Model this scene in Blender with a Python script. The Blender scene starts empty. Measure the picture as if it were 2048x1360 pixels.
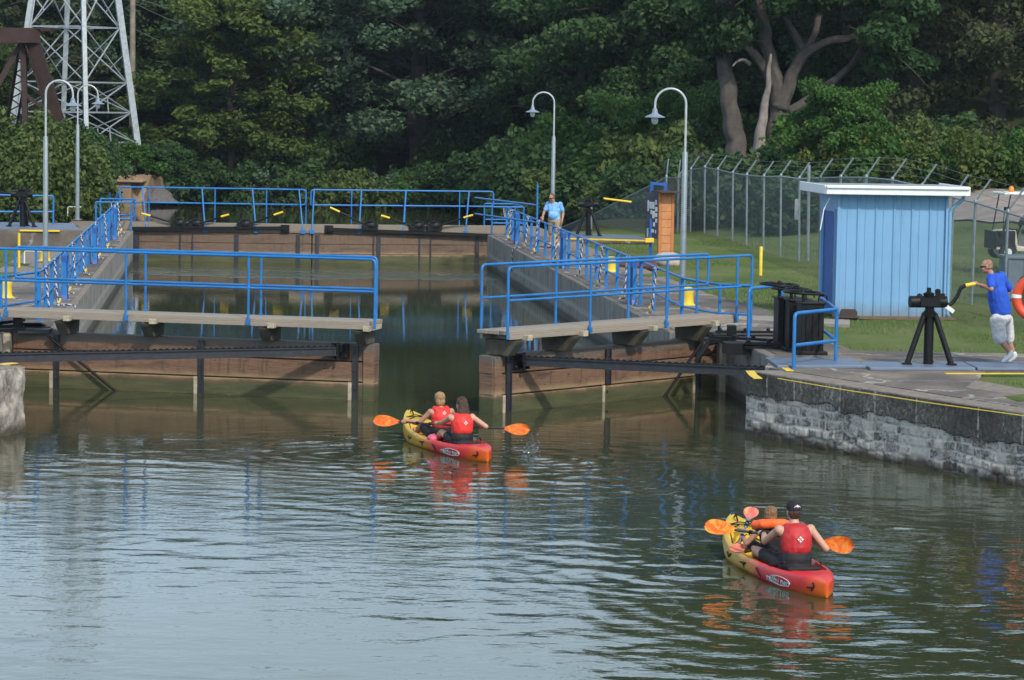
import bpy, bmesh, math, random
import numpy as np
from mathutils import Vector, Matrix
from mathutils.bvhtree import BVHTree

scene = bpy.context.scene
C = scene.collection
R = math.radians
V = Vector
random.seed(7)

# ------------------------------------------------------------------ camera, sky, sun, exposure
FPX, PX0, PY0 = 5600.0, 1024.0, 680.0            # focal length and centre in photo pixels (2048 x 1360)
CAM_Z = 5.65
PITCH = math.atan(472 / FPX)
ROLL = R(0.9)
_X = V((1, 0, 0)); _U0 = V((0, math.sin(PITCH), math.cos(PITCH))); _F = V((0, math.cos(PITCH), -math.sin(PITCH)))
_Rt = _X * math.cos(ROLL) + _U0 * math.sin(ROLL)
_Up = -_X * math.sin(ROLL) + _U0 * math.cos(ROLL)
cam_d = bpy.data.cameras.new('camera')
cam = bpy.data.objects.new('camera', cam_d); C.objects.link(cam)
cam_d.sensor_width = 36; cam_d.lens = 36 * FPX / 2048
cam_d.clip_start = 0.5; cam_d.clip_end = 3000
m3 = Matrix((_Rt, _Up, -_F)).transposed()
cam.matrix_world = Matrix.Translation((0, 0, CAM_Z)) @ m3.to_4x4()
scene.camera = cam

SUN_EL, SUN_AZ = R(40), R(154)                   # azimuth from +Y towards +X: behind the camera, to the right
wd = bpy.data.worlds.new('World'); scene.world = wd; wd.use_nodes = True
wn = wd.node_tree
sky = wn.nodes.new('ShaderNodeTexSky'); sky.sky_type = 'NISHITA'; sky.sun_disc = False
sky.sun_elevation = SUN_EL; sky.sun_rotation = SUN_AZ
sky.air_density = 1.3; sky.dust_density = 3.0; sky.ozone_density = 1.5
# thin bright cloud, thickest low down, over the clear sky
_tc = wn.nodes.new('ShaderNodeTexCoord'); _sp = wn.nodes.new('ShaderNodeSeparateXYZ'); wn.links.new(_tc.outputs['Generated'], _sp.inputs[0])
_mp = wn.nodes.new('ShaderNodeMapping'); _mp.inputs['Scale'].default_value = (1, 1, 2.6); wn.links.new(_tc.outputs['Generated'], _mp.inputs[0])
_nz = wn.nodes.new('ShaderNodeTexNoise'); _nz.inputs['Scale'].default_value = 2.6; _nz.inputs['Detail'].default_value = 6; wn.links.new(_mp.outputs[0], _nz.inputs['Vector'])
def _range(x, a, b, c, d):
    n = wn.nodes.new('ShaderNodeMapRange'); n.interpolation_type = 'SMOOTHSTEP'
    for k, v in enumerate((a, b, c, d)): n.inputs[k + 1].default_value = v
    wn.links.new(x, n.inputs[0]); return n.outputs[0]
_low = _range(_sp.outputs[2], .04, .62, .95, .0); _cl = _range(_nz.outputs[0], .40, .66, 0, .45)
_ad = wn.nodes.new('ShaderNodeMath'); _ad.operation = 'ADD'; _ad.use_clamp = True; wn.links.new(_low, _ad.inputs[0]); wn.links.new(_cl, _ad.inputs[1])
_mx = wn.nodes.new('ShaderNodeMix'); _mx.data_type = 'RGBA'; wn.links.new(_ad.outputs[0], _mx.inputs[0]); wn.links.new(sky.outputs[0], _mx.inputs[6]); _mx.inputs[7].default_value = (6.3, 8.3, 10.2, 1)
wn.links.new(_mx.outputs[2], wn.nodes['Background'].inputs[0])
wn.nodes['Background'].inputs[1].default_value = 0.15
sun_d = bpy.data.lights.new('sun', 'SUN'); sun_d.energy = 2.7; sun_d.angle = R(2.5); sun_d.color = (1, .93, .82)
sun = bpy.data.objects.new('sun', sun_d); C.objects.link(sun)
sdir = V((math.sin(SUN_AZ) * math.cos(SUN_EL), math.cos(SUN_AZ) * math.cos(SUN_EL), math.sin(SUN_EL)))
sun.rotation_euler = sdir.to_track_quat('Z', 'Y').to_euler()
sun.location = (30, -40, 60)
scene.view_settings.view_transform = 'Standard'; scene.view_settings.look = 'None'
scene.view_settings.exposure = 0.08; scene.view_settings.gamma = 1
scene.cycles.max_bounces = 6; scene.cycles.transparent_max_bounces = 12
scene.cycles.caustics_reflective = False; scene.cycles.caustics_refractive = False

def ray(px, py): return _F + _Rt * ((px - PX0) / FPX) - _Up * ((py - PY0) / FPX)
def at(px, py, z):                               # where the sight line through a photo pixel meets the level z
    d = ray(px, py); t = (z - CAM_Z) / d.z
    return V((0, 0, CAM_Z)) + d * t
def atY(px, py, Y):                              # where it meets the distance Y
    d = ray(px, py); return V((0, 0, CAM_Z)) + d * (Y / d.y)
def proj(p):
    q = V(p) - V((0, 0, CAM_Z)); w = q.dot(_F)
    return PX0 + FPX * q.dot(_Rt) / w, PY0 - FPX * q.dot(_Up) / w
def L(u, v, z=0.0):                              # lock coordinates: u across (right +), v along the chamber
    return V((-2.72 + u * .995 - v * .0995, 54 + u * .0995 + v * .995, z))
def at_ground(px, py):                           # where it meets the ground sheet
    d = ray(px, py); lo, hi = 20.0, 20.0
    while hi < 400:
        q = V((0, 0, CAM_Z)) + d * hi
        if q.z < gz(q): break
        lo = hi; hi += 1.0
    for _ in range(25):
        m = (lo + hi) / 2; q = V((0, 0, CAM_Z)) + d * m
        if q.z < gz(q): hi = m
        else: lo = m
    return V((0, 0, CAM_Z)) + d * hi
def toL(x, y):
    x, y = x + 2.72, y - 54
    return x * .995 + y * .0995, -x * .0995 + y * .995
EU = V((.995, .0995, 0)); EV = V((-.0995, .995, 0))
H = 1.12                                         # top of the lock walls above the water

# ------------------------------------------------------------------ materials
def nt(m):
    m.use_nodes = True; return m.node_tree
def node(t, typ, **kw):
    n = t.nodes.new(typ)
    for k, v in kw.items():
        if k in n.inputs and not hasattr(n, k): n.inputs[k].default_value = v
        else: setattr(n, k, v)
    return n
def ramp(t, fac, stops):
    n = t.nodes.new('ShaderNodeValToRGB'); e = n.color_ramp.elements
    while len(e) < len(stops): e.new(.5)
    for k, (p, c) in enumerate(stops):
        e[k].position = p; e[k].color = (*c, 1) if len(c) == 3 else c
    if fac is not None: t.links.new(fac, n.inputs[0])
    return n
def noise(t, vec, scale, detail=4, rough=.6, dist=0):
    n = t.nodes.new('ShaderNodeTexNoise'); n.inputs['Scale'].default_value = scale
    n.inputs['Detail'].default_value = detail; n.inputs['Roughness'].default_value = rough
    n.inputs['Distortion'].default_value = dist
    if vec is not None: t.links.new(vec, n.inputs['Vector'])
    return n
def mapping(t, vec, scale=(1, 1, 1), rot=(0, 0, 0), loc=(0, 0, 0)):
    n = t.nodes.new('ShaderNodeMapping'); n.inputs['Scale'].default_value = scale
    n.inputs['Rotation'].default_value = rot; n.inputs['Location'].default_value = loc
    t.links.new(vec, n.inputs['Vector']); return n.outputs[0]
def mixc(t, fac, a, b, mode='MIX'):
    n = t.nodes.new('ShaderNodeMix'); n.data_type = 'RGBA'; n.blend_type = mode
    for s, x in ((n.inputs[0], fac), (n.inputs[6], a), (n.inputs[7], b)):
        if isinstance(x, (int, float)): s.default_value = x
        elif isinstance(x, tuple): s.default_value = (*x, 1) if len(x) == 3 else x
        else: t.links.new(x, s)
    return n.outputs[2]
def mth(t, op, a, b=None, clamp=False):
    n = t.nodes.new('ShaderNodeMath'); n.operation = op; n.use_clamp = clamp
    for s, x in ((n.inputs[0], a), (n.inputs[1], b)):
        if x is None: continue
        if isinstance(x, (int, float)): s.default_value = x
        else: t.links.new(x, s)
    return n.outputs[0]
def band(t, x, lo, hi):                          # smooth 0..1 step
    n = t.nodes.new('ShaderNodeMapRange'); n.interpolation_type = 'SMOOTHSTEP'
    n.inputs[1].default_value = lo; n.inputs[2].default_value = hi
    t.links.new(x, n.inputs[0]); return n.outputs[0]
def objco(t): return t.nodes.new('ShaderNodeTexCoord').outputs['Object']
def sepz(t, v):
    n = t.nodes.new('ShaderNodeSeparateXYZ'); t.links.new(v, n.inputs[0]); return n.outputs
def setbump(t, b, h, strength, dist=.02):
    n = t.nodes.new('ShaderNodeBump'); n.inputs['Strength'].default_value = strength
    n.inputs['Distance'].default_value = dist; t.links.new(h, n.inputs['Height']); t.links.new(n.outputs[0], b.inputs['Normal'])
def mat(name, col, rough=.6, metal=0, var=.18, scale=6, bump=0, bscale=60, wear=None, wearamt=.6):
    m = bpy.data.materials.new(name); t = nt(m); b = t.nodes['Principled BSDF']
    b.inputs['Roughness'].default_value = rough; b.inputs['Metallic'].default_value = metal
    oc = objco(t); n = noise(t, oc, scale)
    lo = tuple(c * (1 - var) for c in col); hi = tuple(min(1, c * (1 + var)) for c in col)
    c = ramp(t, n.outputs[0], [(.3, lo), (.7, hi)]).outputs[0]
    if wear:
        w = noise(t, oc, scale * 2.7, 8, .75)
        c = mixc(t, band(t, w.outputs[0], wearamt, wearamt + .08), c, wear)
    t.links.new(c, b.inputs['Base Color'])
    rr = noise(t, oc, scale * 2)
    mr = t.nodes.new('ShaderNodeMapRange'); mr.inputs[3].default_value = max(0, rough - .12); mr.inputs[4].default_value = min(1, rough + .12)
    t.links.new(rr.outputs[0], mr.inputs[0]); t.links.new(mr.outputs[0], b.inputs['Roughness'])
    if bump: setbump(t, b, noise(t, oc, bscale, 6).outputs[0], bump)
    return m

M = {}
M['blue'] = mat('blue_paint', (.014, .155, .44), .42, var=.2, scale=3, wear=(.07, .15, .28), wearamt=.66)
M['blue_dark'] = mat('deep_blue_paint', (.012, .085, .32), .45, var=.2)
M['yellow'] = mat('yellow_paint', (.75, .52, .03), .5, var=.12, wear=(.42, .32, .12), wearamt=.68)
M['black'] = mat('black_iron', (.0045, .005, .006), .5, var=.4, scale=12, wear=(.016, .014, .012), wearamt=.68, bump=.2)
M['steel'] = mat('dark_steel', (.026, .029, .038), .5, .1, var=.3, scale=9, wear=(.055, .04, .03), wearamt=.64)
M['black'].node_tree.nodes['Principled BSDF'].inputs['Specular IOR Level'].default_value = .28
M['galv'] = mat('galvanised_steel', (.22, .26, .28), .45, .35, var=.18, scale=8)
M['pale_steel'] = mat('pale_steel', (.42, .46, .48), .4, .2, var=.12)
M['tower'] = mat('tower_steel', (.34, .39, .42), .5, .2, var=.2, wear=(.22, .10, .05), wearamt=.66)
M['rust'] = mat('rusted_bridge_steel', (.036, .017, .015), .8, var=.4, scale=2, wear=(.065, .034, .022), wearamt=.6)
M['shed'] = mat('light_blue_siding', (.165, .345, .56), .5, var=.05, scale=1.2, wear=(.19, .36, .54), wearamt=.68)
def grime(m, z0, z1, col, amt):                  # splashed dirt near the foot and faint run marks
    t = m.node_tree; b = t.nodes['Principled BSDF']; src = b.inputs['Base Color'].links[0].from_socket; oc = objco(t)
    n = noise(t, oc, 5, 6, .7); z = sepz(t, oc)[2]; zz = mth(t, 'ADD', z, mth(t, 'MULTIPLY', mth(t, 'SUBTRACT', n.outputs[0], .5), .35))
    f = mth(t, 'MULTIPLY', mth(t, 'SUBTRACT', 1.0, band(t, zz, z0, z1)), amt); c = mixc(t, f, src, col)
    r = noise(t, mapping(t, oc, (9, 9, .5)), 1.5, 5, .7); c = mixc(t, mth(t, 'MULTIPLY', band(t, r.outputs[0], .56, .72), .28), c, tuple(k * .62 for k in col)); t.links.new(c, b.inputs['Base Color'])
grime(M['shed'], .02, .42, (.16, .19, .20), .7)
M['white'] = mat('white_metal', (.74, .77, .78), .45, var=.05)
M['roof'] = mat('grey_roofing', (.28, .30, .33), .7)
M['concrete'] = None
M['plate'] = mat('blue_grey_plate', (.14, .18, .25), .5, .2, var=.16, scale=2)
M['orange_sign'] = mat('orange_sign_boards', (.42, .16, .05), .6, var=.12)
M['brown'] = mat('dark_brown', (.045, .030, .025), .7)
M['sign_face'] = mat('slate_sign_face', (.035, .037, .06), .5, var=.3)
M['off_white'] = mat('off_white_print', (.55, .56, .58), .5)
M['stone_pale'] = mat('pale_boulder', (.45, .38, .32), .85, var=.25, scale=5, bump=.6, bscale=12)
M['glass'] = mat('frosted_glass', (.55, .58, .58), .15)
M['shade'] = mat('lamp_shade_enamel', (.20, .25, .32), .35, var=.1)
M['skin'] = mat('skin', (.52, .29, .20), .55, var=.08, scale=9)
M['skin_tan'] = mat('tanned_skin', (.42, .21, .14), .55, var=.08, scale=9)
M['skin_pale'] = mat('fair_skin', (.50, .29, .20), .55, var=.07, scale=9)
M['tee_pale'] = None
M['royal'] = mat('royal_blue_cotton', (.016, .085, .52), .85, var=.12, scale=7, bump=.3, bscale=14)
M['khaki'] = mat('khaki_cotton', (.33, .26, .17), .9, var=.12, bump=.3, bscale=14)
M['white_cotton'] = mat('off_white_cotton', (.56, .56, .58), .9, var=.1, scale=7, bump=.4, bscale=12)
M['red_vest'] = mat('red_vest_nylon', (.74, .036, .028), .6, var=.15, scale=7, bump=.4, bscale=9)
M['dark_red_vest'] = mat('deep_red_vest_nylon', (.46, .020, .024), .6, var=.15, scale=7, bump=.4, bscale=9)
M['orange_vest'] = mat('orange_vest_nylon', (.85, .13, .02), .6, var=.1, bump=.3, bscale=12)
M['black_cloth'] = mat('black_nylon', (.012, .012, .016), .75, var=.4, bump=.3, bscale=20)
def hair_mat(name, a, b_, c):
    m = bpy.data.materials.new(name); t = nt(m); bs = t.nodes['Principled BSDF']; oc = objco(t); n = noise(t, mapping(t, oc, (75, 75, 11)), 1.0, 4, .7, .4); n2 = noise(t, oc, 18, 3)
    k = mth(t, 'ADD', mth(t, 'MULTIPLY', n.outputs[0], .75), mth(t, 'MULTIPLY', n2.outputs[0], .25)); t.links.new(ramp(t, k, [(.34, a), (.5, b_), (.66, c)]).outputs[0], bs.inputs['Base Color']); bs.inputs['Roughness'].default_value = .5; setbump(t, bs, n.outputs[0], 1, .02); return m
M['hair_brown'] = hair_mat('brown_hair', (.014, .007, .005), (.050, .024, .014), (.16, .085, .045))
M['hair_blond'] = hair_mat('blond_hair', (.10, .055, .026), (.34, .21, .10), (.60, .45, .24))
M['hair_sandy'] = hair_mat('sandy_hair', (.075, .036, .016), (.22, .115, .050), (.40, .24, .12))
M['hair_grey'] = mat('greying_hair', (.10, .075, .06), .7, var=.4, scale=30, bump=.5, bscale=60)
M['hair_short'] = mat('shaved_hair', (.26, .15, .11), .7, var=.3, scale=60)
M['cap'] = mat('black_cap_cotton', (.014, .010, .016), .8, var=.3)
M['shoe'] = mat('white_shoe', (.62, .66, .66), .6, var=.1)
M['shoe_dark'] = mat('brown_shoe', (.05, .035, .03), .7)
M['black_gloss'] = mat('black_lens', (.01, .01, .012), .15)
M['pink'] = mat('pink_plastic', (.70, .12, .25), .5)
M['eye'] = mat('eye_white', (.6, .58, .55), .3)
M['cart'] = mat('cream_cart_body', (.55, .52, .42), .4, var=.06)
M['rubber'] = mat('tyre_rubber', (.018, .018, .02), .8)
M['amber'] = mat('amber_lens', (.80, .22, .01), .3)
M['ring'] = mat('orange_red_buoy', (.62, .07, .025), .5, var=.1)
M['gravel'] = mat('ballast_gravel', (.12, .115, .12), .95, var=.5, scale=9, bump=1, bscale=20)
M['road'] = mat('pale_gravel_road', (.27, .23, .20), .95, var=.25, scale=1.5, bump=.4, bscale=30)
M['abutment'] = mat('stained_abutment_concrete', (.28, .20, .13), .9, var=.35, scale=.5, wear=(.40, .34, .27), wearamt=.56, bump=.3, bscale=9)
M['box_grey'] = mat('blue_grey_box', (.13, .17, .21), .6, var=.15)
M['bark'] = mat('tree_bark', (.055, .043, .037), .9, var=.4, scale=3, bump=1, bscale=9)
M['bark_pale'] = mat('bleached_dead_wood', (.24, .21, .19), .9, var=.35, scale=2.5, bump=.8, bscale=8)
M['bark_brown'] = mat('ridged_brown_bark', (.066, .057, .050), .9, var=.4, scale=3, bump=1, bscale=9)
M['wire'] = mat('wire', (.16, .18, .19), .6)
M['wire_white'] = mat('white_line', (.7, .72, .72), .5)
M['pole'] = mat('weathered_pole_wood', (.24, .21, .18), .9, var=.3, scale=2)
M['rope_white'] = mat('white_rope', (.46, .49, .54), .8)
M['rope_blue'] = mat('navy_rope', (.020, .045, .16), .8)

def paving_mat():
    m = bpy.data.materials.new('weathered_paving'); t = nt(m); b = t.nodes['Principled BSDF']; g = t.nodes.new('ShaderNodeNewGeometry').outputs['Position']
    n1 = noise(t, g, .55, 6, .65); n2 = noise(t, g, 9, 8, .75)
    c = ramp(t, n1.outputs[0], [(.34, (.062, .056, .052)), (.5, (.135, .115, .095)), (.64, (.25, .205, .155))]).outputs[0]
    c = mixc(t, mth(t, 'MULTIPLY', band(t, n2.outputs[0], .42, .7), .6), c, (.095, .085, .075)); c = mixc(t, mth(t, 'MULTIPLY', band(t, n2.outputs[0], .66, .72), .7), c, (.34, .31, .27))
    v = t.nodes.new('ShaderNodeTexVoronoi'); v.feature = 'DISTANCE_TO_EDGE'; v.inputs['Scale'].default_value = .45
    w = t.nodes.new('ShaderNodeVectorMath'); w.operation = 'ADD'; t.links.new(g, w.inputs[0]); nn = noise(t, g, 1.6, 4); t.links.new(nn.outputs['Color'], w.inputs[1]); t.links.new(w.outputs[0], v.inputs['Vector'])
    cr = mth(t, 'MULTIPLY', mth(t, 'SUBTRACT', 1.0, band(t, v.outputs['Distance'], .006, .028)), band(t, n1.outputs[0], .40, .52)); c = mixc(t, mth(t, 'MULTIPLY', cr, .75), c, (.40, .38, .34))
    t.links.new(c, b.inputs['Base Color']); b.inputs['Roughness'].default_value = .92; setbump(t, b, n2.outputs[0], .5, .02); return m
M['concrete'] = paving_mat()
def wood_mat(name, base, dark, grey, algae=True, zpale=.33, ztop=.86):
    m = bpy.data.materials.new(name); t = nt(m); b = t.nodes['Principled BSDF']
    oc = objco(t); z = sepz(t, oc)[2]
    g = noise(t, mapping(t, oc, (1.2, 1.2, 22)), 3.0, 8, .65, 1.2)
    c = ramp(t, g.outputs[0], [(.28, dark), (.5, base), (.75, tuple(min(1, k * 1.5) for k in base))]).outputs[0]
    big = noise(t, mapping(t, oc, (.5, .5, 3)), 1.7, 4)
    dr = noise(t, mapping(t, oc, (7, 7, .6)), 1.3, 6, .7); c = mixc(t, mth(t, 'MULTIPLY', band(t, dr.outputs[0], .52, .68), .6), c, tuple(k * .8 for k in dark))
    kn = noise(t, mapping(t, oc, (1, 1, 2.2)), 7.5, 1); c = mixc(t, mth(t, 'MULTIPLY', band(t, kn.outputs[0], .70, .76), .8), c, tuple(k * .5 for k in dark))
    c = mixc(t, band(t, big.outputs[0], .52, .72), c, dark)
    wob = noise(t, mapping(t, oc, (1, 1, .2)), 2.2, 5)
    zz = mth(t, 'ADD', z, mth(t, 'MULTIPLY', mth(t, 'SUBTRACT', wob.outputs[0], .5), .18))
    c = mixc(t, mth(t, 'MULTIPLY', band(t, zz, ztop, ztop + .12), .85), c, grey)
    if algae:
        pale = mth(t, 'MULTIPLY', band(t, zz, zpale - .05, zpale), mth(t, 'SUBTRACT', 1.0, band(t, zz, zpale + .01, zpale + .13)))
        c = mixc(t, mth(t, 'MULTIPLY', pale, .85), c, (.30, .22, .12))
        al = ramp(t, big.outputs[0], [(.3, (.040, .050, .018)), (.7, (.100, .100, .042))]).outputs[0]
        c = mixc(t, mth(t, 'SUBTRACT', 1.0, band(t, zz, zpale - .12, zpale - .02)), c, al)
    sp = noise(t, oc, 55, 2); c = mixc(t, band(t, sp.outputs[0], .70, .74), c, (.34, .30, .22))
    t.links.new(c, b.inputs['Base Color']); b.inputs['Roughness'].default_value = .75
    setbump(t, b, g.outputs[0], .5, .03)
    return m
M['gate_wood'] = wood_mat('gate_timber', (.175, .100, .062), (.066, .040, .027), (.12, .11, .10))
M['gate_wood_far'] = wood_mat('far_gate_timber', (.150, .100, .070), (.080, .054, .040), (.24, .21, .17), True, .30, 1.02)
M['deck'] = wood_mat('weathered_deck_boards', (.23, .19, .15), (.11, .085, .065), (.30, .26, .21), False)
M['beam_end'] = mat('pale_timber_ends', (.40, .35, .26), .85, var=.3, scale=9, bump=.4)
M['corbel'] = mat('mossy_corbel_timber', (.075, .068, .050), .9, var=.35, scale=5, bump=.4)

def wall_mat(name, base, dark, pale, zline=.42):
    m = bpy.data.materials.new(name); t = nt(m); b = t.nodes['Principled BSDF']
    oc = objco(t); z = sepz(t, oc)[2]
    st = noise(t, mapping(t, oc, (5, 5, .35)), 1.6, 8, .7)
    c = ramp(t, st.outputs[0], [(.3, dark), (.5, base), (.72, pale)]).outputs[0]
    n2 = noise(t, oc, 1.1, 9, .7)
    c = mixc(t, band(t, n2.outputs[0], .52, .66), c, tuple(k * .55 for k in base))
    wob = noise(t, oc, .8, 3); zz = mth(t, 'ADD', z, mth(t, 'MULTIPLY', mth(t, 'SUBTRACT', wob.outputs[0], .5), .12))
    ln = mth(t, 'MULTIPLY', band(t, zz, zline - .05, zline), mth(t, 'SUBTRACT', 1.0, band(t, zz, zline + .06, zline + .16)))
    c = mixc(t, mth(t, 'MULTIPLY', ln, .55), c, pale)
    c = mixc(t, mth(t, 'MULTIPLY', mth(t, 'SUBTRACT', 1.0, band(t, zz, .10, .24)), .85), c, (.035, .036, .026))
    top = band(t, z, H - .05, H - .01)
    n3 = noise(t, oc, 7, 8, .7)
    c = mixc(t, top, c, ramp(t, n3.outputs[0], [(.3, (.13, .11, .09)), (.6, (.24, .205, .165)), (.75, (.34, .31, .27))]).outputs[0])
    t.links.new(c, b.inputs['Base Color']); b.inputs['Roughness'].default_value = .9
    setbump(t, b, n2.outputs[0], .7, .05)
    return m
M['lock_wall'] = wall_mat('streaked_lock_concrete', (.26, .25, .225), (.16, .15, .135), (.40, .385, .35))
M['lock_wall_shaded'] = wall_mat('shaded_streaked_lock_concrete', (.20, .19, .17), (.085, .08, .072), (.34, .33, .30))  # same concrete, with the right wall's shade put into its colour

def leaf_mat(name, dark, mid, light, trans=.36):
    dark, mid, light = [tuple(k * f for k in c) for c, f in ((dark, 1.30), (mid, 1.22), (light, 1.15))]
    m = bpy.data.materials.new(name); t = nt(m); b = t.nodes['Principled BSDF']
    a = t.nodes.new('ShaderNodeAttribute'); a.attribute_name = 'tint'
    oi = t.nodes.new('ShaderNodeObjectInfo')
    f = mth(t, 'ADD', a.outputs['Fac'], mth(t, 'MULTIPLY', mth(t, 'SUBTRACT', oi.outputs['Random'], .5), .25))
    c = ramp(t, f, [(.0, dark), (.5, mid), (1.0, light)]).outputs[0]
    t.links.new(c, b.inputs['Base Color']); b.inputs['Roughness'].default_value = .55
    b.inputs['Specular IOR Level'].default_value = .15
    tr = t.nodes.new('ShaderNodeBsdfTranslucent'); t.links.new(c, tr.inputs[0])
    mx = t.nodes.new('ShaderNodeMixShader'); mx.inputs[0].default_value = trans
    t.links.new(b.outputs[0], mx.inputs[1]); t.links.new(tr.outputs[0], mx.inputs[2])
    t.links.new(mx.outputs[0], t.nodes['Material Output'].inputs[0])
    return m
M['leaf_silver'] = leaf_mat('silver_green_leaves', (.044, .082, .048), (.080, .138, .080), (.145, .205, .130))
M['leaf_dark'] = leaf_mat('dark_green_leaves', (.024, .054, .020), (.042, .086, .030), (.074, .128, .046))
M['leaf_yellow'] = leaf_mat('yellow_green_leaves', (.042, .074, .018), (.074, .116, .028), (.125, .168, .042))
M['leaf_fresh'] = leaf_mat('fresh_green_leaves', (.030, .075, .016), (.052, .118, .025), (.090, .170, .038))
M['leaf_olive'] = leaf_mat('dull_olive_leaves', (.036, .050, .024), (.056, .074, .034), (.090, .108, .050))
M['leaf_bush'] = leaf_mat('bush_leaves', (.048, .078, .022), (.086, .125, .036), (.140, .175, .056))
M['leaf_gold'] = leaf_mat('golden_weeds', (.045, .078, .018), (.074, .112, .026), (.145, .155, .032))
M['leaf_grass'] = leaf_mat('grass_blades', (.060, .095, .026), (.100, .140, .042), (.150, .180, .070), .15)

# ------------------------------------------------------------------ building helpers
OFF = {}
def tag(o, label=None, cat=None, group=None, kind=None):
    if label: o['label'] = label
    if cat: o['category'] = cat
    if group: o['group'] = group
    if kind: o['kind'] = kind
    return o
def thing(name, label, cat, loc=(0, 0, 0), group=None):
    o = bpy.data.objects.new(name, None); o.empty_display_size = .2
    C.objects.link(o); o.location = loc; OFF[o.name] = V(loc)
    return tag(o, label, cat, group)
def root_off(o):
    while o is not None:
        if o.name in OFF: return OFF[o.name]
        o = o.parent
    return V((0, 0, 0))
def children(o): return [c for c in C.objects if c.parent == o]
def dup(root, loc, rz=None, label=None, scale=None):
    def cp(o, par):
        c = o.copy(); C.objects.link(c); c.parent = par
        for k in kids.get(o.name, []): cp(k, c)
        return c
    kids = {}
    for o in C.objects:
        if o.parent: kids.setdefault(o.parent.name, []).append(o)
    r = cp(root, None); r.location = loc
    if rz is not None: r.rotation_euler = (0, 0, rz)
    if label: r['label'] = label
    if scale: r.scale = scale if hasattr(scale, '__len__') else (scale,) * 3
    return r

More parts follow.
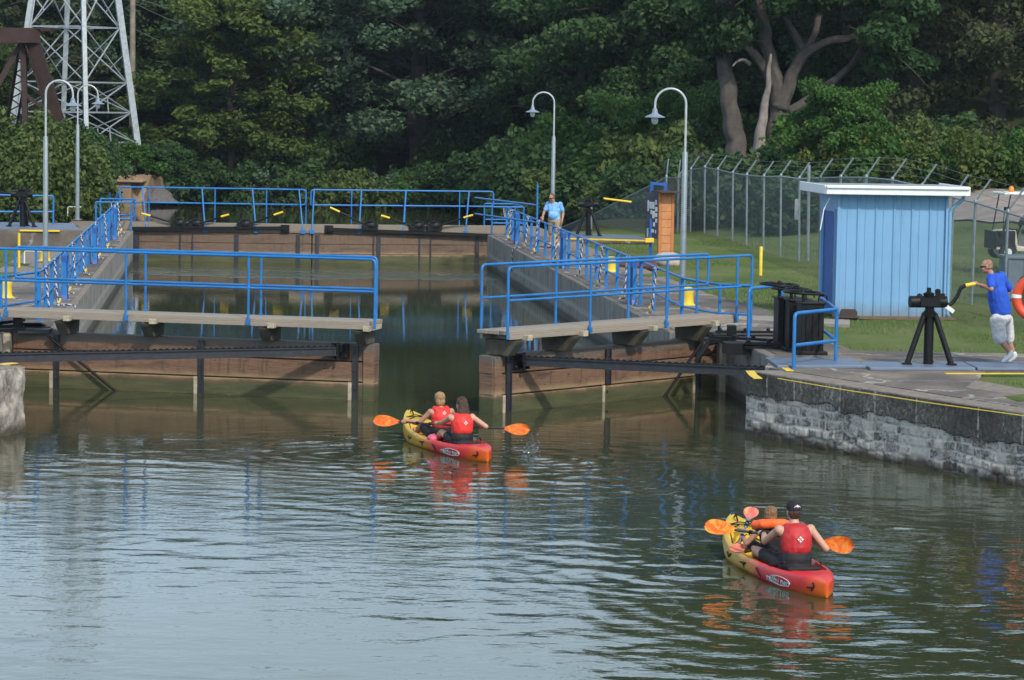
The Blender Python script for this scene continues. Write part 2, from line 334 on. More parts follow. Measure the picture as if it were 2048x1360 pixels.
class MB:
    def __init__(s): s.v = []; s.f = []; s.m = []
    def add(s, vs, fs, mi=0):
        o = len(s.v); s.v += [tuple(p) for p in vs]; s.f += [tuple(i + o for i in f) for f in fs]; s.m += [mi] * len(fs); return s
    def box(s, c, size, rot=None, mi=0, ax=None):        # ax: (ex, ey) horizontal unit axes
        hx, hy, hz = size[0] / 2, size[1] / 2, size[2] / 2
        vs = []
        for z in (-hz, hz):
            for x, y in ((-hx, -hy), (hx, -hy), (hx, hy), (-hx, hy)):
                p = V((x, y, z))
                if rot is not None: p = rot @ p
                if ax is not None: p = ax[0] * p.x + ax[1] * p.y + V((0, 0, p.z))
                vs.append(V(c) + p)
        return s.add(vs, [(3, 2, 1, 0), (4, 5, 6, 7), (0, 1, 5, 4), (1, 2, 6, 5), (2, 3, 7, 6), (3, 0, 4, 7)], mi)
    def bar(s, a, b, w, h=None, up=V((0, 0, 1)), mi=0):  # rectangular bar between two points
        a, b = V(a), V(b); h = h or w; d = (b - a).normalized()
        x = d.cross(up)
        if x.length < 1e-4: x = d.cross(V((1, 0, 0)))
        x.normalize(); y = x.cross(d).normalized()
        vs = [p + x * (i * w / 2) + y * (j * h / 2) for p in (a, b) for i, j in ((-1, -1), (1, -1), (1, 1), (-1, 1))]
        return s.add(vs, [(0, 1, 2, 3), (7, 6, 5, 4), (0, 4, 5, 1), (1, 5, 6, 2), (2, 6, 7, 3), (3, 7, 4, 0)], mi)
    def angle(s, a, b, w, th=None, up=V((0, 0, 1))):     # L-section
        a, b = V(a), V(b); th = th or w * .14; d = (b - a).normalized(); x = d.cross(up)
        if x.length < 1e-4: x = d.cross(V((1, 0, 0)))
        x.normalize(); y = x.cross(d).normalized()
        s.bar(a, b, w, th, up); s.bar(a + y * (w / 2 + th / 2) - x * (w / 2 - th / 2), b + y * (w / 2 + th / 2) - x * (w / 2 - th / 2), th, w, up); return s
    def tube(s, pts, r, n=8, closed=False, mi=0, mfun=None, rf=None):
        pts = [V(p) for p in pts]; k = len(pts)
        rr = r if hasattr(r, '__len__') else [r] * k
        vs = []; nrm = None
        for i, p in enumerate(pts):
            if closed: d = pts[(i + 1) % k] - pts[i - 1]
            else: d = pts[min(i + 1, k - 1)] - pts[max(i - 1, 0)]
            if d.length < 1e-9: d = V((0, 0, 1))
            d.normalize()
            if nrm is None:
                nrm = d.cross(V((0, 0, 1)))
                if nrm.length < 1e-3: nrm = d.cross(V((1, 0, 0)))
            nrm = (nrm - d * nrm.dot(d)).normalized(); bi = d.cross(nrm)
            for j in range(n):
                a = 2 * math.pi * j / n; vs.append(p + (nrm * math.cos(a) + bi * math.sin(a)) * rr[i] * (rf(i, a) if rf else 1))
        o = len(s.v); s.v += [tuple(p) for p in vs]
        for i in range(k if closed else k - 1):
            for j in range(n):
                a, b = i * n + j, i * n + (j + 1) % n; c, d = ((i + 1) % k) * n + (j + 1) % n, ((i + 1) % k) * n + j
                s.f.append((o + a, o + b, o + c, o + d)); s.m.append(mfun(i, j) if mfun else mi)
        if not closed:
            s.f.append(tuple(o + j for j in reversed(range(n)))); s.m.append(mi)
            s.f.append(tuple(o + (k - 1) * n + j for j in range(n))); s.m.append(mi)
        return s
    def lathe(s, prof, n=20, c=(0, 0, 0), mi=0):
        c = V(c); vs = [c + V((r * math.cos(2 * math.pi * j / n), r * math.sin(2 * math.pi * j / n), z)) for r, z in prof for j in range(n)]
        fs = [(i * n + j, i * n + (j + 1) % n, (i + 1) * n + (j + 1) % n, (i + 1) * n + j) for i in range(len(prof) - 1) for j in range(n)]
        fs += [tuple(reversed(range(n))), tuple((len(prof) - 1) * n + j for j in range(n))]
        return s.add(vs, fs, mi)
    def ball(s, c, r, n=12, mi=0):
        r = V(r) if hasattr(r, '__len__') else V((r, r, r)); k = n // 2; o = len(s.v)
        vs = [V(c) + V((r.x * math.sin(math.pi * i / k) * math.cos(2 * math.pi * j / n), r.y * math.sin(math.pi * i / k) * math.sin(2 * math.pi * j / n), r.z * math.cos(math.pi * i / k))) for i in range(k + 1) for j in range(n)]
        fs = [(i * n + j, (i + 1) * n + j, (i + 1) * n + (j + 1) % n, i * n + (j + 1) % n) for i in range(k) for j in range(n)]
        return s.add(vs, fs, mi)
    def prism(s, poly, z0, z1, mi=0):                    # plan polygon (world points) extruded
        n = len(poly); vs = [V((p[0], p[1], z0)) for p in poly] + [V((p[0], p[1], z1)) for p in poly]
        return s.add(vs, [tuple(range(n, 2 * n)), tuple(reversed(range(n)))] + [(i, (i + 1) % n, n + (i + 1) % n, n + i) for i in range(n)], mi)
    def extr(s, pts, d, mi=0):                           # planar outline extruded along d
        n = len(pts); d = V(d); vs = [V(p) for p in pts] + [V(p) + d for p in pts]
        return s.add(vs, [tuple(range(n, 2 * n)), tuple(reversed(range(n)))] + [(i, (i + 1) % n, n + (i + 1) % n, n + i) for i in range(n)], mi)
    def mesh(s, name, off=V((0, 0, 0))):
        me = bpy.data.meshes.new(name); me.from_pydata([(V(p) - off)[:] for p in s.v], [], s.f); me.update()
        for p, k in zip(me.polygons, s.m): p.material_index = k
        bm = bmesh.new(); bm.from_mesh(me); bmesh.ops.remove_doubles(bm, verts=bm.verts, dist=1e-5)
        bmesh.ops.recalc_face_normals(bm, faces=bm.faces); bm.to_mesh(me); bm.free()
        return me
    def build(s, name, m, parent=None, origin=None, smooth=None, bevel=0):
        off = root_off(parent) if parent is not None else (V(origin) if origin is not None else V((0, 0, 0)))
        me = s.mesh(name, off); return link(name, me, m, parent, None if parent is not None else off, smooth, bevel)
def link(name, me, m, parent=None, loc=None, smooth=None, bevel=0):
    for k in (m if isinstance(m, (list, tuple)) else [m]): me.materials.append(k)
    o = bpy.data.objects.new(name, me); C.objects.link(o)
    if parent is not None: o.parent = parent
    elif loc is not None: o.location = loc
    if smooth is not None:
        me.polygons.foreach_set('use_smooth', [True] * len(me.polygons))
        if smooth < 180: me.set_sharp_from_angle(angle=R(smooth))
    if bevel:
        b = o.modifiers.new('bevel', 'BEVEL'); b.width = bevel; b.segments = 2; b.limit_method = 'ANGLE'; b.angle_limit = R(40)
    return o
def arc(c, r, a0, a1, n, ex, ey): return [V(c) + V(ex) * (r * math.cos(a0 + (a1 - a0) * i / n)) + V(ey) * (r * math.sin(a0 + (a1 - a0) * i / n)) for i in range(n + 1)]
def roundpath(pts, r=.09, n=4):                          # polyline with rounded corners
    pts = [V(p) for p in pts]; out = [pts[0]]
    for i in range(1, len(pts) - 1):
        a, b, c = pts[i - 1], pts[i], pts[i + 1]; r1 = min(r, (a - b).length * .45, (c - b).length * .45)
        p, q = b + (a - b).normalized() * r1, b + (c - b).normalized() * r1
        out += [(p * (1 - t) + b * t) * (1 - t) + (b * (1 - t) + q * t) * t for t in [k / n for k in range(n + 1)]]
    return out + [pts[-1]]
def np_mesh(name, Vt, Fq, tint=None):
    me = bpy.data.meshes.new(name); n, k = len(Vt), len(Fq); w = Fq.shape[1]
    me.vertices.add(n); me.vertices.foreach_set('co', np.asarray(Vt, np.float32).ravel())
    me.loops.add(k * w); me.loops.foreach_set('vertex_index', np.asarray(Fq, np.int32).ravel())
    me.polygons.add(k); me.polygons.foreach_set('loop_start', np.arange(0, k * w, w, dtype=np.int32))
    me.update(calc_edges=True); me.validate()
    if tint is not None:
        a = me.attributes.new('tint', 'FLOAT', 'POINT'); a.data.foreach_set('value', np.asarray(tint, np.float32))
    return me
# ------------------------------------------------------------------ the setting: water and ground
def sstep(x, a, b):
    t = np.clip((x - a) / (b - a), 0, 1); return t * t * (3 - 2 * t)
def build_water():
    xs = np.arange(-10.5, 10.51, .06); ys = np.arange(24.5, 50.01, .035)
    X, Y = np.meshgrid(xs, ys); rng = np.random.default_rng(3)
    Z = np.zeros_like(X)
    patch = np.zeros_like(X)
    for k in range(9):
        a = rng.uniform(0, 2 * np.pi); w = rng.uniform(3.0, 9); patch += np.sin((X * np.cos(a) + 1.3 * Y * np.sin(a)) * 2 * np.pi / w + rng.uniform(0, 6.3))
    patch = .72 + .14 * patch; patch = np.clip(patch, .25, 1.5)
    for k in range(80):
        lam = .26 * (5.0 ** rng.uniform(0, 1) ** 1.3); a = np.pi / 2 + rng.normal(0, .55)
        amp = .0019 * lam / (2 * np.pi)
        Z += amp * np.sin((X * np.cos(a) + Y * np.sin(a)) * 2 * np.pi / lam + rng.uniform(0, 6.3))
    calm = (1 - .60 * sstep(Y, 43.5, 49)) * (1 + 1.1 * sstep(X / np.maximum(Y, 1), -.02, .06))
    Z *= patch * calm
    for k, (cx, cy, lam, amp, reach) in enumerate(((-.35, 43.8, .55, .0062, 3.6), (-2.6, 44.6, .45, .0042, 2.8), (.35, 45.0, .36, .0060, 1.8), (3.75, 31.9, .55, .0058, 3.2), (2.2, 33.9, .42, .0040, 2.4), (4.6, 33.2, .4, .0024, 1.8))):
        d = np.hypot(X - cx, Y - cy); th_ = np.arctan2(Y - cy, X - cx); wob = d + .07 * np.sin(3 * th_ + k) + .05 * np.sin(X * 2.3 + Y * 1.1 + k); Z += .72 * amp * np.sin(wob * 2 * np.pi / lam) * np.exp(-(d / reach) ** 2) * sstep(d, .05, .5) * (.65 + .35 * np.sin(2 * th_ + 1.3 * k + .8 * d))
    edge = sstep(X, -10.4, -9.6) * (1 - sstep(X, 9.6, 10.4)) * sstep(Y, 24.6, 26) * (1 - sstep(Y, 48.6, 49.9))
    Z *= edge
    ny, nx = X.shape; P = np.stack([X.ravel(), Y.ravel(), Z.ravel()], 1)
    i = np.arange(nx * ny).reshape(ny, nx)
    Fq = np.stack([i[:-1, :-1].ravel(), i[:-1, 1:].ravel(), i[1:, 1:].ravel(), i[1:, :-1].ravel()], 1)
    E = []
    for x0, x1, y0, y1 in ((-300, -10.5, -80, 400), (10.5, 300, -80, 400), (-10.5, 10.5, -80, 24.5), (-10.5, 10.5, 50, 400)):
        E += [(x0, y0, 0), (x1, y0, 0), (x1, y1, 0), (x0, y1, 0)]
    E = np.array(E); n = len(P)
    # share the border height so that no slit shows
    Fq = np.vstack([Fq, np.arange(n, n + len(E)).reshape(-1, 4)]); P = np.vstack([P, E])
    me = np_mesh('water', P, Fq); m = bpy.data.materials.new('murky_canal_water'); t = nt(m); b = t.nodes['Principled BSDF']
    geo = t.nodes.new('ShaderNodeNewGeometry').outputs['Position']; s = sepz(t, geo)
    n1 = noise(t, geo, .13, 3)
    c = ramp(t, n1.outputs[0], [(.35, (.034, .044, .022)), (.65, (.050, .055, .026))]).outputs[0]
    t.links.new(c, b.inputs['Base Color']); b.inputs['Roughness'].default_value = .0; b.inputs['IOR'].default_value = 1.33
    # breeze patch inside the chamber
    d = t.nodes.new('ShaderNodeVectorMath'); d.operation = 'DISTANCE'
    mp = mapping(t, geo, (.22, .55, 0)); t.links.new(mp, d.inputs[0]); q = L(.5, 38.0); d.inputs[1].default_value = (q.x * .22, q.y * .55, 0)
    msk = mth(t, 'SUBTRACT', 1.0, band(t, d.outputs['Value'], .8, 1.9))
    msk = mth(t, 'MULTIPLY', msk, band(t, noise(t, geo, .7, 3).outputs[0], .36, .56))
    near = mth(t, 'SUBTRACT', 1.0, band(t, s[1], 44, 52))
    amt = mth(t, 'ADD', mth(t, 'ADD', .012, mth(t, 'MULTIPLY', msk, 1.5)), mth(t, 'MULTIPLY', near, .032))
    w = noise(t, mapping(t, geo, (.75, 1.5, 1)), 3.6, 3, .55)
    w2 = noise(t, geo, 9, 2)
    hh = mth(t, 'MULTIPLY', mth(t, 'ADD', w.outputs[0], mth(t, 'MULTIPLY', w2.outputs[0], .25)), amt)
    bp = t.nodes.new('ShaderNodeBump'); bp.inputs['Strength'].default_value = 1; bp.inputs['Distance'].default_value = .1
    t.links.new(hh, bp.inputs['Height']); t.links.new(bp.outputs[0], b.inputs['Normal'])
    o = link('water', me, m, None, V((0, 0, 0)), 180); tag(o, kind='structure')
build_water()

def chan(v):                                     # half width of the channel
    v = np.asarray(v, float)
    w = np.where(v < -6.4, 6.9 + (-6.4 - v) * .46, 7.7)
    w = np.where(v > 46, 7.9 + sstep(v, 50, 95) * 10, w)
    return np.minimum(w, 26)
def bank_h(x, y):
    x, y = np.asarray(x, float), np.asarray(y, float)
    h = np.full(np.broadcast(x, y).shape, H - .03)
    right = sstep(x, 6, 16)
    h = h + right * sstep(y, 84, 118) * 2.0 + right * np.clip((y - 118) * .30, 0, 30) * sstep(x, 4, 22)
    h = h + right * sstep(x, 13, 22) * sstep(y, 66, 100) * 1.2
    h = h + sstep(y, 152, 200) * (2.5 + 10 * sstep(x, -5, 12))
    h = h + (1 - sstep(x, -26, -20)) * sstep(y, 104, 130) * 2.0
    return h
def ground_h(x, y):
    u = (np.asarray(x) + 2.72) * .995 + (np.asarray(y) - 54) * .0995; v = -(np.asarray(x) + 2.72) * .0995 + (np.asarray(y) - 54) * .995
    b = bank_h(x, y); w = chan(v)
    hard = v < 47
    rise = np.where(hard, (np.abs(u) > w + .3).astype(float), sstep(np.abs(u), w, w + 3))
    rise = np.where(v > 96, np.maximum(rise, sstep(v, 96, 99)), rise)
    return -1.6 + (b + 1.6) * rise
def gz(p): return float(ground_h(np.array([p[0]]), np.array([p[1]]))[0])
def build_ground():
    us = np.concatenate([np.arange(-600, -60, 30), np.arange(-60, -12, 1.5), np.arange(-12, -5, .35), np.arange(-5, 5, 1), np.arange(5, 14, .35), np.arange(14, 60, 1.2), np.arange(60, 600, 30)])
    vs = np.concatenate([np.arange(-150, -30, 10), np.arange(-30, 60, .6), np.arange(60, 130, 1.2), np.arange(130, 220, 4), np.arange(220, 1600, 60)])
    U, W = np.meshgrid(us, vs); X = -2.72 + U * .995 - W * .0995; Y = 54 + U * .0995 + W * .995
    Z = ground_h(X, Y); rng = np.random.default_rng(5)
    for k in range(12):
        a = rng.uniform(0, 6.3); lam = rng.uniform(2.5, 12); Z += (.012 + .05 * sstep(Y, 100, 120)) * np.sin((X * np.cos(a) + Y * np.sin(a)) * 6.28 / lam + k)
    ny, nx = X.shape; i = np.arange(nx * ny).reshape(ny, nx)
    Fq = np.stack([i[:-1, :-1].ravel(), i[:-1, 1:].ravel(), i[1:, 1:].ravel(), i[1:, :-1].ravel()], 1)
    me = np_mesh('ground', np.stack([X.ravel(), Y.ravel(), Z.ravel()], 1), Fq)
    m = bpy.data.materials.new('mown_grass_and_forest_floor'); t = nt(m); b = t.nodes['Principled BSDF']
    geo = t.nodes.new('ShaderNodeNewGeometry').outputs['Position']; s = sepz(t, geo)
    n1 = noise(t, geo, .35, 5, .6); n2 = noise(t, geo, 9, 6, .7); n3 = noise(t, mapping(t, geo, (1, .25, 1), (0, 0, R(24))), .9, 3)
    g = ramp(t, n1.outputs[0], [(.3, (.070, .110, .030)), (.5, (.105, .150, .044)), (.72, (.155, .180, .066))]).outputs[0]
    g = mixc(t, mth(t, 'MULTIPLY', band(t, n3.outputs[0], .45, .62), .45), g, (.165, .172, .080))
    g = mixc(t, mth(t, 'MULTIPLY', band(t, n2.outputs[0], .50, .68), .5), g, (.042, .062, .018))
    fl = ramp(t, n2.outputs[0], [(.3, (.030, .026, .016)), (.6, (.040, .050, .018)), (.8, (.080, .066, .045))]).outputs[0]
    c = mixc(t, band(t, mth(t, 'ADD', s[1], mth(t, 'MULTIPLY', n1.outputs[0], 6)), 103, 109), g, fl)
    dirt = band(t, noise(t, geo, .16, 6, .7).outputs[0], .60, .68)
    c = mixc(t, mth(t, 'MULTIPLY', dirt, .7), c, (.150, .110, .070))
    t.links.new(c, b.inputs['Base Color']); b.inputs['Roughness'].default_value = .95; b.inputs['Specular IOR Level'].default_value = .1
    setbump(t, b, n2.outputs[0], .8, .05)
    tag(link('ground', me, m, None, V((0, 0, 0)), 180), kind='structure')
build_ground()

def lpoly(pts): return [L(u, v) for u, v in pts]
def sheet(name, pts, z, m, kind='structure', th=.06, **kw):
    mb = MB(); mb.prism(pts, z - th, z); o = mb.build(name, m, origin=(pts[0][0], pts[0][1], z)); tag(o, kind=kind, **kw); return o

# lock walls: one prism each, with the recess for the open gate and the flared upstream wing
def lock_wall(s, name, label, m):
    wing = [(6.2, -6.35), (9.25, -12.9), (14.5, -24), (30, -52), (33, -51), (17, -22), (10.2, -9), (9.0, -5)]
    pl = [(6.1, 42.8), (6.1, 1.75), (7.1, 1.75), (7.1, -6.3)] + wing + [(8.6, 50), (6.4, 50), (6.4, 46.4), (7.1, 46.4), (7.1, 42.8)]
    if s > 0: pts = lpoly(pl)
    else: pts = lpoly([(-u, v) for u, v in pl])[::-1]
    mb = MB(); mb.prism(pts, -1.8, H)
    o = mb.build(name, m, origin=(pts[0].x, pts[0].y, 0), bevel=.03)
    tag(o, label, 'lock wall', 'concrete lock walls'); return o
lw_l = lock_wall(-1, 'lock_wall', 'sunlit grey concrete lock wall on the side with the pale block nose and two tall lamps', M['lock_wall'])
lw_r = lock_wall(1, 'lock_wall', 'shaded streaked concrete lock wall continuing into the flared stone wing beside the light blue shed', M['lock_wall_shaded'])

# masonry facing of the right wing, worn concrete nose on the left
def stone_facing(name, a, b, n_out, parent, zt, seed, masonry=True, colmode=0):
    rng = np.random.default_rng(seed); Lh = (b - a).length; ds = .022
    S = np.arange(0, Lh + ds, ds); Zs = np.arange(-.35, zt, .018); SS, ZZ = np.meshgrid(S, Zs)
    def fbm(sx, sz, k0, seed2):
        r = np.random.default_rng(seed2); o = np.zeros_like(SS)
        for k in range(22):
            f = k0 * 2 ** r.uniform(0, 4); a_ = r.uniform(0, 6.3); o += np.sin((SS * sx * np.cos(a_) + ZZ * sz * np.sin(a_)) * f + r.uniform(0, 6.3) + 1.7 * np.sin(SS * f * .31 + k)) / f ** .6
        return o / np.abs(o).max()
    n1, n2 = fbm(1, 1, 3, seed + 1), fbm(1, 2, 1.1, seed + 2)
    capline = zt - .40 + .09 * n2 + .07 * n1 - (.12 * SS / max(Lh, 1))
    h = np.zeros_like(SS); tone = np.zeros_like(SS)
    row_h = .165; wz = ZZ + .35 + .045 * n2 + .03 * n1 + .02 * np.sin(SS * 2.1); row = np.floor(wz / row_h).astype(int)
    for r_ in np.unique(row):
        m_ = row == r_; e = [0]
        while e[-1] < Lh + 1: e.append(e[-1] + rng.uniform(.16, .46))
        e = np.array(e); k = np.searchsorted(e, SS[m_] + .05 * n1[m_]) - 1; k = np.clip(k, 0, len(e) - 2)
        d = np.minimum(SS[m_] - e[k], e[k + 1] - SS[m_]); zc = wz[m_] - r_ * row_h; d = np.minimum(d, np.minimum(zc, row_h - zc))
        tn = rng.uniform(.0, 1, len(e)); pr = rng.uniform(-.02, .035, len(e))
        jt = np.clip(d / .028, 0, 1)
        h[m_] = (-.014 + (.014 + pr[k] * .7) * jt); tone[m_] = np.where(jt < .6, .86, .22 + .55 * tn[k])
    h += .016 * n1; tone = np.clip(tone + .42 * n1 + .2 * n2, 0, 1)
    if not masonry:
        h = .05 * n1 + .07 * n2; tone = np.clip(.45 + .5 * n1 + .2 * n2, 0, 1); capline = capline * 0 + 9
    cap = ZZ > capline
    h = np.where(cap, .045 + .008 * n1, h); tone = np.where(cap, np.clip(.42 + .3 * n1 + .2 * n2, 0, .9), tone)
    kind = np.where(cap, 2.0, 0) ; val = np.clip(tone, 0, .999) + kind
    if masonry:
        for s0 in np.cumsum(rng.uniform(.7, 1.6, 12)): val = np.where(cap & (np.abs(SS - s0 - .03 * n1) < .018), 2.97, val)
    algae = np.clip((.20 - ZZ + .12 * n1 + .06 * n2) / .15, 0, 1)
    d = (b - a).normalized()
    P = np.stack([a.x + d.x * SS + n_out.x * (h + .03), a.y + d.y * SS + n_out.y * (h + .03), ZZ], -1).reshape(-1, 3)
    off = root_off(parent) if parent.name in OFF else V(parent.location)
    P = P - np.array(off); ny, nx = SS.shape; i = np.arange(nx * ny).reshape(ny, nx)
    Fq = np.stack([i[:-1, :-1].ravel(), i[:-1, 1:].ravel(), i[1:, 1:].ravel(), i[1:, :-1].ravel()], 1)
    if np.cross(P[i[0, 1]] - P[i[0, 0]], P[i[1, 0]] - P[i[0, 0]]).dot(np.array(n_out)) < 0: Fq = Fq[:, ::-1]
    me = np_mesh(name, P, Fq, val.ravel()); al = me.attributes.new('algae', 'FLOAT', 'POINT'); al.data.foreach_set('value', algae.ravel().astype(np.float32))
    m = bpy.data.materials.new(name); t = nt(m); bs = t.nodes['Principled BSDF']
    at1 = t.nodes.new('ShaderNodeAttribute'); at1.attribute_name = 'tint'; at2 = t.nodes.new('ShaderNodeAttribute'); at2.attribute_name = 'algae'
    oc = objco(t); nn = noise(t, oc, 15, 10, .8, .5)
    f = at1.outputs['Fac']; fr = mth(t, 'SUBTRACT', f, mth(t, 'MULTIPLY', band(t, f, 1.4, 1.6), 2.0))
    if masonry: c1 = ramp(t, mth(t, 'ADD', fr, mth(t, 'MULTIPLY', mth(t, 'SUBTRACT', nn.outputs[0], .5), 2.8)), [(.05, (.055, .044, .038)), (.30, (.16, .145, .135)), (.52, (.34, .325, .31)), (.70, (.52, .49, .44)), (.95, (.62, .58, .51))]).outputs[0]
    if masonry:                                  # lime runs and rust smeared over stones and joints alike
        lm = noise(t, mapping(t, oc, (1, 1, 1.6)), 3.4, 9, .72, .8); c1 = mixc(t, mth(t, 'MULTIPLY', band(t, lm.outputs[0], .47, .60), .78), c1, (.56, .53, .47)); rs = noise(t, mapping(t, oc, (1.5, 1.5, .7)), 2.3, 7, .7, .5); c1 = mixc(t, mth(t, 'MULTIPLY', band(t, rs.outputs[0], .54, .66), .55), c1, (.17, .125, .085))
    else: c1 = ramp(t, mth(t, 'ADD', fr, mth(t, 'MULTIPLY', mth(t, 'SUBTRACT', nn.outputs[0], .5), 1.8)), [(.1, (.09, .08, .07)), (.45, (.27, .235, .20)), (.85, (.50, .46, .41))]).outputs[0]
    c2 = ramp(t, mth(t, 'ADD', fr, mth(t, 'MULTIPLY', mth(t, 'SUBTRACT', nn.outputs[0], .5), 3.2)), [(.1, (.035, .034, .030)), (.5, (.088, .084, .074)), (.75, (.16, .15, .13)), (.99, (.36, .34, .31))]).outputs[0]
    c = mixc(t, band(t, f, 1.4, 1.6), c1, c2)
    c = mixc(t, mth(t, 'MULTIPLY', at2.outputs['Fac'], .93), c, (.036, .027, .017))
    t.links.new(c, bs.inputs['Base Color']); bs.inputs['Roughness'].default_value = .9
    setbump(t, bs, nn.outputs[0], .6, .02)
    return link(name, me, m, parent, None, 180)
a_, b_ = L(6.2, -6.35), L(9.25, -12.9); d_ = (b_ - a_).normalized(); nn_ = V((d_.y, -d_.x, 0)); nn_ = nn_ if nn_.dot(V((-1, -1, 0))) > 0 else -nn_
stone_facing('stone_facing', a_, b_ + d_ * 3.5, nn_, lw_r, H - .004, 11)
nose_a, nose_b = L(-6.2, -6.35), L(-9.25, -12.9); dl = (nose_b - nose_a).normalized(); nl = V((-dl.y, dl.x, 0)); nl = nl if nl.dot(V((1, -1, 0))) > 0 else -nl
stone_facing('worn_facing', nose_a, nose_a + dl * 3.2, nl, lw_l, H - .004, 21, False)
# quoin stones where the gates hinge
for s, par in ((-1, lw_l), (1, lw_r)):
    mb = MB(); mb.box(L(s * 7.28, 1.25, -.1), (.62, .9, 2.3), ax=(EU, EV))
    off = V(par.location); o = link('quoin_stone', mb.mesh('quoin_stone', off), mat('quoin_limestone', (.33, .29, .22), .9, var=.3, scale=4, bump=.6, bscale=14), par, None, None, .04)

# pavements and platforms on the banks
T = H + .012
sheet('pavement', lpoly([(6.25, 42), (6.25, 1.7), (7.3, 1.6), (7.3, -3.3), (6.6, -5.9), (9.3, -11.9), (11.5, -16.4), (12.3, -15.6), (9.3, -9.2), (10.4, -6.4), (22, -7.6), (22, -4.4), (8.9, -2.4), (8.7, 2.6), (9.3, 8), (8.0, 22), (8.0, 42)]), T, M['concrete'])
sheet('pavement', lpoly([(-6.25, 42), (-6.25, 1.7), (-7.2, 1.6), (-7.2, -6.2), (-9.4, -11), (-13, -11), (-13, 6), (-9.2, 11), (-7.6, 14), (-7.55, 42)][::-1]), T, M['concrete'])
pw = [at(1430, 637, T), at(1560, 643, T), at(1700, 650, T), at(1700, 640, T), at(1560, 634, T), at(1440, 628, T)]
sheet('footpath', pw, T + .006, mat('worn_footpath', (.27, .25, .21), .9, bump=.3))
# stain lines of mortar and yellow paint
def stripe(name, pix, w, z, m, lab):
    pts = [at(px, py, z) for px, py in pix]; mb = MB()
    for p, q in zip(pts, pts[1:]):
        d = (q - p).normalized(); n = V((-d.y, d.x, 0)) * w / 2; mb.prism([p - n, q - n, q + n, p + n], z - .004, z + .006)
    o = mb.build(name, m, origin=pts[0]); tag(o, lab, 'paint line'); return o
tag(stripe('edge_line', [(1556, 757), (1690, 780), (1860, 806), (2080, 836)], .036, T + .004, M['yellow'], 'thin worn yellow line along the top edge of the stone wing wall'))
stripe('edge_line', [(1500, 742), (1506, 750), (1516, 757)], .15, T + .004, M['yellow'], 'short yellow mark on the corner of the stone wing wall')
stripe('edge_line', [(1566, 731), (1572, 737), (1580, 742)], .13, T + .004, M['yellow'], 'small yellow mark beside the foot of the blue angled guard rail')
stripe('edge_line', [(1890, 747), (2070, 747)], .14, T + .006, M['yellow'], 'broad yellow line on the pavement before the right winch walkway')
stripe('edge_line', [(2, 729), (30, 726)], .14, T + .004, M['yellow'], 'yellow paint dab on the pale block nose')
M['edge_plate'] = M['plate']
PZ = H + .06
for k, (pix, lab) in enumerate((([(1530, 714), (1702, 715.5), (1736, 731), (1555, 731)], 'blue grey steel cover plate under the angled guard rail'),
        ([(1720, 723), (1926, 723), (1951, 735.5), (1741, 735.5)], 'blue grey steel cover plate beneath the black tripod winch'),
        ([(1929, 723), (2090, 723), (2100, 736), (1955, 735.5)], 'blue grey steel cover plate under the pushing man'))):
    pts = [at(px, py, PZ) for px, py in pix]; mb = MB(); mb.prism(pts, T + .002, PZ)
    tag(mb.build('cover_plate', M['plate'], origin=pts[0], bevel=.006), lab, 'cover plate', 'steel cover plates along the winch walkway')
# raised winch platforms at the far end
def platform(lab, pix, z0, z1, edge_pix):
    top = [at(px, py, z1) for px, py in pix]; o = thing('winch_platform', lab, 'platform', (top[0].x, top[0].y, z0), 'raised winch platforms at the far end')
    mb = MB(); mb.prism(top, z0, z1); mb.build('slab', M['concrete'], o, bevel=.02)
    mb = MB()
    for k in range(len(edge_pix) - 1):
        p, q = at(*edge_pix[k], z1), at(*edge_pix[k + 1], z1); mb.bar(p + V((0, -.03, -.02)), q + V((0, -.03, -.02)), .06, .05)
    mb.build('yellow_edge', M['yellow'], o); 
    mb = MB(); c = sum(top, V((0, 0, 0))) / len(top); mb.prism([c + (p - c) * .93 for p in top], z1 + .001, z1 + .02); mb.build('deck_plate', M['plate'], o); return o
platform('raised concrete winch platform with a yellow edge at the foot of the lamps', [(-60, 458), (168, 461), (152, 447), (-60, 444)], .9, 1.62, [(40, 459.3), (120, 460.4)])
platform('low concrete winch platform with a yellow edge behind the man in the pale shirt', [(1118, 475), (1302, 480), (1278, 472), (1130, 466)], .9, 1.24, [(1120, 475.4), (1300, 480.3)])
def gravel_road():
    rows_ = [(378, 388), (392, 400), (408, 414), (424, 432), (440, 455)]; G = []
    for j, (yl, yr) in enumerate(rows_):
        for i in range(15): px = 1850 + 22 * i; q = at_ground(px, yl + (yr - yl) * i / 14 + 2 * math.sin(i * 1.7 + j)); G.append(q + V((0, 0, .07)))
    mb = MB(); mb.add(G, [(j * 15 + i, j * 15 + i + 1, (j + 1) * 15 + i + 1, (j + 1) * 15 + i) for j in range(4) for i in range(14)]); tag(mb.build('road', M['road'], origin=G[0], smooth=180), kind='structure')
gravel_road()
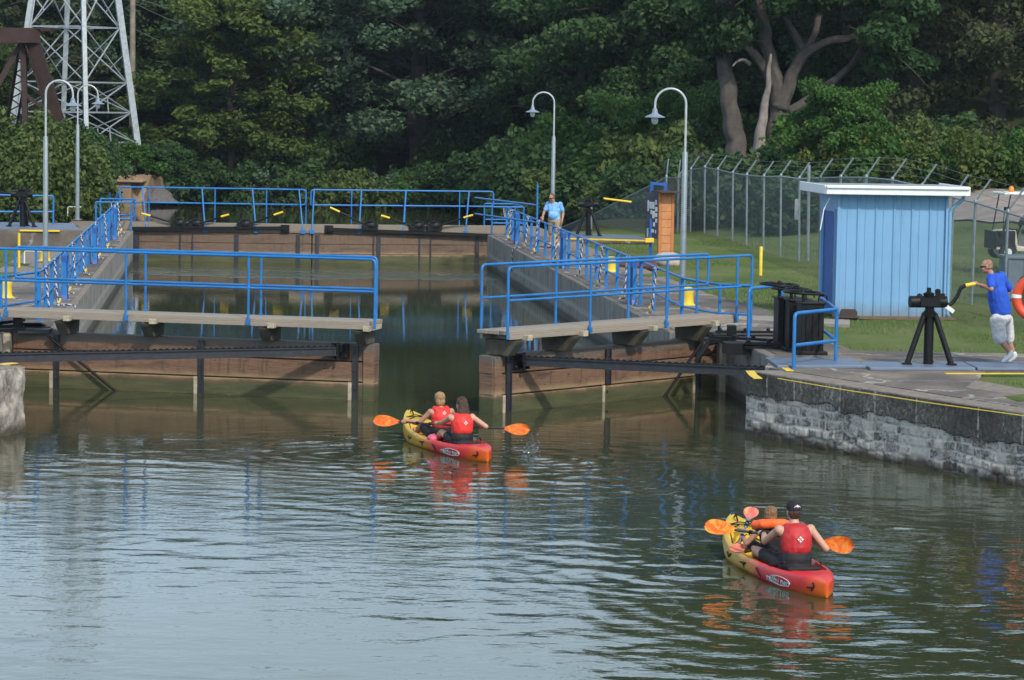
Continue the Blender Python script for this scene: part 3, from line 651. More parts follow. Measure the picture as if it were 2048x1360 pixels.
# ------------------------------------------------------------------ lock gates
def gate(label, free, hinge, ztop, strap_px, front_px, rear_px, corbel_px, beam_end, rod, side):
    fr, hi = L(*free), L(*hinge); d = (hi - fr).normalized(); Ln = (hi - fr).length
    n = V((d.y, -d.x, 0)); n = n if n.y < 0 else -n
    P = lambda s, nn, z: fr + d * s + n * nn + V((0, 0, z))
    def s_at(px, nn=0, z=1.2):
        lo, hi_ = -1.5, Ln + 2; f0 = proj(P(lo, nn, z))[0]; f1 = proj(P(hi_, nn, z))[0]
        for _ in range(40):
            m = (lo + hi_) / 2; f = proj(P(m, nn, z))[0]
            if (f < px) == (f0 < f1): lo = m
            else: hi_ = m
        return lo
    g = thing('lock_gate', label, 'lock gate', (fr.x, fr.y, 0), 'timber lock gates')
    mb = MB(); zs = [ztop, ztop - .35, ztop - .74, ztop - 1.10, ztop - 1.5, ztop - 2.2]
    for k in range(5):
        o_ = .022 * ((k * 7) % 3 - 1)
        mb.box(P(Ln / 2, -.16 + o_, (zs[k] + zs[k + 1]) / 2), (Ln, .34, zs[k] - zs[k + 1] - .024), ax=(d, n))
    mb.box(P(.11, -.15, ztop / 2 - .8), (.20, .40, ztop + 1.56), ax=(d, n))
    mb.build('leaf', M['gate_wood'], g, bevel=.012)
    for px in strap_px:
        s = s_at(px, .03, .5); mb = MB(); zb_ = .34 if px == 1215 else -.95; zc_, hh_ = (ztop - .04 + zb_) / 2, ztop - .04 - zb_; mb.box(P(s, .035, zc_), (.11, .03, hh_), ax=(d, n)); mb.box(P(s + side * .05, .06, zc_), (.02, .04, hh_), ax=(d, n))
        for z in (.9, .55, .2): mb.ball(P(s - side * .02, .055, z), .022, 6)
        st = mb.build('strap', M['steel'], g)
        mb = MB(); mb.box(P(s - side * .11, .028, ztop / 2 - .5), (.07, .03, ztop * .55), ax=(d, n)); mb.build('batten', M['beam_end'], g)
    # walkway on corbels
    zd = 1.53; s0, s1 = -.05, Ln + .1
    mb = MB()
    for k in range(3): mb.box(P((s0 + s1) / 2 + .02 * k, -.24 + .26 * k, zd - .035), (s1 - s0, .25, .07), ax=(d, n))
    mb.box(P((s0 + s1) / 2, .40, zd - .11), (s1 - s0 - .06, .05, .08), ax=(d, n)); mb.box(P((s0 + s1) / 2, -.30, zd - .12), (s1 - s0 - .1, .06, .10), ax=(d, n))
    mb.build('walkway', M['deck'], g, bevel=.008)
    for px in corbel_px:
        s = s_at(px, .3, 1.3); mb = MB()
        q = [P(s - .10, .24, ztop + .002), P(s - .10, -.30, ztop + .002), P(s - .10, -.34, zd - .18), P(s - .10, .48, zd - .18), P(s - .10, .44, zd - .24)]
        mb.extr(q, d * .20); cb = mb.build('corbel', M['corbel'], g, bevel=.01)
        mb = MB(); mb.box(P(s + .17 * side, .12, zd - .125), (.13, .86, .10), ax=(d, n)); mb.build('joist', M['beam_end'], g, bevel=.008)
    def railing(nn, pxs, s_start, s_end, zt, zm, zb, nm, curl):
        mb = MB(); zz = lambda z: z
        path = [P(s_start, nn, zb), P(s_start, nn, zt), P(s_end, nn, zt)] + ([P(s_end, nn, zm), P(s_end - .2, nn, zm)] if curl else [P(s_end, nn, zb)])
        mb.tube(roundpath(path, .1), .026); mb.tube([P(s_start, nn, zm), P(s_end, nn, zm)], .024)
        rl = mb.build(nm, M['blue'], g, smooth=50)
        for px in pxs:
            s = s_at(px, nn, 2.0); mb = MB(); mb.tube([P(s, nn, zb), P(s, nn, zt)], .025); mb.box(P(s, nn, zb + .05), (.07, .06, .10), ax=(d, n)); mb.build('rail_post', M['blue'], rl, smooth=50)
    railing(.45, front_px[1:-1], s_at(front_px[0], .45, 2), s_at(front_px[-1], .45, 2), 2.71, 2.10, 1.40, 'front_railing', False)
    railing(-.33, rear_px[1:-1], s_at(rear_px[0], -.33, 2), s_at(rear_px[-1], -.33, 2), 2.71, 2.10, 1.46, 'rear_railing', True)
    # push beam with rack, bracket
    b0 = P(.72, .16, .93); be = V(beam_end)
    mb = MB(); mb.bar(b0, be, .05, .13); mb.bar(b0 + V((0, 0, .07)), be + V((0, 0, .07)), .12, .02); mb.bar(b0 - V((0, 0, .07)), be - V((0, 0, .07)), .12, .02)
    pb = mb.build('push_beam', M['steel'], g)
    mb = MB(); k = int((be - b0).length / .12)
    for i in range(k): q = b0.lerp(be, (i + .5) / k); mb.bar(q + V((0, 0, .08)), q + V((0, 0, .115)) , .05, .06)
    mb.bar(b0 + V((0, 0, .088)), be + V((0, 0, .088)), .07, .018); mb.build('rack', M['black'], pb)
    mb = MB()
    mb.box(P(.66, .035, .93), (.34, .05, .30), ax=(d, n)); mb.box(P(.60, .12, 1.0), (.05, .18, .14), ax=(d, n)); mb.box(P(.76, .12, .87), (.05, .18, .16), ax=(d, n))
    for a in (-.11, .11):
        for z in (-.10, .10): mb.ball(P(.66 + a, .075, .93 + z), .03, 8)
    mb.tube([P(.68, .16, .76), P(.68, .16, 1.1)], .03); mb.build('beam_bracket', M['black'], g)
    mb = MB(); mb.tube([P(s_at(rod[0][0], .12, 1), .12, rod[0][1]), P(s_at(rod[1][0], .15, 0), .15, rod[1][1])], .028); mb.build('tie_rod', M['black'], g, smooth=60)
    return g, P, s_at
gl, PL, sL = gate('timber lock gate standing closed with its blue railed walkway before the left bank', (0.0, -1.19), (-6.95, 1.2), 1.08,
    (113, 402, 711), (750, 497, 252, 12, -150), (753, 522, 291, 72, 30), (722, 532, 296, 125), at(-60, 717, .95), ((95, 1.02), (238, -.05)), -1)
gr, PR, sR = gate('timber lock gate swung partly open with its blue railed walkway before the black handwheels', (2.06, -3.29), (7.0, 1.2), 1.06,
    (1016, 1215, 1395), (1016, 1181, 1334, 1474, 1503), (963, 1112, 1257, 1394, 1416), (1028, 1140, 1280, 1405), at(1530, 744, .95), ((1404, 1.0), (1325, -.05)), 1)

def far_gate(label, free, hinge, rail_px, brace_px, post_px, gears, beam, strap_px, s_gn):
    fr, hi = L(*free), L(*hinge); d = (hi - fr).normalized(); Ln = (hi - fr).length; n = V((d.y, -d.x, 0)); n = n if n.y < 0 else -n
    P = lambda s, nn, z: fr + d * s + n * nn + V((0, 0, z))
    def s_at(px, nn=0, z=1.2):
        lo, h2 = -2, Ln + 3; f0, f1 = proj(P(lo, nn, z))[0], proj(P(h2, nn, z))[0]
        for _ in range(40):
            m = (lo + h2) / 2
            if (proj(P(m, nn, z))[0] < px) == (f0 < f1): lo = m
            else: h2 = m
        return lo
    g = thing('lock_gate', label, 'lock gate', (fr.x, fr.y, 0), 'timber lock gates')
    mb = MB(); zt = 1.36; zs = [zt, 1.03, .66, .31, -.05, -.6, -1.5]
    for k in range(6): mb.box(P(Ln / 2, -.16 + (.05 if k == 0 else .012 * (k % 2)), (zs[k] + zs[k + 1]) / 2), (Ln, .34, zs[k] - zs[k + 1] - .012), ax=(d, n))
    mb.build('leaf', M['gate_wood_far'], g, bevel=.012)
    for px, w in strap_px:
        s = s_at(px, .03, .6); mb = MB(); mb.box(P(s, .035, .0), (w, .04, 1.98), ax=(d, n)); mb.build('strap', M['steel'], g)
    b0, be = P(s_at(beam[0][0], .2, 1), .14, beam[0][1]), P(s_at(beam[1][0], .2, 1), .20, beam[1][1])
    mb = MB(); mb.bar(b0, be, .10, .11); mb.build('push_beam', M['black'], g)
    mb = MB(); s = s_at(beam[0][0], .1, 1.2); mb.box(P(s, .06, 1.19), (.30, .10, .28), ax=(d, n)); mb.box(P(s, .12, 1.22), (.12, .14, .20), ax=(d, n)); mb.build('beam_bracket', M['black'], g)
    # railing
    zr, zm = 2.55, 2.02; a, b = s_at(rail_px[0], -.3, 2.3), s_at(rail_px[1], -.3, 2.3)
    mb = MB(); mb.tube(roundpath([P(a, -.3, zm), P(a, -.3, zr), P(b, -.3, zr), P(b, -.3, zm), P(a, -.3, zm)], .12), .03)
    rl = mb.build('railing', M['blue'], g, smooth=50)
    for px in post_px:
        s = s_at(px, -.3, 2); mb = MB(); mb.tube([P(s, -.3, 1.30), P(s, -.3, zr)], .024); mb.build('rail_post', M['blue'], rl, smooth=50)
    for pt, pb in brace_px:
        s, s2 = s_at(pt, -.28, 2.5), s_at(pb, .08, 1.15); mb = MB(); mb.tube([P(s, -.27, zr), P(s2, .09, 1.12)], .03); mb.box(P(s2, .07, 1.10), (.16, .05, .14), ax=(d, n)); mb.build('brace', M['blue'], rl, smooth=50)
    for gx, hx, hy in gears:
        s = s_at(gx, .1, 1.25); mb = MB(); c = P(s, .14, 1.33)
        mb.ball(c, (.26, .15, .19), 10); mb.box(c + V((0, 0, -.08)), (.52, .24, .16), ax=(d, n)); mb.lathe([(.12, .0), (.14, .06), (.07, .12)], 10, c + V((0, 0, .08)))
        for e in (-.24, .24): mb.ball(c + d * e, (.06, .06, .05), 8)
        mb.tube([P(s - .14 * s_gn, -.08, -1), P(s - .14 * s_gn, -.05, 1.75)], .022)
        vg = mb.build('valve_gear', M['black'], g, smooth=40)
        tip = atY(hx, hy, c.y - .1); q = c.lerp(tip, .76); m1 = c.lerp(tip, .22) + V((0, 0, -.04))
        mb = MB(); mb.tube([c, m1, q], .032); cr = mb.build('crank', M['black'], vg, smooth=50)
        mb = MB(); mb.tube([q, tip], .038); mb.build('grip', M['yellow'], vg, smooth=50)
    return g
far_gate('closed far lock gate reaching the left wall, with three yellow handled cranks', (.03, 43.9), (-7.0, 44.5), (240, 612),
    ((285, 293), (404, 410), (505, 512), (598, 606)), (298, 430, 533, 612), ((358, 283, 427), (392, 458, 429), (490, 566, 424)), ((570, 1.22), (262, 1.13)), ((273, .2), (360, .05), (385, .05), (473, .14), (596, .13)), -1)
far_gate('closed far lock gate reaching the right wall, with three yellow handled cranks', (.07, 43.9), (7.0, 44.5), (622, 987),
    ((628, 624), (723, 718), (812, 806), (938, 931)), (703, 810, 919), ((740, 660, 415), (834, 762, 431), (868, 946, 430)), ((658, 1.20), (982, 1.02)), ((634, .13), (747, .05), (757, .14), (839, .05), (861, .05), (954, .14)), 1)

# ------------------------------------------------------------------ hand rails on the lock walls, ladder frames, ropes
def wall_rail(label, s):
    o = thing('wall_railing', label, 'railing', L(s * 6.55, 22, H), 'blue handrails along the lock walls')
    if s > 0: path = [(6.62, 41.2), (6.58, 3.0), (7.0, 1.1), (7.6, .9)]
    else: path = [(-6.6, 42.4), (-6.55, 3.2), (-7.2, 1.5), (-8.1, 1.2)]
    for nm, z, r in (('top_rail', H + 1.0, .028), ('mid_rail', H + .42, .024)):
        mb = MB(); mb.tube(roundpath([L(u, v, z) for u, v in path], .3), r); mb.build(nm, M['blue'], o, smooth=50)
    v = 3.2
    while v < 41.5:
        mb = MB(); p = L(s * 6.58, v, H); mb.box(p + V((0, 0, .5)), (.075, .05, 1.0), ax=(EU, EV)); mb.box(p + V((0, 0, .01)), (.16, .14, .02), ax=(EU, EV)); mb.build('rail_post', M['blue'], o); v += 1.98
    for u, v in path[2:]:
        mb = MB(); mb.tube([L(u, v, H - .3), L(u, v, H + 1)], .03); mb.build('rail_post', M['blue'], o, smooth=50)
    return o
wall_rail('blue pipe handrail along the sunlit left lock wall, hung with ropes', -1)
wall_rail('blue pipe handrail along the shaded right lock wall, hung with ropes', 1)
names3 = ('nearest the open gates', 'midway along the wall', 'nearest the closed far gates')
for s, sd in ((-1, 'left'), (1, 'right')):
    for k, v in enumerate((9.3, 23.0, 36.0)):
        o = thing('ladder_guard', f'blue ladder guard on the {sd} lock wall, {names3[k]}', 'ladder guard', L(s * 6.42, v, H), 'blue ladder guards on the lock walls')
        for j in range(4):
            mb = MB(); p = L(s * 6.42, v - .27 + .18 * j, H); mb.bar(p, p + V((0, 0, 1.04)), .09, .05, up=EV); mb.build('upright', M['blue_dark'] if j % 2 else M['blue'], o)
        mb = MB(); c = L(s * 6.36, v, H)
        mb.extr([c - EV * .33 + V((0, 0, .02)), c + EV * .33 + V((0, 0, .02)), c + EV * .24 + V((0, 0, .30)), c - EV * .24 + V((0, 0, .30))], EU * s * .12)
        mb.build('foot_plate', M['blue_dark'], o)
        mb = MB(); mb.extr([c - EV * .30 + V((0, 0, .86)), c + EV * .30 + V((0, 0, .86)), c + EV * .30 + V((0, 0, 1.0)), c - EV * .30 + V((0, 0, 1.0))], EU * s * .12); mb.build('head_plate', M['blue_dark'], o)
def strand(mb, pts, r=.021):
    pts = roundpath(pts, .05, 3); out = []
    for a, b in zip(pts, pts[1:]):
        k = max(1, int((b - a).length / .045)); out += [a.lerp(b, i / k) for i in range(k)]
    out.append(pts[-1]); mb.tube(out, r, 6, mfun=lambda i, j: ((i + j) // 2) % 2)
def rope(label, s, v, kind, rng):
    top = L(s * 6.55, v, H + 1.03); o = thing('mooring_rope', label, 'rope', (top.x, top.y, H), 'mooring ropes hung on the wall handrails')
    mb = MB(); side = -s * EU
    strand(mb, [top + V((0, 0, -.05)) + side * .06, top, top - side * .06 + V((0, 0, -.07)), top + side * .03 + V((0, 0, -.12)), top + side * .05 + V((0, 0, -.3)), top + side * .08 + V((0, 0, -1.0)), top + side * .16 + EV * .06 + V((0, 0, -1.005)), top + side * .22 - EV * .1 + V((0, 0, -1.005))])
    for q in range(1 if kind == 0 else 2):
        e = EV * rng.uniform(-.22, .22); strand(mb, [top + V((0, 0, -.03)), top + e * .3 + side * .04 + V((0, 0, -.4)), top + e + side * .10 + V((0, 0, -.99)), top + e * 1.6 + side * .12 + V((0, 0, -1.005))])
    if kind == 2: strand(mb, [top + side * .15 + V((0, 0, -1.0)), top + side * .40 + V((0, 0, -1.0)), top + side * .49 + V((0, 0, -1.06)), top + side * .49 + EV * .05 + V((0, 0, -1.75))])
    mb.build('rope_strands', [M['rope_white'], M['rope_blue']], o, smooth=180)
    mb = MB(); b = top + side * .12 + V((0, 0, -.93)); mb.tube([b, b + V((0, 0, .07)) + side * .02], [.035, .028], 8); mb.tube(arc(b + V((0, 0, -.02)), .045, 0, 6.28, 8, EV, V((0, 0, 1))), .012, 5); mb.build('tag', M['yellow'], o, smooth=60)
rng = random.Random(4)
lr = [(4.6, 1), (7.4, 2), (11.2, 0), (14.2, 1), (18.2, 1), (25.6, 0), (31.0, 1), (38.6, 0), (40.8, 0)]
ordn = ['first', 'second', 'third', 'fourth', 'fifth', 'sixth', 'seventh', 'eighth', 'ninth']
for k, (v, kd) in enumerate(lr): rope(f'blue and white rope on the left lock handrail, {ordn[k]} rope counted from the near gate', -1, v, kd, rng)
for k, (v, kd) in enumerate([(6.6, 1), (11.0, 1), (15.6, 1), (19.6, 0), (25.4, 1), (30.6, 0), (33.6, 2), (38.8, 1)]): rope(f'blue and white rope on the right lock handrail, {ordn[k]} rope counted from the near gate', 1, v, kd, rng)

def pipe_rail(name, label, paths, posts, r=.028, group=None, m='blue'):
    p0 = V(paths[0][0]); o = thing(name, label, 'railing', (p0.x, p0.y, H), group)
    for k, p in enumerate(paths):
        mb = MB(); mb.tube(roundpath(p, .1), r); mb.build('rail', M[m], o, smooth=50)
    for a, b in posts:
        mb = MB(); mb.tube([a, b], r); mb.build('post', M[m], o, smooth=50)
    return o
g_ = 'short blue pipe guard rails'
Zt = H + .98; Zm = H + .42
A, B, D = at(1587, 739, H), at(1671, 728, H), at(1640, 700, H)
up = lambda p, z: V((p.x, p.y, z))
pipe_rail('guard_rail', 'angled blue guard rail standing in front of the black valve stands', [[A, up(A, Zt), up(B, Zt), up(D, Zt), up(D, Zt - .22), up(D, Zt - .26) + V((-.1, 0, 0))], [up(A, Zm), up(B, Zm), up(D, Zm)]], [(B, up(B, Zt))], .032, g_)
A, B = at(1496, 676, H), at(1562, 668, H)
pipe_rail('guard_rail', 'blue hoop rail reaching behind the black handwheels', [[A, up(A, Zt), up(B, Zt), B]], [], .032, g_)
# rails at the far ends of the lock
A, B, D = at(1073, 503, H), L(6.9, 42.6, H), L(7.6, 46, H)
pipe_rail('guard_rail', 'tall blue post and two rails beside the man in the pale shirt', [[V((A.x, A.y, 2.55)), V((A.x - 2.0, A.y + 6, 2.55))], [V((A.x, A.y, 2.02)), V((A.x - 2.0, A.y + 6, 2.02))]], [(A, V((A.x, A.y, 3.22)))], .03, g_)
def boxrail(lab, c, w, dd, ch):
    q = [c + EU * a + EV * b for a, b in ((-w, -dd), (w, -dd), (w, dd), (-w, dd))]
    o = pipe_rail('guard_rail', lab, [[up(q[0], Zt), up(q[1], Zt), up(q[2], Zt), up(q[3], Zt)], [up(q[0], Zm), up(q[1], Zm), up(q[2], Zm), up(q[3], Zm)]], [(up(p, H - .05), up(p, Zt)) for p in q], .03, g_)
    for e in (-.2, .25):
        mb = MB(); mb.tube([q[0] + EV * (.3 + e) + EU * w + V((0, 0, Zt - H)) + V((.10 * math.cos(a), 0, -.42 * math.sin(a))) for a in [math.pi * i / 8 for i in range(9)]], .012, 6); mb.build('slack_rope', M['rope_white'], o, smooth=60)
boxrail('blue box of rails at the right end of the closed far gates', L(6.75, 43.8, H), .55, 1.5, 1)
boxrail('blue box of rails at the left end of the closed far gates', L(-6.75, 44.0, H), .6, 1.6, 1)
A, B = at(-40, 452, 1.62) + V((0, 1.2, 0)), at(94, 452, 1.62) + V((0, 1.2, 0)); Q = (A + B) / 2
pipe_rail('guard_rail', 'long low blue rail behind the far left black winch', [[up(A, 2.55), up(B, 2.52), up(B, 1.62)], [up(A, 2.02), up(B, 2.02)]], [(Q, up(Q, 2.53)), (A, up(A, 2.55))], .03, g_)
mb = MB(); p = at(205, 425, 1.3); 
for e in (0, .22, .5): mb.bar(p + V((e, 0, -.4)), p + V((e + .05, 0, .75)), .10, .06)
mb.bar(p + V((-.35, .3, -.5)), p + V((.1, 0, .9)), .05, .05); tag(mb.build('rail_stub', M['blue_dark'], origin=p - V((0, 0, .4))), 'cluster of dark blue uprights at the far end of the left handrail', 'railing')

# ------------------------------------------------------------------ winches, valve stands, bollards, lamps
def winch(label, base, handle_tip, h=1.12, grip_len=.36, sag=True, s=1.0):
    o = thing('tripod_winch', label, 'winch', base, 'black tripod winches'); c = V(base) + V((0, 0, h * .80))
    for a in (200, 340, 80):
        mb = MB(); f = V(base) + V((math.cos(R(a)), math.sin(R(a)), 0)) * .42 * s; mb.tube([f, c + V((math.cos(R(a)), math.sin(R(a)), 0)) * .10 - V((0, 0, .02))], .052 * s, 10); mb.box(f + V((0, 0, .015)), (.16, .16, .03)); mb.build('leg', M['black'], o, smooth=50)
    mb = MB(); mb.tube([V(base), c + V((0, 0, .05))], .085 * s, 12); mb.build('pedestal', M['black'], o, smooth=50)
    mb = MB(); mb.lathe([(.13, -.06), (.14, .0), (.08, .05), (.08, .12)], 14, c); mb.tube([c + V((-.36, -.05, .20)), c + V((-.05, 0, .20)), c + V((.30, .05, .20))], .105 * s, 12); mb.box(c + V((0, 0, .20)), (.34, .30, .15)); mb.lathe([(.09, 0), (.10, .07), (.04, .10), (.04, .17)], 12, c + V((-.02, 0, .28))); mb.box(c + V((.18, 0, .30)), (.16, .12, .10)); mb.lathe([(.05, 0), (.05, .06), (.02, .08)], 8, c + V((.14, .02, .35))); mb.ball(c + V((-.18, 0, .29)), .06, 8)
    mb.build('gear_head', M['black'], o, smooth=40)
    st = c + V((.26, .02, .17)); tip = V(handle_tip); dx = tip - st
    gs = tip - (tip - (st + dx * .6 + V((0, 0, .1)))).normalized() * grip_len
    if sag: pts = [st, st + V((dx.x * .22, dx.y * .3, -.02)), st + V((dx.x * .42, dx.y * .5, dx.z * .35)), st + V((dx.x * .52, dx.y * .6, dx.z * .78)), V((gs.x, gs.y, gs.z))]
    else: pts = [st, st + dx * .3 + V((0, 0, .02)), gs]
    mb = MB(); mb.tube(roundpath(pts, .16, 6), .034 * s, 10); mb.build('crank', M['black'], o, smooth=60)
    mb = MB(); mb.tube([gs, tip], .036 * s, 10); mb.build('grip', M['yellow'], o, smooth=60); return o
wb = at(1856, 728, PZ); grip_tip = atY(1951, 567, wb.y + .12)
w1 = winch('black tripod winch with bent crank that the man in royal blue pushes', (wb.x, wb.y, PZ), grip_tip, 1.13, .19)
mb = MB(); q = atY(1900, 618, wb.y); mb.box(q, (.17, .02, .07), rot=Matrix.Rotation(R(35), 3, 'Y')); mb.build('paper_tag', M['wire_white'], w1)
p = at(1176, 471, 1.26); winch('black tripod winch with straight yellow grip behind the man in the pale shirt', (p.x, p.y, 1.26), atY(1263, 404, p.y), 1.08, .95, False)
p = at(45, 453, 1.64); winch('black tripod winch on the raised platform behind the far left blue rail', (p.x, p.y, 1.64), atY(-30, 386, p.y), 1.0, .3, False)

def valve_stand(label, p, wheel, wr, seed):
    o = thing('valve_stand', label, 'valve stand', p, 'black valve stands with handwheels'); p = V(p)
    mb = MB(); mb.box(p + V((0, 0, .48)), (.42, .46, .96), ax=(EU, EV)); mb.box(p + V((0, 0, .965)), (.48, .52, .04), ax=(EU, EV))
    for e in (-.12, .0, .12): mb.box(p - EV * .235 + EU * e + V((0, 0, .47)), (.03, .03, .86), ax=(EU, EV))
    mb.box(p + V((0, 0, .04)), (.56, .6, .08), ax=(EU, EV)); mb.build('cabinet', M['black'], o, bevel=.012)
    mb = MB(); a = p + V((.14, -.05, .98)); mb.tube(roundpath([a, a + V((0, 0, .12)), a + V((.15, 0, .12)), a + V((.15, 0, .03))], .04), .014, 6); mb.build('hook_handle', M['black'], o, smooth=60)
    w = V(wheel); mb = MB(); mb.tube([V((w.x, w.y, p.z + .95)), w + V((0, 0, .03))], .03, 8); mb.ball(w + V((0, 0, .03)), .05, 8); mb.build('stem', M['black'], o, smooth=60)
    mb = MB(); tl = Matrix.Rotation(R(2.5), 3, 'Y')
    mb.tube([w + tl @ V((wr * math.cos(a), wr * math.sin(a), 0)) for a in [6.2832 * k / 32 for k in range(32)]], .024, 8, True)
    for k in range(5):
        a = 6.2832 * k / 5 + seed; mb.tube([w, w + tl @ V((wr * .5 * math.cos(a), wr * .5 * math.sin(a), .03)), w + tl @ V((wr * math.cos(a), wr * math.sin(a), 0))], .017, 6)
    mb.build('handwheel', M['black'], o, smooth=60)
v1, v2, v3 = at(1572, 697, H), at(1594, 702, H), at(1619, 709, H)
for k, (p, (wx, wy)) in enumerate(((v1, (1559, 569)), (v2, (1583, 578)), (v3, (1607, 585)))):
    valve_stand(('black valve stand with the highest handwheel, farthest from the blue angled rail', 'black valve stand with handwheel between its two neighbours', 'black valve stand nearest the blue angled rail, its handwheel lowest')[k], (p.x, p.y, H), atY(wx, wy, p.y), .36, .4 * k)
# anchor irons of the gate collars
o = thing('anchor_irons', 'long black anchor straps lying on the wall beside the black valve stands', 'anchor iron', L(7.6, 0, H))
for k, (a, b) in enumerate((((1432, 664), (1600, 664)), ((1420, 674), (1560, 681)), ((1490, 686), (1625, 690)))):
    mb = MB(); p, q = at(*a, H + .10), at(*b, H + .10); mb.bar(p, q, .10, .05); mb.bar(p - V((0, 0, .08)), q - V((0, 0, .08)), .05, .06)
    for e in (.05, .35, .62, .93): mb.ball(p.lerp(q, e) + V((0, 0, .04)), .045, 8)
    mb.build('strap', M['black'], o)
mb = MB(); p = at(1463, 668, H + .12); mb.box(p, (.16, .4, .34)); mb.tube([p + V((-.1, 0, -.1)), p + V((-.5, -.5, -.16)), p + V((-.72, -.6, -.5))], .05, 8); mb.build('collar', M['black'], o)
mb = MB(); mb.box(at(1540, 697, H) + V((0, .3, -.02)), (1.7, .5, .22), ax=(EU, EV)); mb.build('bearing_block', M['black'], o)
o = thing('anchor_irons', 'black anchor straps and plates at the left end of the near closed gate', 'anchor iron', L(-7.4, .8, H))
mb = MB(); p, q = at(-20, 648, H + .12), at(46, 640, H + .12); mb.bar(p, q, .10, .06); p, q = at(-20, 662, H + .05), at(48, 658, H + .05); mb.bar(p, q, .12, .06); mb.box(at(36, 647, H + .1), (.14, .3, .3)); mb.box(at(10, 655, H), (.5, .3, .12)); mb.build('strap', M['black'], o)
mb = MB(); mb.box(at(66, 652, H + .02) + V((0, .1, .02)), (.42, .8, .03), rot=Matrix.Rotation(R(-8), 3, 'X')); mb.box(at(70, 661, H - .02), (.62, .4, .08)); mb.build('step_plate', M['steel'], o)

bol = thing('bollard', 'yellow mooring bollard on the left wall nearest the water in front', 'bollard', at(12, 597, T), 'yellow mooring bollards')
mb = MB(); mb.lathe([(.20, 0), (.20, .03), (.155, .045), (.135, .10), (.13, .30), (.145, .36), (.13, .41), (.06, .435)], 20, bol.location); mb.build('post', M['yellow'], bol, smooth=45)
mb = MB(); mb.box(V(bol.location) + V((0, 0, .012)), (.5, .42, .02)); mb.build('base_plate', M['galv'], bol)
for px, py, z, lab in ((148, 477, T, 'yellow mooring bollard below the far left lamp'), (90, 523, T, 'yellow mooring bollard right behind the nearer left lamp pole'), (1222, 545, T, 'yellow mooring bollard on the right wall before the orange kiosk'), (1375, 612, T, 'yellow mooring bollard beside the foot of the nearer right lamp'), (1114, 494, T, 'yellow mooring bollard behind the legs of the man in the pale shirt')):
    dup(bol, at(px, py, z), .2, lab)

def lamp(base, top_y, arm, label):
    b = V(base); px, py = proj(b); zt = atY(px, top_y, b.y).z; o = thing('street_lamp', label, 'street lamp', b, 'gooseneck lamps along the lock'); rr = .355
    zs = zt - rr - .03; zj = b.z + (zt - b.z) * .70
    mb = MB(); mb.lathe([(.15, 0), (.15, .03), (.085, .04), (.075, .3), (.062, zj - b.z), (.05, zj - b.z + .02)], 16, b); mb.build('pole', M['galv'], o, smooth=45)
    cx = b + V((arm * rr, 0, 0)); pts = [V((b.x, b.y, zj)), V((b.x, b.y, zs))] + arc((cx.x, b.y, zs), rr, math.pi, 0, 14, V((arm, 0, 0)), V((0, 0, 1))) + [V((b.x + arm * 2 * rr, b.y, zs - .16))]
    mb = MB(); mb.tube(pts, .028, 10); mb.build('gooseneck', M['pale_steel'], o, smooth=60)
    e = pts[-1]; mb = MB(); mb.lathe([(.03, .06), (.05, .05), (.065, -.03), (.075, -.06), (.13, -.09), (.235, -.135), (.235, -.15), (.10, -.12)], 24, e); mb.build('shade', M['shade'], o, smooth=50)
    mb = MB(); mb.lathe([(.05, -.12), (.075, -.16), (.08, -.22), (.06, -.29), (.02, -.31)], 16, e); mb.build('globe', M['glass'], o, smooth=60); return o
gp = lambda px, py, z: at(px, py, z)
lamp(gp(1364, 606, H + .02), 175, -1, 'tall gooseneck lamp on the lawn right beside the orange kiosk')
lamp(gp(1104, 484, H), 183, -1, 'gooseneck lamp rising behind the man in the pale shirt')
lamp(gp(91, 543, H - .05), 158, 1, 'gooseneck lamp standing before the yellow bollard on the left bank')
lamp(at(155, 440, 1.33), 168, 1, 'farther left gooseneck lamp at the head of the left handrail')
for (px, py), lab in (((160, 433), 'white pipe stub beside the farther left lamp foot'), ((82, 528), 'white pipe stub beside the nearer left lamp foot')):
    p = at(px, py, 1.3 if py < 500 else H); p.x -= .45; mb = MB(); mb.tube(roundpath([p, p + V((0, 0, .35)), p + V((.5, 0, .35))], .06), .02, 6); tag(mb.build('pipe_stub', M['wire_white'], origin=p, smooth=60), lab, 'pipe')
p = at(38, 535, H); mb = MB(); mb.tube([p - V((0, 0, .1)), p + V((0, 0, .92))], .036, 10); tag(mb.build('marker_post', M['yellow'], origin=p, smooth=60), 'thin yellow marker post below the raised left platform', 'marker post')
p = at(1521, 552, H); mb = MB(); mb.tube([p - V((0, 0, .1)), p + V((0, 0, .78)), p + V((0, 0, .80))], [.045, .045, .03], 10); tag(mb.build('marker_post', M['yellow'], origin=p, smooth=60), 'yellow marker post standing alone on the right lawn', 'marker post')
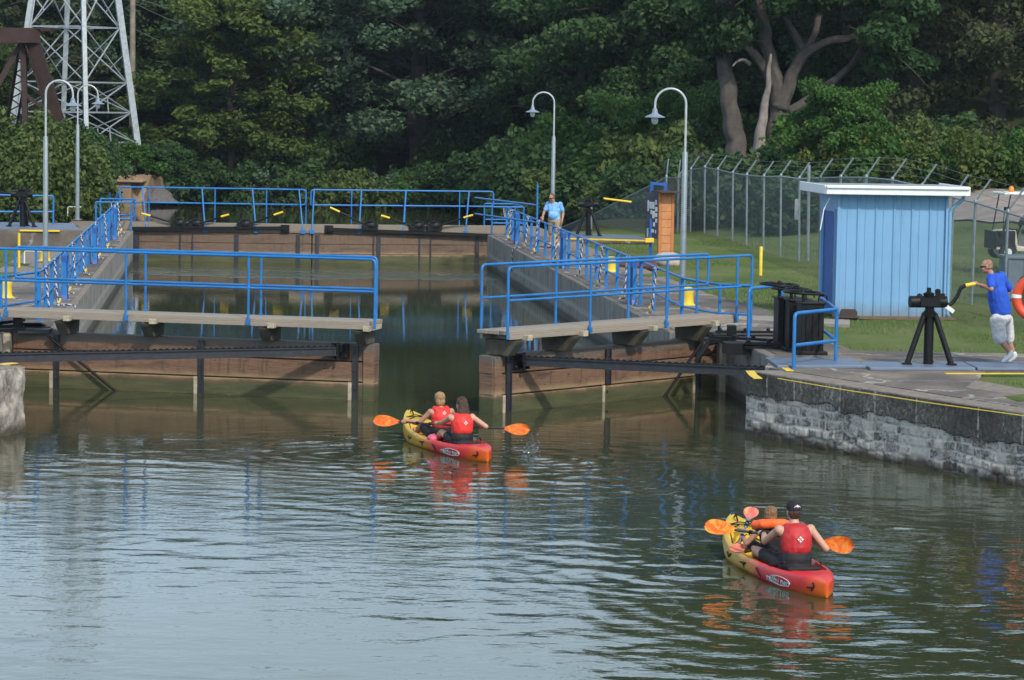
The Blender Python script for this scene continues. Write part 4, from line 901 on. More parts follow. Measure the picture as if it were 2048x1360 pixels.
# ------------------------------------------------------------------ shed, kiosk, fence, cart, life ring
def build_shed():
    A = at(1672, 634, H); B = at(1894, 640, H); B.y = A.y + (B.x - A.x) * .04
    ex = (B - A).normalized(); ey = V((-ex.y, ex.x, 0)); w = (B - A).length; dep = 1.5; h = 2.72; o = thing('shed', 'light blue metal clad shed with white roof edge and dark blue door', 'shed', A)
    # the side wall with the door recedes to the left
    C_ = at(1642, 618, H); sv = (ey - ex * .12).normalized()
    P = lambda a, b, z: A + ex * a + sv * b + V((0, 0, z))
    def clad(a0, a1, f, nm, hh, cut=None):
        mb = MB(); k = int(round((a1 - a0) / .405)); 
        for i in range(k):
            x0, x1 = a0 + (a1 - a0) * i / k, a0 + (a1 - a0) * (i + 1) / k
            mb.extr([f(x0, 0, 0), f(x0 + .025, -.03, 0), f(x0 + .05, -.03, 0), f(x0 + .075, 0, 0), f((x0 + x1) / 2 - .02, 0, 0), f((x0 + x1) / 2, -.012, 0), f((x0 + x1) / 2 + .02, 0, 0), f(x1, 0, 0), f(x1, .05, 0), f(x0, .05, 0)], V((0, 0, hh)))
        return mb.build(nm, M['shed'], o)
    clad(0, w, lambda a, n, z: P(a, 0, z) + (-ey * -n if False else ey * n), 'front_wall', h)
    nr = V((-sv.y, sv.x, 0)); 
    mb = MB()
    for b0, b1, z0, z1 in ((0, .22, 0, h), (1.24, dep, 0, h), (.22, 1.24, 2.3, h)): mb.extr([P(0, b0, z0), P(0, b1, z0), P(0, b1, z1), P(0, b0, z1)], ex * .06)
    mb.build('side_wall', M['shed'], o)
    mb = MB(); mb.extr([P(.02, .22, .03), P(.02, 1.24, .03), P(.02, 1.24, 2.3), P(.02, .22, 2.3)], ex * .04); dr = mb.build('door', M['blue_dark'], o)
    mb = MB(); mb.ball(P(-.01, .28, 1.0), .04, 8); mb.build('handle', M['galv'], dr)
    mb = MB()
    for q in ((P(-.01, .20, 0), P(-.01, .20, 2.35)), (P(-.01, 1.26, 0), P(-.01, 1.26, 2.35)), (P(-.01, .20, 2.32), P(-.01, 1.26, 2.32))): mb.bar(*q, .05)
    mb.build('door_frame', M['shed'], o)
    mb = MB(); mb.box(P(w / 2, dep, h / 2), (w, .05, h), ax=(ex, ey)); mb.extr([P(w - .05, 0.02, 0), P(w - .05, dep, 0), P(w - .05, dep, h), P(w - .05, .02, h)], ex * .05); mb.build('rear_walls', M['shed'], o)
    for p in (P(-.005, -.01, 0), P(w, -.02, 0)): mb = MB(); mb.bar(p, p + V((0, 0, h)), .09, .05); mb.build('corner_trim', M['shed'], o)
    z0, z1 = h - .02, h + .20; e = .22
    rp = [P(-.35, -.32, 0), P(w + .36, -.32, 0), P(w + .36, dep + .3, 0), P(-.35, dep + .3, 0)]
    mb = MB(); n = 4; lo = [rp[0] + V((0, 0, z0)), rp[1] + V((0, 0, z0)), rp[2] + V((0, 0, z0 + .02)), rp[3] + V((0, 0, z0 + .02))]; hi = [p + V((0, 0, .16)) for p in lo]
    mb.add(lo + hi, [(3, 2, 1, 0), (4, 5, 6, 7), (0, 1, 5, 4), (1, 2, 6, 5), (2, 3, 7, 6), (3, 0, 4, 7)]); mb.build('roof', M['roof'], o, bevel=.01)
    mb = MB(); f = ey * -.03
    mb.bar(lo[0] + f + V((-.02, 0, .09)), lo[1] + f + V((.02, 0, .09)), .05, .20); mb.bar(lo[0] + f * 2.4 + V((-.02, 0, .15)), lo[1] + f * 2.4 + V((.02, 0, .15)), .06, .05); mb.bar(lo[3] + V((-.025, 0, .09)), lo[0] + V((-.025, 0, .09)), .05, .2); mb.bar(lo[2] + V((.025, 0, .09)), lo[1] + V((.025, 0, .09)), .05, .2)
    mb.build('fascia', M['white'], o, bevel=.012)
    mb = MB(); q = P(w + .10, -.05, 0); mb.tube(roundpath([P(w + .30, -.20, h + .02), P(w + .30, -.18, h - .10), P(w + .06, -.05, h - .34), P(w + .06, -.05, .1), P(w + .06, -.2, .04)], .08), .04, 8); mb.build('downpipe', M['shed'], o, smooth=50)
    mb = MB(); q = P(.23, -.14, .0); mb.extr([q + ex * a + V((0, 0, z)) for a, z in ((-.19, 0), (.19, 0), (.19, .12), (.15, .19), (-.15, .19), (-.19, .12))], -ey * .05); mb.box(q - ey * .1 + V((0, 0, .02)), (.42, .25, .04), ax=(ex, ey))
    tag(mb.build('vent_cover', M['brown'], origin=q, bevel=.008), 'small dark brown vent cover at the base of the light blue shed', 'vent cover')
    mb = MB(); mb.tube([P(-.2, .0, 2.6), P(-.34, -.05, 2.35), P(-.42, -.1, 1.9)], .012, 5); mb.build('loose_cable', M['white'], o)
    sill = MB(); sill.prism([P(-.1, -.28, 0), P(w + .2, -.25, 0), P(w + .2, -.02, 0), P(-.1, -.02, 0)], H - .02, H + .035); tag(sill.build('bare_earth', M['pavement_soil'], origin=A), kind='structure')
M['pavement_soil'] = mat('bare_soil_strip', (.15, .105, .07), .95, bump=.6)
build_shed()

def kiosk():
    b = at(1330, 520, H + .02); o = thing('information_kiosk', 'orange boarded information kiosk with dark picture panel on its left side', 'information kiosk', b)
    ex, ey = V((.97, .24, 0)), V((-.24, .97, 0)); P = lambda x, y, z: b + ex * x + ey * y + V((0, 0, z)); h = 1.98
    # orange edge boards face the camera, the panel runs away behind
    mb = MB()
    for x in (-.19, .19): mb.box(P(x, 0, h / 2), (.09, .14, h), ax=(ex, ey))
    mb.box(P(0, .02, h - .06), (.46, .16, .10), ax=(ex, ey)); mb.build('frame', M['orange_sign'], o, bevel=.006)
    mb = MB()
    for k in range(8): mb.box(P(0, -.035, .14 + .235 * k), (.285, .06, .225), ax=(ex, ey))
    mb.build('boards', mat('light_orange_boards', (.50, .21, .08), .6), o, bevel=.006)
    mb = MB(); mb.box(P(.0, 0, h + .03), (.62, .9, .05), ax=(ex, ey)); mb.build('cap', M['brown'], o, bevel=.006)
    mb = MB(); e1 = (V((-.62, .78, 0))).normalized(); c = P(-.24, .02, 0)
    mb.extr([c + V((0, 0, .62)), c + e1 * .55 + V((0, 0, .62)), c + e1 * .55 + V((0, 0, h)), c + V((0, 0, h))], ex * .07); pn = mb.build('picture_panel', M['sign_face'], o)
    nf = V((e1.y, -e1.x, 0)); nf = nf if nf.y < 0 else -nf
    mb = MB(); rg = random.Random(2)
    def patch(a0, a1, z0, z1):
        q = c + nf * .004; mb.extr([q + e1 * a0 + V((0, 0, z0)), q + e1 * a1 + V((0, 0, z0)), q + e1 * a1 + V((0, 0, z1)), q + e1 * a0 + V((0, 0, z1))], nf * .006)
    for a0, a1, z0, z1 in ((.02, .12, 1.42, 1.56), (.02, .12, 1.26, 1.38), (.02, .10, 1.10, 1.21), (.15, .38, 1.50, 1.70), (.04, .12, 1.62, 1.76), (.40, .46, 1.42, 1.74), (.14, .24, 1.22, 1.44), (.26, .32, 1.34, 1.46), (.12, .20, .98, 1.10), (.16, .28, .80, .90), (.06, .10, .78, .88), (.40, .47, .66, .92)): mb = MB(); patch(a0, a1, z0, z1); mb.build('picture', M['off_white'], pn)
    mb = MB(); mb.bar(P(-.36, .3, 0), P(-.36, .3, 1.2), .09); mb.bar(P(-.30, .5, 0), P(-.30, .5, h + .28), .09); mb.bar(P(.12, .5, h), P(.12, .5, h + .30), .09); mb.bar(P(-.34, .5, h + .27), P(.16, .5, h + .22), .08); mb.build('blue_posts', M['blue_dark'], o)
    mb = MB(); mb.box(P(-.46, .1, .58), (.26, .06, .13), ax=(ex, ey)); mb.build('yellow_strip', M['yellow'], o)
    mb = MB(); p = at(1336, 530, H); mb.ball(p + V((0, .1, .12)), (.42, .4, .26), 16); s = mb.build('boulder', M['stone_pale'], origin=p, smooth=180); dm = s.modifiers.new('d', 'DISPLACE'); tx = bpy.data.textures.new('boulder_noise', 'CLOUDS'); tx.noise_scale = .3; dm.texture = tx; dm.strength = .12
    tag(s, 'pale rounded boulder at the foot of the orange kiosk', 'boulder')
    mb = MB(); q = [at(1235, 534, H), at(1318, 540, H), at(1312, 528, H), at(1240, 524, H)]; mb.prism(q, H, H + .08); tag(mb.build('flower_bed', mat('reddish_mulch', (.13, .045, .03), .95, bump=.8), origin=q[0]), kind='structure')
kiosk()

def chain_mat():
    m = bpy.data.materials.new('chain_link_mesh'); t = nt(m); b = t.nodes['Principled BSDF']; b.inputs['Base Color'].default_value = (.22, .25, .27, 1); b.inputs['Metallic'].default_value = .3; b.inputs['Roughness'].default_value = .5
    s = sepz(t, objco(t)); h = mth(t, 'ADD', s[0], mth(t, 'MULTIPLY', s[1], 1.0)); k = 1 / .075
    l1 = mth(t, 'LESS_THAN', mth(t, 'FRACT', mth(t, 'MULTIPLY', mth(t, 'ADD', h, s[2]), k)), .17)
    l2 = mth(t, 'LESS_THAN', mth(t, 'FRACT', mth(t, 'MULTIPLY', mth(t, 'SUBTRACT', h, s[2]), k)), .17)
    tr = t.nodes.new('ShaderNodeBsdfTransparent'); mx = t.nodes.new('ShaderNodeMixShader'); t.links.new(mth(t, 'MAXIMUM', l1, l2), mx.inputs[0]); t.links.new(tr.outputs[0], mx.inputs[1]); t.links.new(b.outputs[0], mx.inputs[2])
    t.links.new(mx.outputs[0], t.nodes['Material Output'].inputs[0]); return m
M['chain'] = chain_mat()
def fence(label, posts, arm_v, wires=3, tops=True):      # posts: (foot, top)
    o = thing('chain_link_fence', label, 'fence', posts[0][0], 'galvanised chain link fences')
    for k, (f, t_) in enumerate(posts):
        mb = MB(); mb.tube([f - V((0, 0, .2)), t_], .035, 8); mb.lathe([(.045, -.05), (.045, .02), (.02, .05)], 8, t_)
        mb.tube([t_, t_ + arm_v], .026, 6); mb.build('post', M['galv'], o, smooth=50)
    tp = [b for a, b in posts]
    mb = MB(); mb.tube([p - V((0, 0, .04)) for p in tp], .024, 6); mb.build('top_rail', M['galv'], o, smooth=60)
    mb = MB()
    for (a, b), (c, d) in zip(posts, posts[1:]): mb.add([a + V((0, -.05, -.15)), c + V((0, -.05, -.15)), d + V((0, -.05, -.05)), b + V((0, -.05, -.05))], [(0, 1, 2, 3)])
    mb.build('mesh', M['chain'], o)
    mb = MB()
    for w in range(wires): mb.tube([p + arm_v * ((w + 1) / wires) * .96 for p in tp], .005, 4)
    mb.build('barbed_wire', M['wire'], o); return o
fp = [(1356, 353, 455), (1381, 337, 456), (1409, 333, 461), (1435, 337, 467), (1465, 344, 476), (1493, 348, 486), (1527, 351, 497), (1561, 350, 507), (1598, 355, 516), (1640, 353, 525)]
ps = []
for px, ty, by in fp:
    f = at(px, by, 1.2); ps.append((f, atY(px + 1, ty, f.y)))
fence('chain link fence with angled barbed wire arms rising from the orange kiosk to the shed', ps, V((.30, .0, .46)))
f1 = atY(1333, 352, 101); f2 = atY(1180, 430, 107); f3 = atY(1118, 455, 110)
fence('chain link fence dropping towards the canal behind the man in the pale shirt', [(V((p.x, p.y, p.z - 1.9)), p) for p in (ps[0][1], f1, f2, f3)], V((.06, .0, .62)))
q0 = ps[-1]; qs = [q0]
for px, ty, by in ((1678, 352, 536), (1729, 352, 552), (1781, 357, 566), (1840, 370, 580), (1903, 392, 592), (1947, 402, 602), (2012, 422, 626), (2090, 446, 660)):
    f = at(px - 4, by, 1.2); qs.append((f, atY(px + 4, ty, f.y)))
fence('chain link fence running behind the light blue shed and before the golf cart', qs, V((.34, -.05, .52)))
mb = MB(); f = at(1616, 521, 1.2); mb.tube([f, atY(1618, 330, f.y)], .05, 8); mb.box(f.lerp(atY(1618, 330, f.y), .5) + V((-.35, 0, .1)), (.12, .03, .6)); tag(mb.build('corner_post', M['galv'], origin=f, smooth=50), 'tall fence corner post just left of the light blue shed', 'fence post')
mb = MB(); f = at(1181, 458, 1.2); mb.tube([f, f + V((0, 0, 1.0))], .06, 8); tag(mb.build('pipe_post', M['galv'], origin=f, smooth=50), 'short galvanised post behind the black winch with the yellow grip', 'post')

def golf_cart():
    o0 = at(2010, 514, 1.55); o = thing('golf_cart', 'cream golf cart with white roof and orange beacon behind the fence', 'golf cart', (0, 0, 0))
    OFF[o.name] = V((0, 0, 0))
    # local frame: +x towards the rear (right), front at the left
    def wheel(x, y):
        mb = MB(); mb.tube([(x, y - .09, .22), (x, y + .09, .22)], .22, 18); w = mb.build('wheel', M['rubber'], o, smooth=50)
        mb = MB(); mb.tube([(x, y - .10, .22), (x, y + .10, .22)], .11, 14); mb.build('rim', M['white'], w, smooth=50)
    for x in (-.85, .82):
        for y in (-.5, .5): wheel(x, y)
    mb = MB(); pr = [(-1.18, .28), (-1.15, .62), (-.98, .80), (-.62, .84), (-.55, .40), (-.20, .36), (-.12, .62), (.30, .66), (.95, .70), (1.22, .62), (1.22, .28), (1.06, .26), (1.0, .44), (.82, .50), (.64, .44), (.56, .24), (-.58, .24), (-.64, .44), (-.84, .50), (-1.02, .44), (-1.08, .28)]
    mb.extr([(x, -.55, z) for x, z in pr], (0, 1.1, 0)); mb.build('body', M['cart'], o, bevel=.03)
    mb = MB(); mb.box((-.62, 0, .62), (.1, 1.04, .5)); mb.box((-.93, -.565, .60), (.56, .035, .44)); mb.box((-1.19, 0, .55), (.04, 1.0, .5)); mb.build('front_panel', M['black'], o)
    mb = MB(); mb.box((.12, 0, .76), (.52, 1.0, .14)); mb.build('seat', M['black'], o, bevel=.03)
    mb = MB(); mb.box((.42, 0, 1.06), (.10, 1.0, .42), rot=Matrix.Rotation(R(10), 3, 'Y')); mb.build('backrest', M['black'], o, bevel=.03)
    mb = MB(); mb.box((.05, 0, 1.86), (2.1, 1.15, .07)); mb.build('roof', M['white'], o, bevel=.03)
    mb = MB()
    for x0, x1 in ((-.98, -.80), (.95, .85)):
        for y in (-.52, .52): mb.tube([(x0, y, .75), (x1, y, 1.85)], .018, 6)
    mb.build('roof_post', M['black'], o)
    mb = MB(); mb.tube([(-.52, -.25, .6), (-.34, -.25, 1.10)], .03, 8); st = mb.build('steering_column', M['black'], o)
    tl = Matrix.Rotation(R(-55), 3, 'Y'); mb = MB(); cc = V((-.33, -.25, 1.12)); mb.tube([cc + tl @ V((.2 * math.cos(a), .2 * math.sin(a), 0)) for a in [6.2832 * k / 20 for k in range(20)]], .02, 8, True)
    for a in (0, 2.1, 4.2): mb.tube([cc, cc + tl @ V((.2 * math.cos(a), .2 * math.sin(a), 0))], .015, 6)
    mb.build('steering_wheel', M['black'], st, smooth=60)
    mb = MB(); mb.lathe([(.07, 0), (.075, .03), (.07, .12), (.03, .16)], 12, (-.62, 0, 1.9)); mb.build('beacon', M['amber'], o, smooth=50)
    mb = MB(); mb.tube([(-1.02, -.58, .8), (-1.0, -.62, 1.45)], .012, 6); mb.box((-.94, -.62, 1.44), (.16, .03, .10)); mb.tube([(-1.06, -.55, .72), (-1.14, -.60, .74)], .07, 8); mb.build('mirror', M['black'], o)
    mb = MB(); mb.tube([(.42, -.5, .95), (.62, -.52, .55)], .025, 6); mb.tube([(.7, -.5, .55), (.7, -.5, 1.1)], .02, 6); mb.build('hand_rail', M['white'], o)
    o.location = (o0.x + .72, o0.y, 1.5); o.rotation_euler = (0, 0, R(8))
golf_cart()
mb = MB(); c = at(2050, 600, H + .02); mb.box(c + V((.35, .9, .48)), (1.5, .8, 1.0), ax=(EU, EV)); mb.box(c + V((.35, .9, 1.0)), (1.62, .9, .07), ax=(EU, EV))
for e in (-.68, -.30, .1): mb.box(c + EU * (e + .35) + V((0, .47, .48)), (.07, .05, .94), ax=(EU, EV))
bx = thing('storage_bin', 'blue grey storage bin behind the man in royal blue', 'storage bin', c); mb.build('bin', M['box_grey'], bx, bevel=.015)
def life_ring():
    Y = at(1990, 722, PZ).y - 1.3; c = atY(2073, 596, Y); o = thing('life_ring', 'orange red life ring with white bands on a dark post at the right edge', 'life ring', (c.x, c.y, H))
    Rr = .345; tl = Matrix.Rotation(R(-14), 3, 'Z'); mb = MB(); mb.tube([c + tl @ V((Rr * math.cos(a), 0, Rr * math.sin(a))) for a in [6.2832 * k / 40 for k in range(40)]], .085, 14, True); rg = mb.build('ring', M['ring'], o, smooth=180)
    for a0 in (R(8), R(98), R(176), R(278)):
        mb = MB(); mb.tube([c + tl @ V((Rr * math.cos(a), 0, Rr * math.sin(a))) for a in [a0 - .09 + .18 * k / 4 for k in range(5)]], .089, 14); mb.build('band', M['white'], rg, smooth=60)
    mb = MB(); mb.bar((c.x + .3, c.y + .14, H), (c.x + .3, c.y + .14, c.z + .5), .09); mb.tube([c + V((0, .07, .1)), c + V((0, .16, .1))], .36, 24); mb.build('post', M['brown'], o)
    mb = MB(); a = c + V((-.2, .02, -.36)); mb.tube([a, a + V((.1, 0, -.02)), a + V((.4, .02, -.03))], .012, 6); mb.build('line', M['rope_white'], o)
life_ring()

# ------------------------------------------------------------------ far left: lattice tower, truss bridge, abutment, track, poles
def tower():
    Y0 = 134; c = atY(148, 297, Y0); k = Y0 / FPX; zb = c.z; o = thing('lattice_tower', 'grey steel lattice transmission tower rising behind the rusty bridge', 'lattice tower', (c.x, Y0, zb))
    th = R(20); R0 = 125 * k; zt = zb + 330 * k; R1 = 76 * k
    def leg(i, t): a = th + math.pi / 2 * i; r = R0 + (R1 - R0) * t; return V((c.x + r * math.cos(a) + t * .05, Y0 + r * math.sin(a), zb + (zt - zb) * t))
    top = 2.0
    for i in range(4):
        mb = MB(); mb.angle(leg(i, -.02), leg(i, top), .24, .05); mb.build('leg', M['tower'], o)
    lv = [.04, .22, .40, .73, 1.08, 1.5, 2.0]
    for i in range(4):
        a, b = i, (i + 1) % 4; mb = MB()
        for j, t in enumerate(lv): mb.bar(leg(a, t), leg(b, t), .08, .06)
        for t0, t1 in zip(lv, lv[1:]):
            m = leg(a, t1).lerp(leg(b, t1), .5); m0 = leg(a, t0).lerp(leg(b, t0), .5)
            mb.bar(leg(a, t0), leg(b, t1), .06, .04); mb.bar(leg(b, t0), leg(a, t1), .06, .04)
            tm = (t0 + t1) / 2; x = (leg(a, tm) + leg(b, tm)) / 2
            mb.bar(leg(a, tm), leg(a, t0).lerp(leg(b, t1), .27), .05, .04) if t1 > .5 else mb.bar(x, m0, .05, .04)
        mb.build('bracing', M['tower'], o)
tower()
def bridge():
    Y = 128; o = thing('truss_bridge', 'dark rusty steel railway truss bridge entering at the left edge', 'bridge', atY(60, 300, Y))
    k = Y / FPX; tp = atY(62, 72, Y); ft = atY(146, 345, Y + 1.5); lf = atY(-260, 66, Y - 5)
    for off, nm in ((V((0, 0, 0)), 0), (V((-.9, 5.2, .05)), 1)):
        mb = MB(); mb.bar(tp + off, ft + off, .62, .50, up=V((0, 1, 0))); mb.bar(tp + off + V((-.25, -.28, -.1)), ft + off + V((-.25, -.28, -.1)), .06, .54, up=V((0, 1, 0))); mb.build('end_post', M['rust'], o)
        mb = MB(); mb.bar(lf + off, tp + off + V((.3, 0, 0)), .5, .62); mb.box(tp + off + V((-.6, 0, .33)), (3.4, .7, .06)); mb.build('top_chord', M['rust'], o)
        mb = MB(); a = tp + off + V((-.35, 0, -.2)); b = V((a.x + .15, a.y, ft.z)); mb.bar(a, b, .30, .24)
        mb.bar(a + V((-.05, 0, 0)), V((a.x - 3.2, a.y - 1, ft.z)), .26, .2); mb.bar(a + V((0, 0, -2.4)), b + V((1.2, .2, 2.6)), .18, .14); mb.bar(V((a.x - 3.1, a.y - 1, a.z)), V((a.x - 3.1, a.y - 1, ft.z)), .26, .22)
        mb.build('web_member', M['rust'], o)
        mb = MB(); mb.bar(V((lf.x, lf.y, ft.z)) + off, ft + off, .3, .45); mb.build('bottom_chord', M['rust'], o)
    # laced portal
    mb = MB(); a, b = tp + V((-.6, .3, -.5)), tp + V((-2.2, 4.9, -5.2)); 
    for e in (0, .5): mb.bar(a + V((e, 0, 0)), b + V((e, 0, 0)), .09, .12)
    for i in range(16): q, w = a.lerp(b, i / 16), a.lerp(b, (i + 1) / 16); mb.bar(q + V((.5 * (i % 2), 0, 0)), w + V((.5 * ((i + 1) % 2), 0, 0)), .05, .05)
    mb.build('portal_lacing', M['rust'], o)
bridge()
ab = thing('bridge_abutment', 'stained pale concrete bridge abutment at the water behind the far left gate', 'bridge abutment', atY(280, 405, 148))
q = [atY(190, 352, 146), atY(262, 352, 146)]; mb = MB()
mb.prism([V((q[0].x - 2, 146, 0)), V((q[1].x, 146, 0)), V((q[1].x + .6, 150, 0)), V((q[0].x - 2, 152, 0))], -1.6, q[0].z); mb.box(V(((q[0].x + q[1].x) / 2 - .6, 147.6, q[0].z - .25)), (4.4, 3.6, .12)); mb.build('bearing_block', M['abutment'], ab, bevel=.05)
a_, b_ = atY(262, 352, 146.3), atY(326, 398, 151); mb = MB(); mb.extr([V((a_.x, 146.3, -1.6)), V((b_.x, 151, -1.6)), V((b_.x, 151, b_.z + .7)), V((a_.x + .9, 147.4, a_.z)), V((a_.x, 146.3, a_.z))], V((.3, 1.2, 0))); mb.build('wing_wall', M['abutment'], ab, bevel=.05)
tr = thing('railway_track', 'railway track crossing above the pale abutment', 'railway track', atY(255, 343, 150))
for e in (0, 1.5):
    mb = MB(); mb.bar(atY(190, 349, 149) + V((0, e, .05)), atY(420, 337, 152) + V((0, e, .05)), .10, .16); mb.build('rail', M['rust'], tr)
mb = MB()
for i in range(12): p = atY(196, 350, 149).lerp(atY(415, 339, 152), i / 11); mb.box(p + V((0, .75, -.1)), (.24, 2.4, .16))
mb.build('sleepers', M['brown'], tr)
p0, p1 = atY(255, 352, 149), atY(330, 348, 152.5)
mb = MB(); mb.prism([V((p0.x, 149, 0)), V((p1.x, 150.4, 0)), V((p1.x, 158, 0)), V((p0.x, 158, 0))], 0.2, p0.z - .10); tag(mb.build('ballast', M['gravel'], origin=p0), kind='structure')
mb = MB(); mb.add([V((p0.x + .6, 148.9, p0.z - .1)), V((p1.x, 150.3, p0.z - .1)), V((p1.x + 1.5, 148.6, .2)), V((p0.x + 1.5, 147.2, .2))], [(0, 1, 2, 3)]); tag(mb.build('embankment', M['gravel'], origin=p0), kind='structure')
p = atY(259, 345, 147.5); o = thing('signal_box', 'small pale signal box on legs above the abutment', 'signal box', p); mb = MB(); mb.box(p + V((0, 0, .56)), (.26, .2, .3)); mb.build('case', M['pale_steel'], o)
mb = MB()
for e in (-.1, .1): mb.bar(p + V((e, 0, -.3)), p + V((e, 0, .42)), .05)
mb.build('stand', M['galv'], o)
p = atY(265, 92, 158); o = thing('utility_pole', 'weathered wooden utility pole standing right of the lattice tower', 'utility pole', (p.x, 158, 2)); mb = MB(); mb.tube([V((p.x, 158, 1)), V((p.x, 158, 15))], [.19, .15], 10); mb.build('pole', M['pole'], o, smooth=60)
mb = MB()
for k in range(3): mb.bar((p.x - 1.1, 158, 13.2 - k * .9), (p.x + 1.1, 158, 13.2 - k * .9), .1, .12)
mb.build('crossarm', M['pole'], o)
def wire(lab, a, b, sag):
    mb = MB(); mb.tube([a.lerp(b, i / 14) - V((0, 0, sag * 4 * (i / 14) * (1 - i / 14))) for i in range(15)], .014, 4); tag(mb.build('power_line', M['wire'], origin=a), lab, 'power line', 'power lines by the utility pole')
wire('power line sagging from the utility pole to the trees, highest', atY(265, -8, 158), atY(560, 40, 160), .5)
wire('power line sagging from the utility pole to the trees, in the middle', atY(265, 4, 158), atY(440, 70, 160), .2)
wire('power line sagging from the utility pole to the trees, lowest', atY(265, 55, 158), atY(420, 92, 160), .4)
# ------------------------------------------------------------------ trees and bushes
def leaf_cloud(name, centers, radii, n_per, size, seed, m, droop=.35, aspect=1.7, tshift=None):
    rng = np.random.default_rng(seed); cs = np.repeat(np.asarray(centers, float), n_per, 0); rs = np.repeat(np.asarray(radii, float), n_per, 0); N = len(cs)
    d = rng.normal(size=(N, 3)); d /= np.linalg.norm(d, axis=1, keepdims=True)
    r = rng.uniform(0, 1, (N, 1)) ** .45
    p = cs + d * r * rs
    nrm = d * .7 + rng.normal(size=(N, 3)) * .8 + np.array([0, 0, .6]); nrm /= np.linalg.norm(nrm, axis=1, keepdims=True)
    t = np.cross(nrm, rng.normal(size=(N, 3))); t /= np.linalg.norm(t, axis=1, keepdims=True) + 1e-9; t[:, 2] -= droop; t /= np.linalg.norm(t, axis=1, keepdims=True)
    b = np.cross(nrm, t); b /= np.linalg.norm(b, axis=1, keepdims=True) + 1e-9
    s = size * rng.uniform(.55, 1.35, (N, 1)); L_ = t * s * aspect / 2; W_ = b * s / 2
    P = np.stack([p - L_, p + W_ - L_ * .1 + nrm * s * .12, p + L_, p - W_ - L_ * .1 + nrm * s * .12], 1).reshape(-1, 3)
    ct = rng.normal(.45, .17, len(centers)); ti = np.repeat(ct, n_per) + rng.normal(0, .16, N)
    if tshift is not None: ti += tshift(p)
    return np_mesh(name, P, np.arange(4 * N).reshape(-1, 4), np.repeat(np.clip(ti, 0, 1), 4))
def branch_tube(V_, F_, pts, r0, r1, n=6):
    k = len(pts); base = len(V_)
    for i, p in enumerate(pts):
        d = (pts[min(i + 1, k - 1)] - pts[max(i - 1, 0)]); d = d / (np.linalg.norm(d) + 1e-9); a = np.cross(d, [0.3, .9, .1]); a /= np.linalg.norm(a) + 1e-9; b = np.cross(d, a); r = r0 + (r1 - r0) * i / (k - 1)
        for j in range(n): V_.append(p + (a * math.cos(6.2832 * j / n) + b * math.sin(6.2832 * j / n)) * r)
    for i in range(k - 1):
        for j in range(n): F_.append((base + i * n + j, base + i * n + (j + 1) % n, base + (i + 1) * n + (j + 1) % n, base + (i + 1) * n + j))
def make_tree(seed, Ht, spread, trunk_r, cb, n_br, n_per, leaf, crown_r=1.5, droop=.35, low=True, lean=0.0):
    rng = np.random.default_rng(seed); Vt, Ft = [], []; cen, rad = [], []
    n = 9; tr = np.array([[lean * (i / n) ** 1.4 * Ht * .2 + rng.normal(0, .10) * i * .4, rng.normal(0, .10) * i * .4, Ht * .86 * i / n] for i in range(n + 1)]); tr[0, :2] = 0
    branch_tube(Vt, Ft, tr, trunk_r, trunk_r * .22, 9)
    for k in range(n_br):
        f = cb + (1 - cb) * ((k + rng.uniform(0, 1)) / n_br) ** .9; base = np.array([np.interp(f * .97, np.linspace(0, 1, n + 1), tr[:, c]) for c in range(3)])
        a = k * 2.4 + rng.uniform(-.5, .5); env = math.sin(math.pi * min(1, (f - cb) / (1 - cb) * .78 + .20)) ** .8
        ln = spread * env * rng.uniform(.62, 1.12); up = rng.uniform(.15, .75) + .5 * f
        tip = base + np.array([math.cos(a) * ln, math.sin(a) * ln, ln * up * .55]); mid = (base + tip) / 2 + np.array([0, 0, ln * .12]) + rng.normal(0, .2, 3)
        branch_tube(Vt, Ft, np.array([base, (base + mid) / 2 + rng.normal(0, .08, 3), mid, (mid + tip) / 2 + rng.normal(0, .15, 3), tip]), trunk_r * .30 * (1.1 - f * .6), .03, 5)
        for q in range(5):
            t_ = .35 + .17 * q; c = base + (mid - base) * min(1, t_ * 2) if t_ < .5 else mid + (tip - mid) * (t_ - .5) * 2
            c = c + rng.normal(0, .38, 3) * crown_r; c[2] += rng.uniform(-.5, .3) * crown_r; cr = crown_r * rng.uniform(.45, 1.0)
            cen.append(c); rad.append([cr, cr, cr * rng.uniform(.5, .8)])
    for k in range(n_br // 3):
        cen.append(tr[-1] + rng.normal(0, 1, 3) * np.array([spread * .22, spread * .22, Ht * .07])); rad.append([crown_r] * 2 + [crown_r * .7])
    tm = np_mesh('trunk', np.array(Vt), np.array(Ft)); cm = leaf_cloud('crown', cen, rad, n_per, leaf, seed + 1, None, droop)
    for me in (tm,): me.polygons.foreach_set('use_smooth', [True] * len(me.polygons))
    return tm, cm
def make_bush(seed, w, h, n_cl, n_per, leaf, spiky=.0):
    rng = np.random.default_rng(seed); cen, rad = [], []; Vt, Ft = [], []
    for k in range(n_cl):
        a = rng.uniform(0, 6.28); r = w * math.sqrt(rng.uniform(0, 1)) * .9; z = h * rng.uniform(.08, 1) * (1 - .62 * (r / w) ** 2); c = np.array([r * math.cos(a), r * math.sin(a) * .8, z]); cr = rng.uniform(.25, .55) * (h * .3 + .25)
        cen.append(c); rad.append([cr, cr, cr * (1 + spiky)])
        if k % 4 == 0: branch_tube(Vt, Ft, np.array([[c[0] * .2, c[1] * .2, -.2], c * .55 + rng.normal(0, .06, 3), c]), .04, .012, 4)
    return np_mesh('stems', np.array(Vt), np.array(Ft)), leaf_cloud('foliage', cen, rad, n_per, leaf, seed + 1, None, .2)
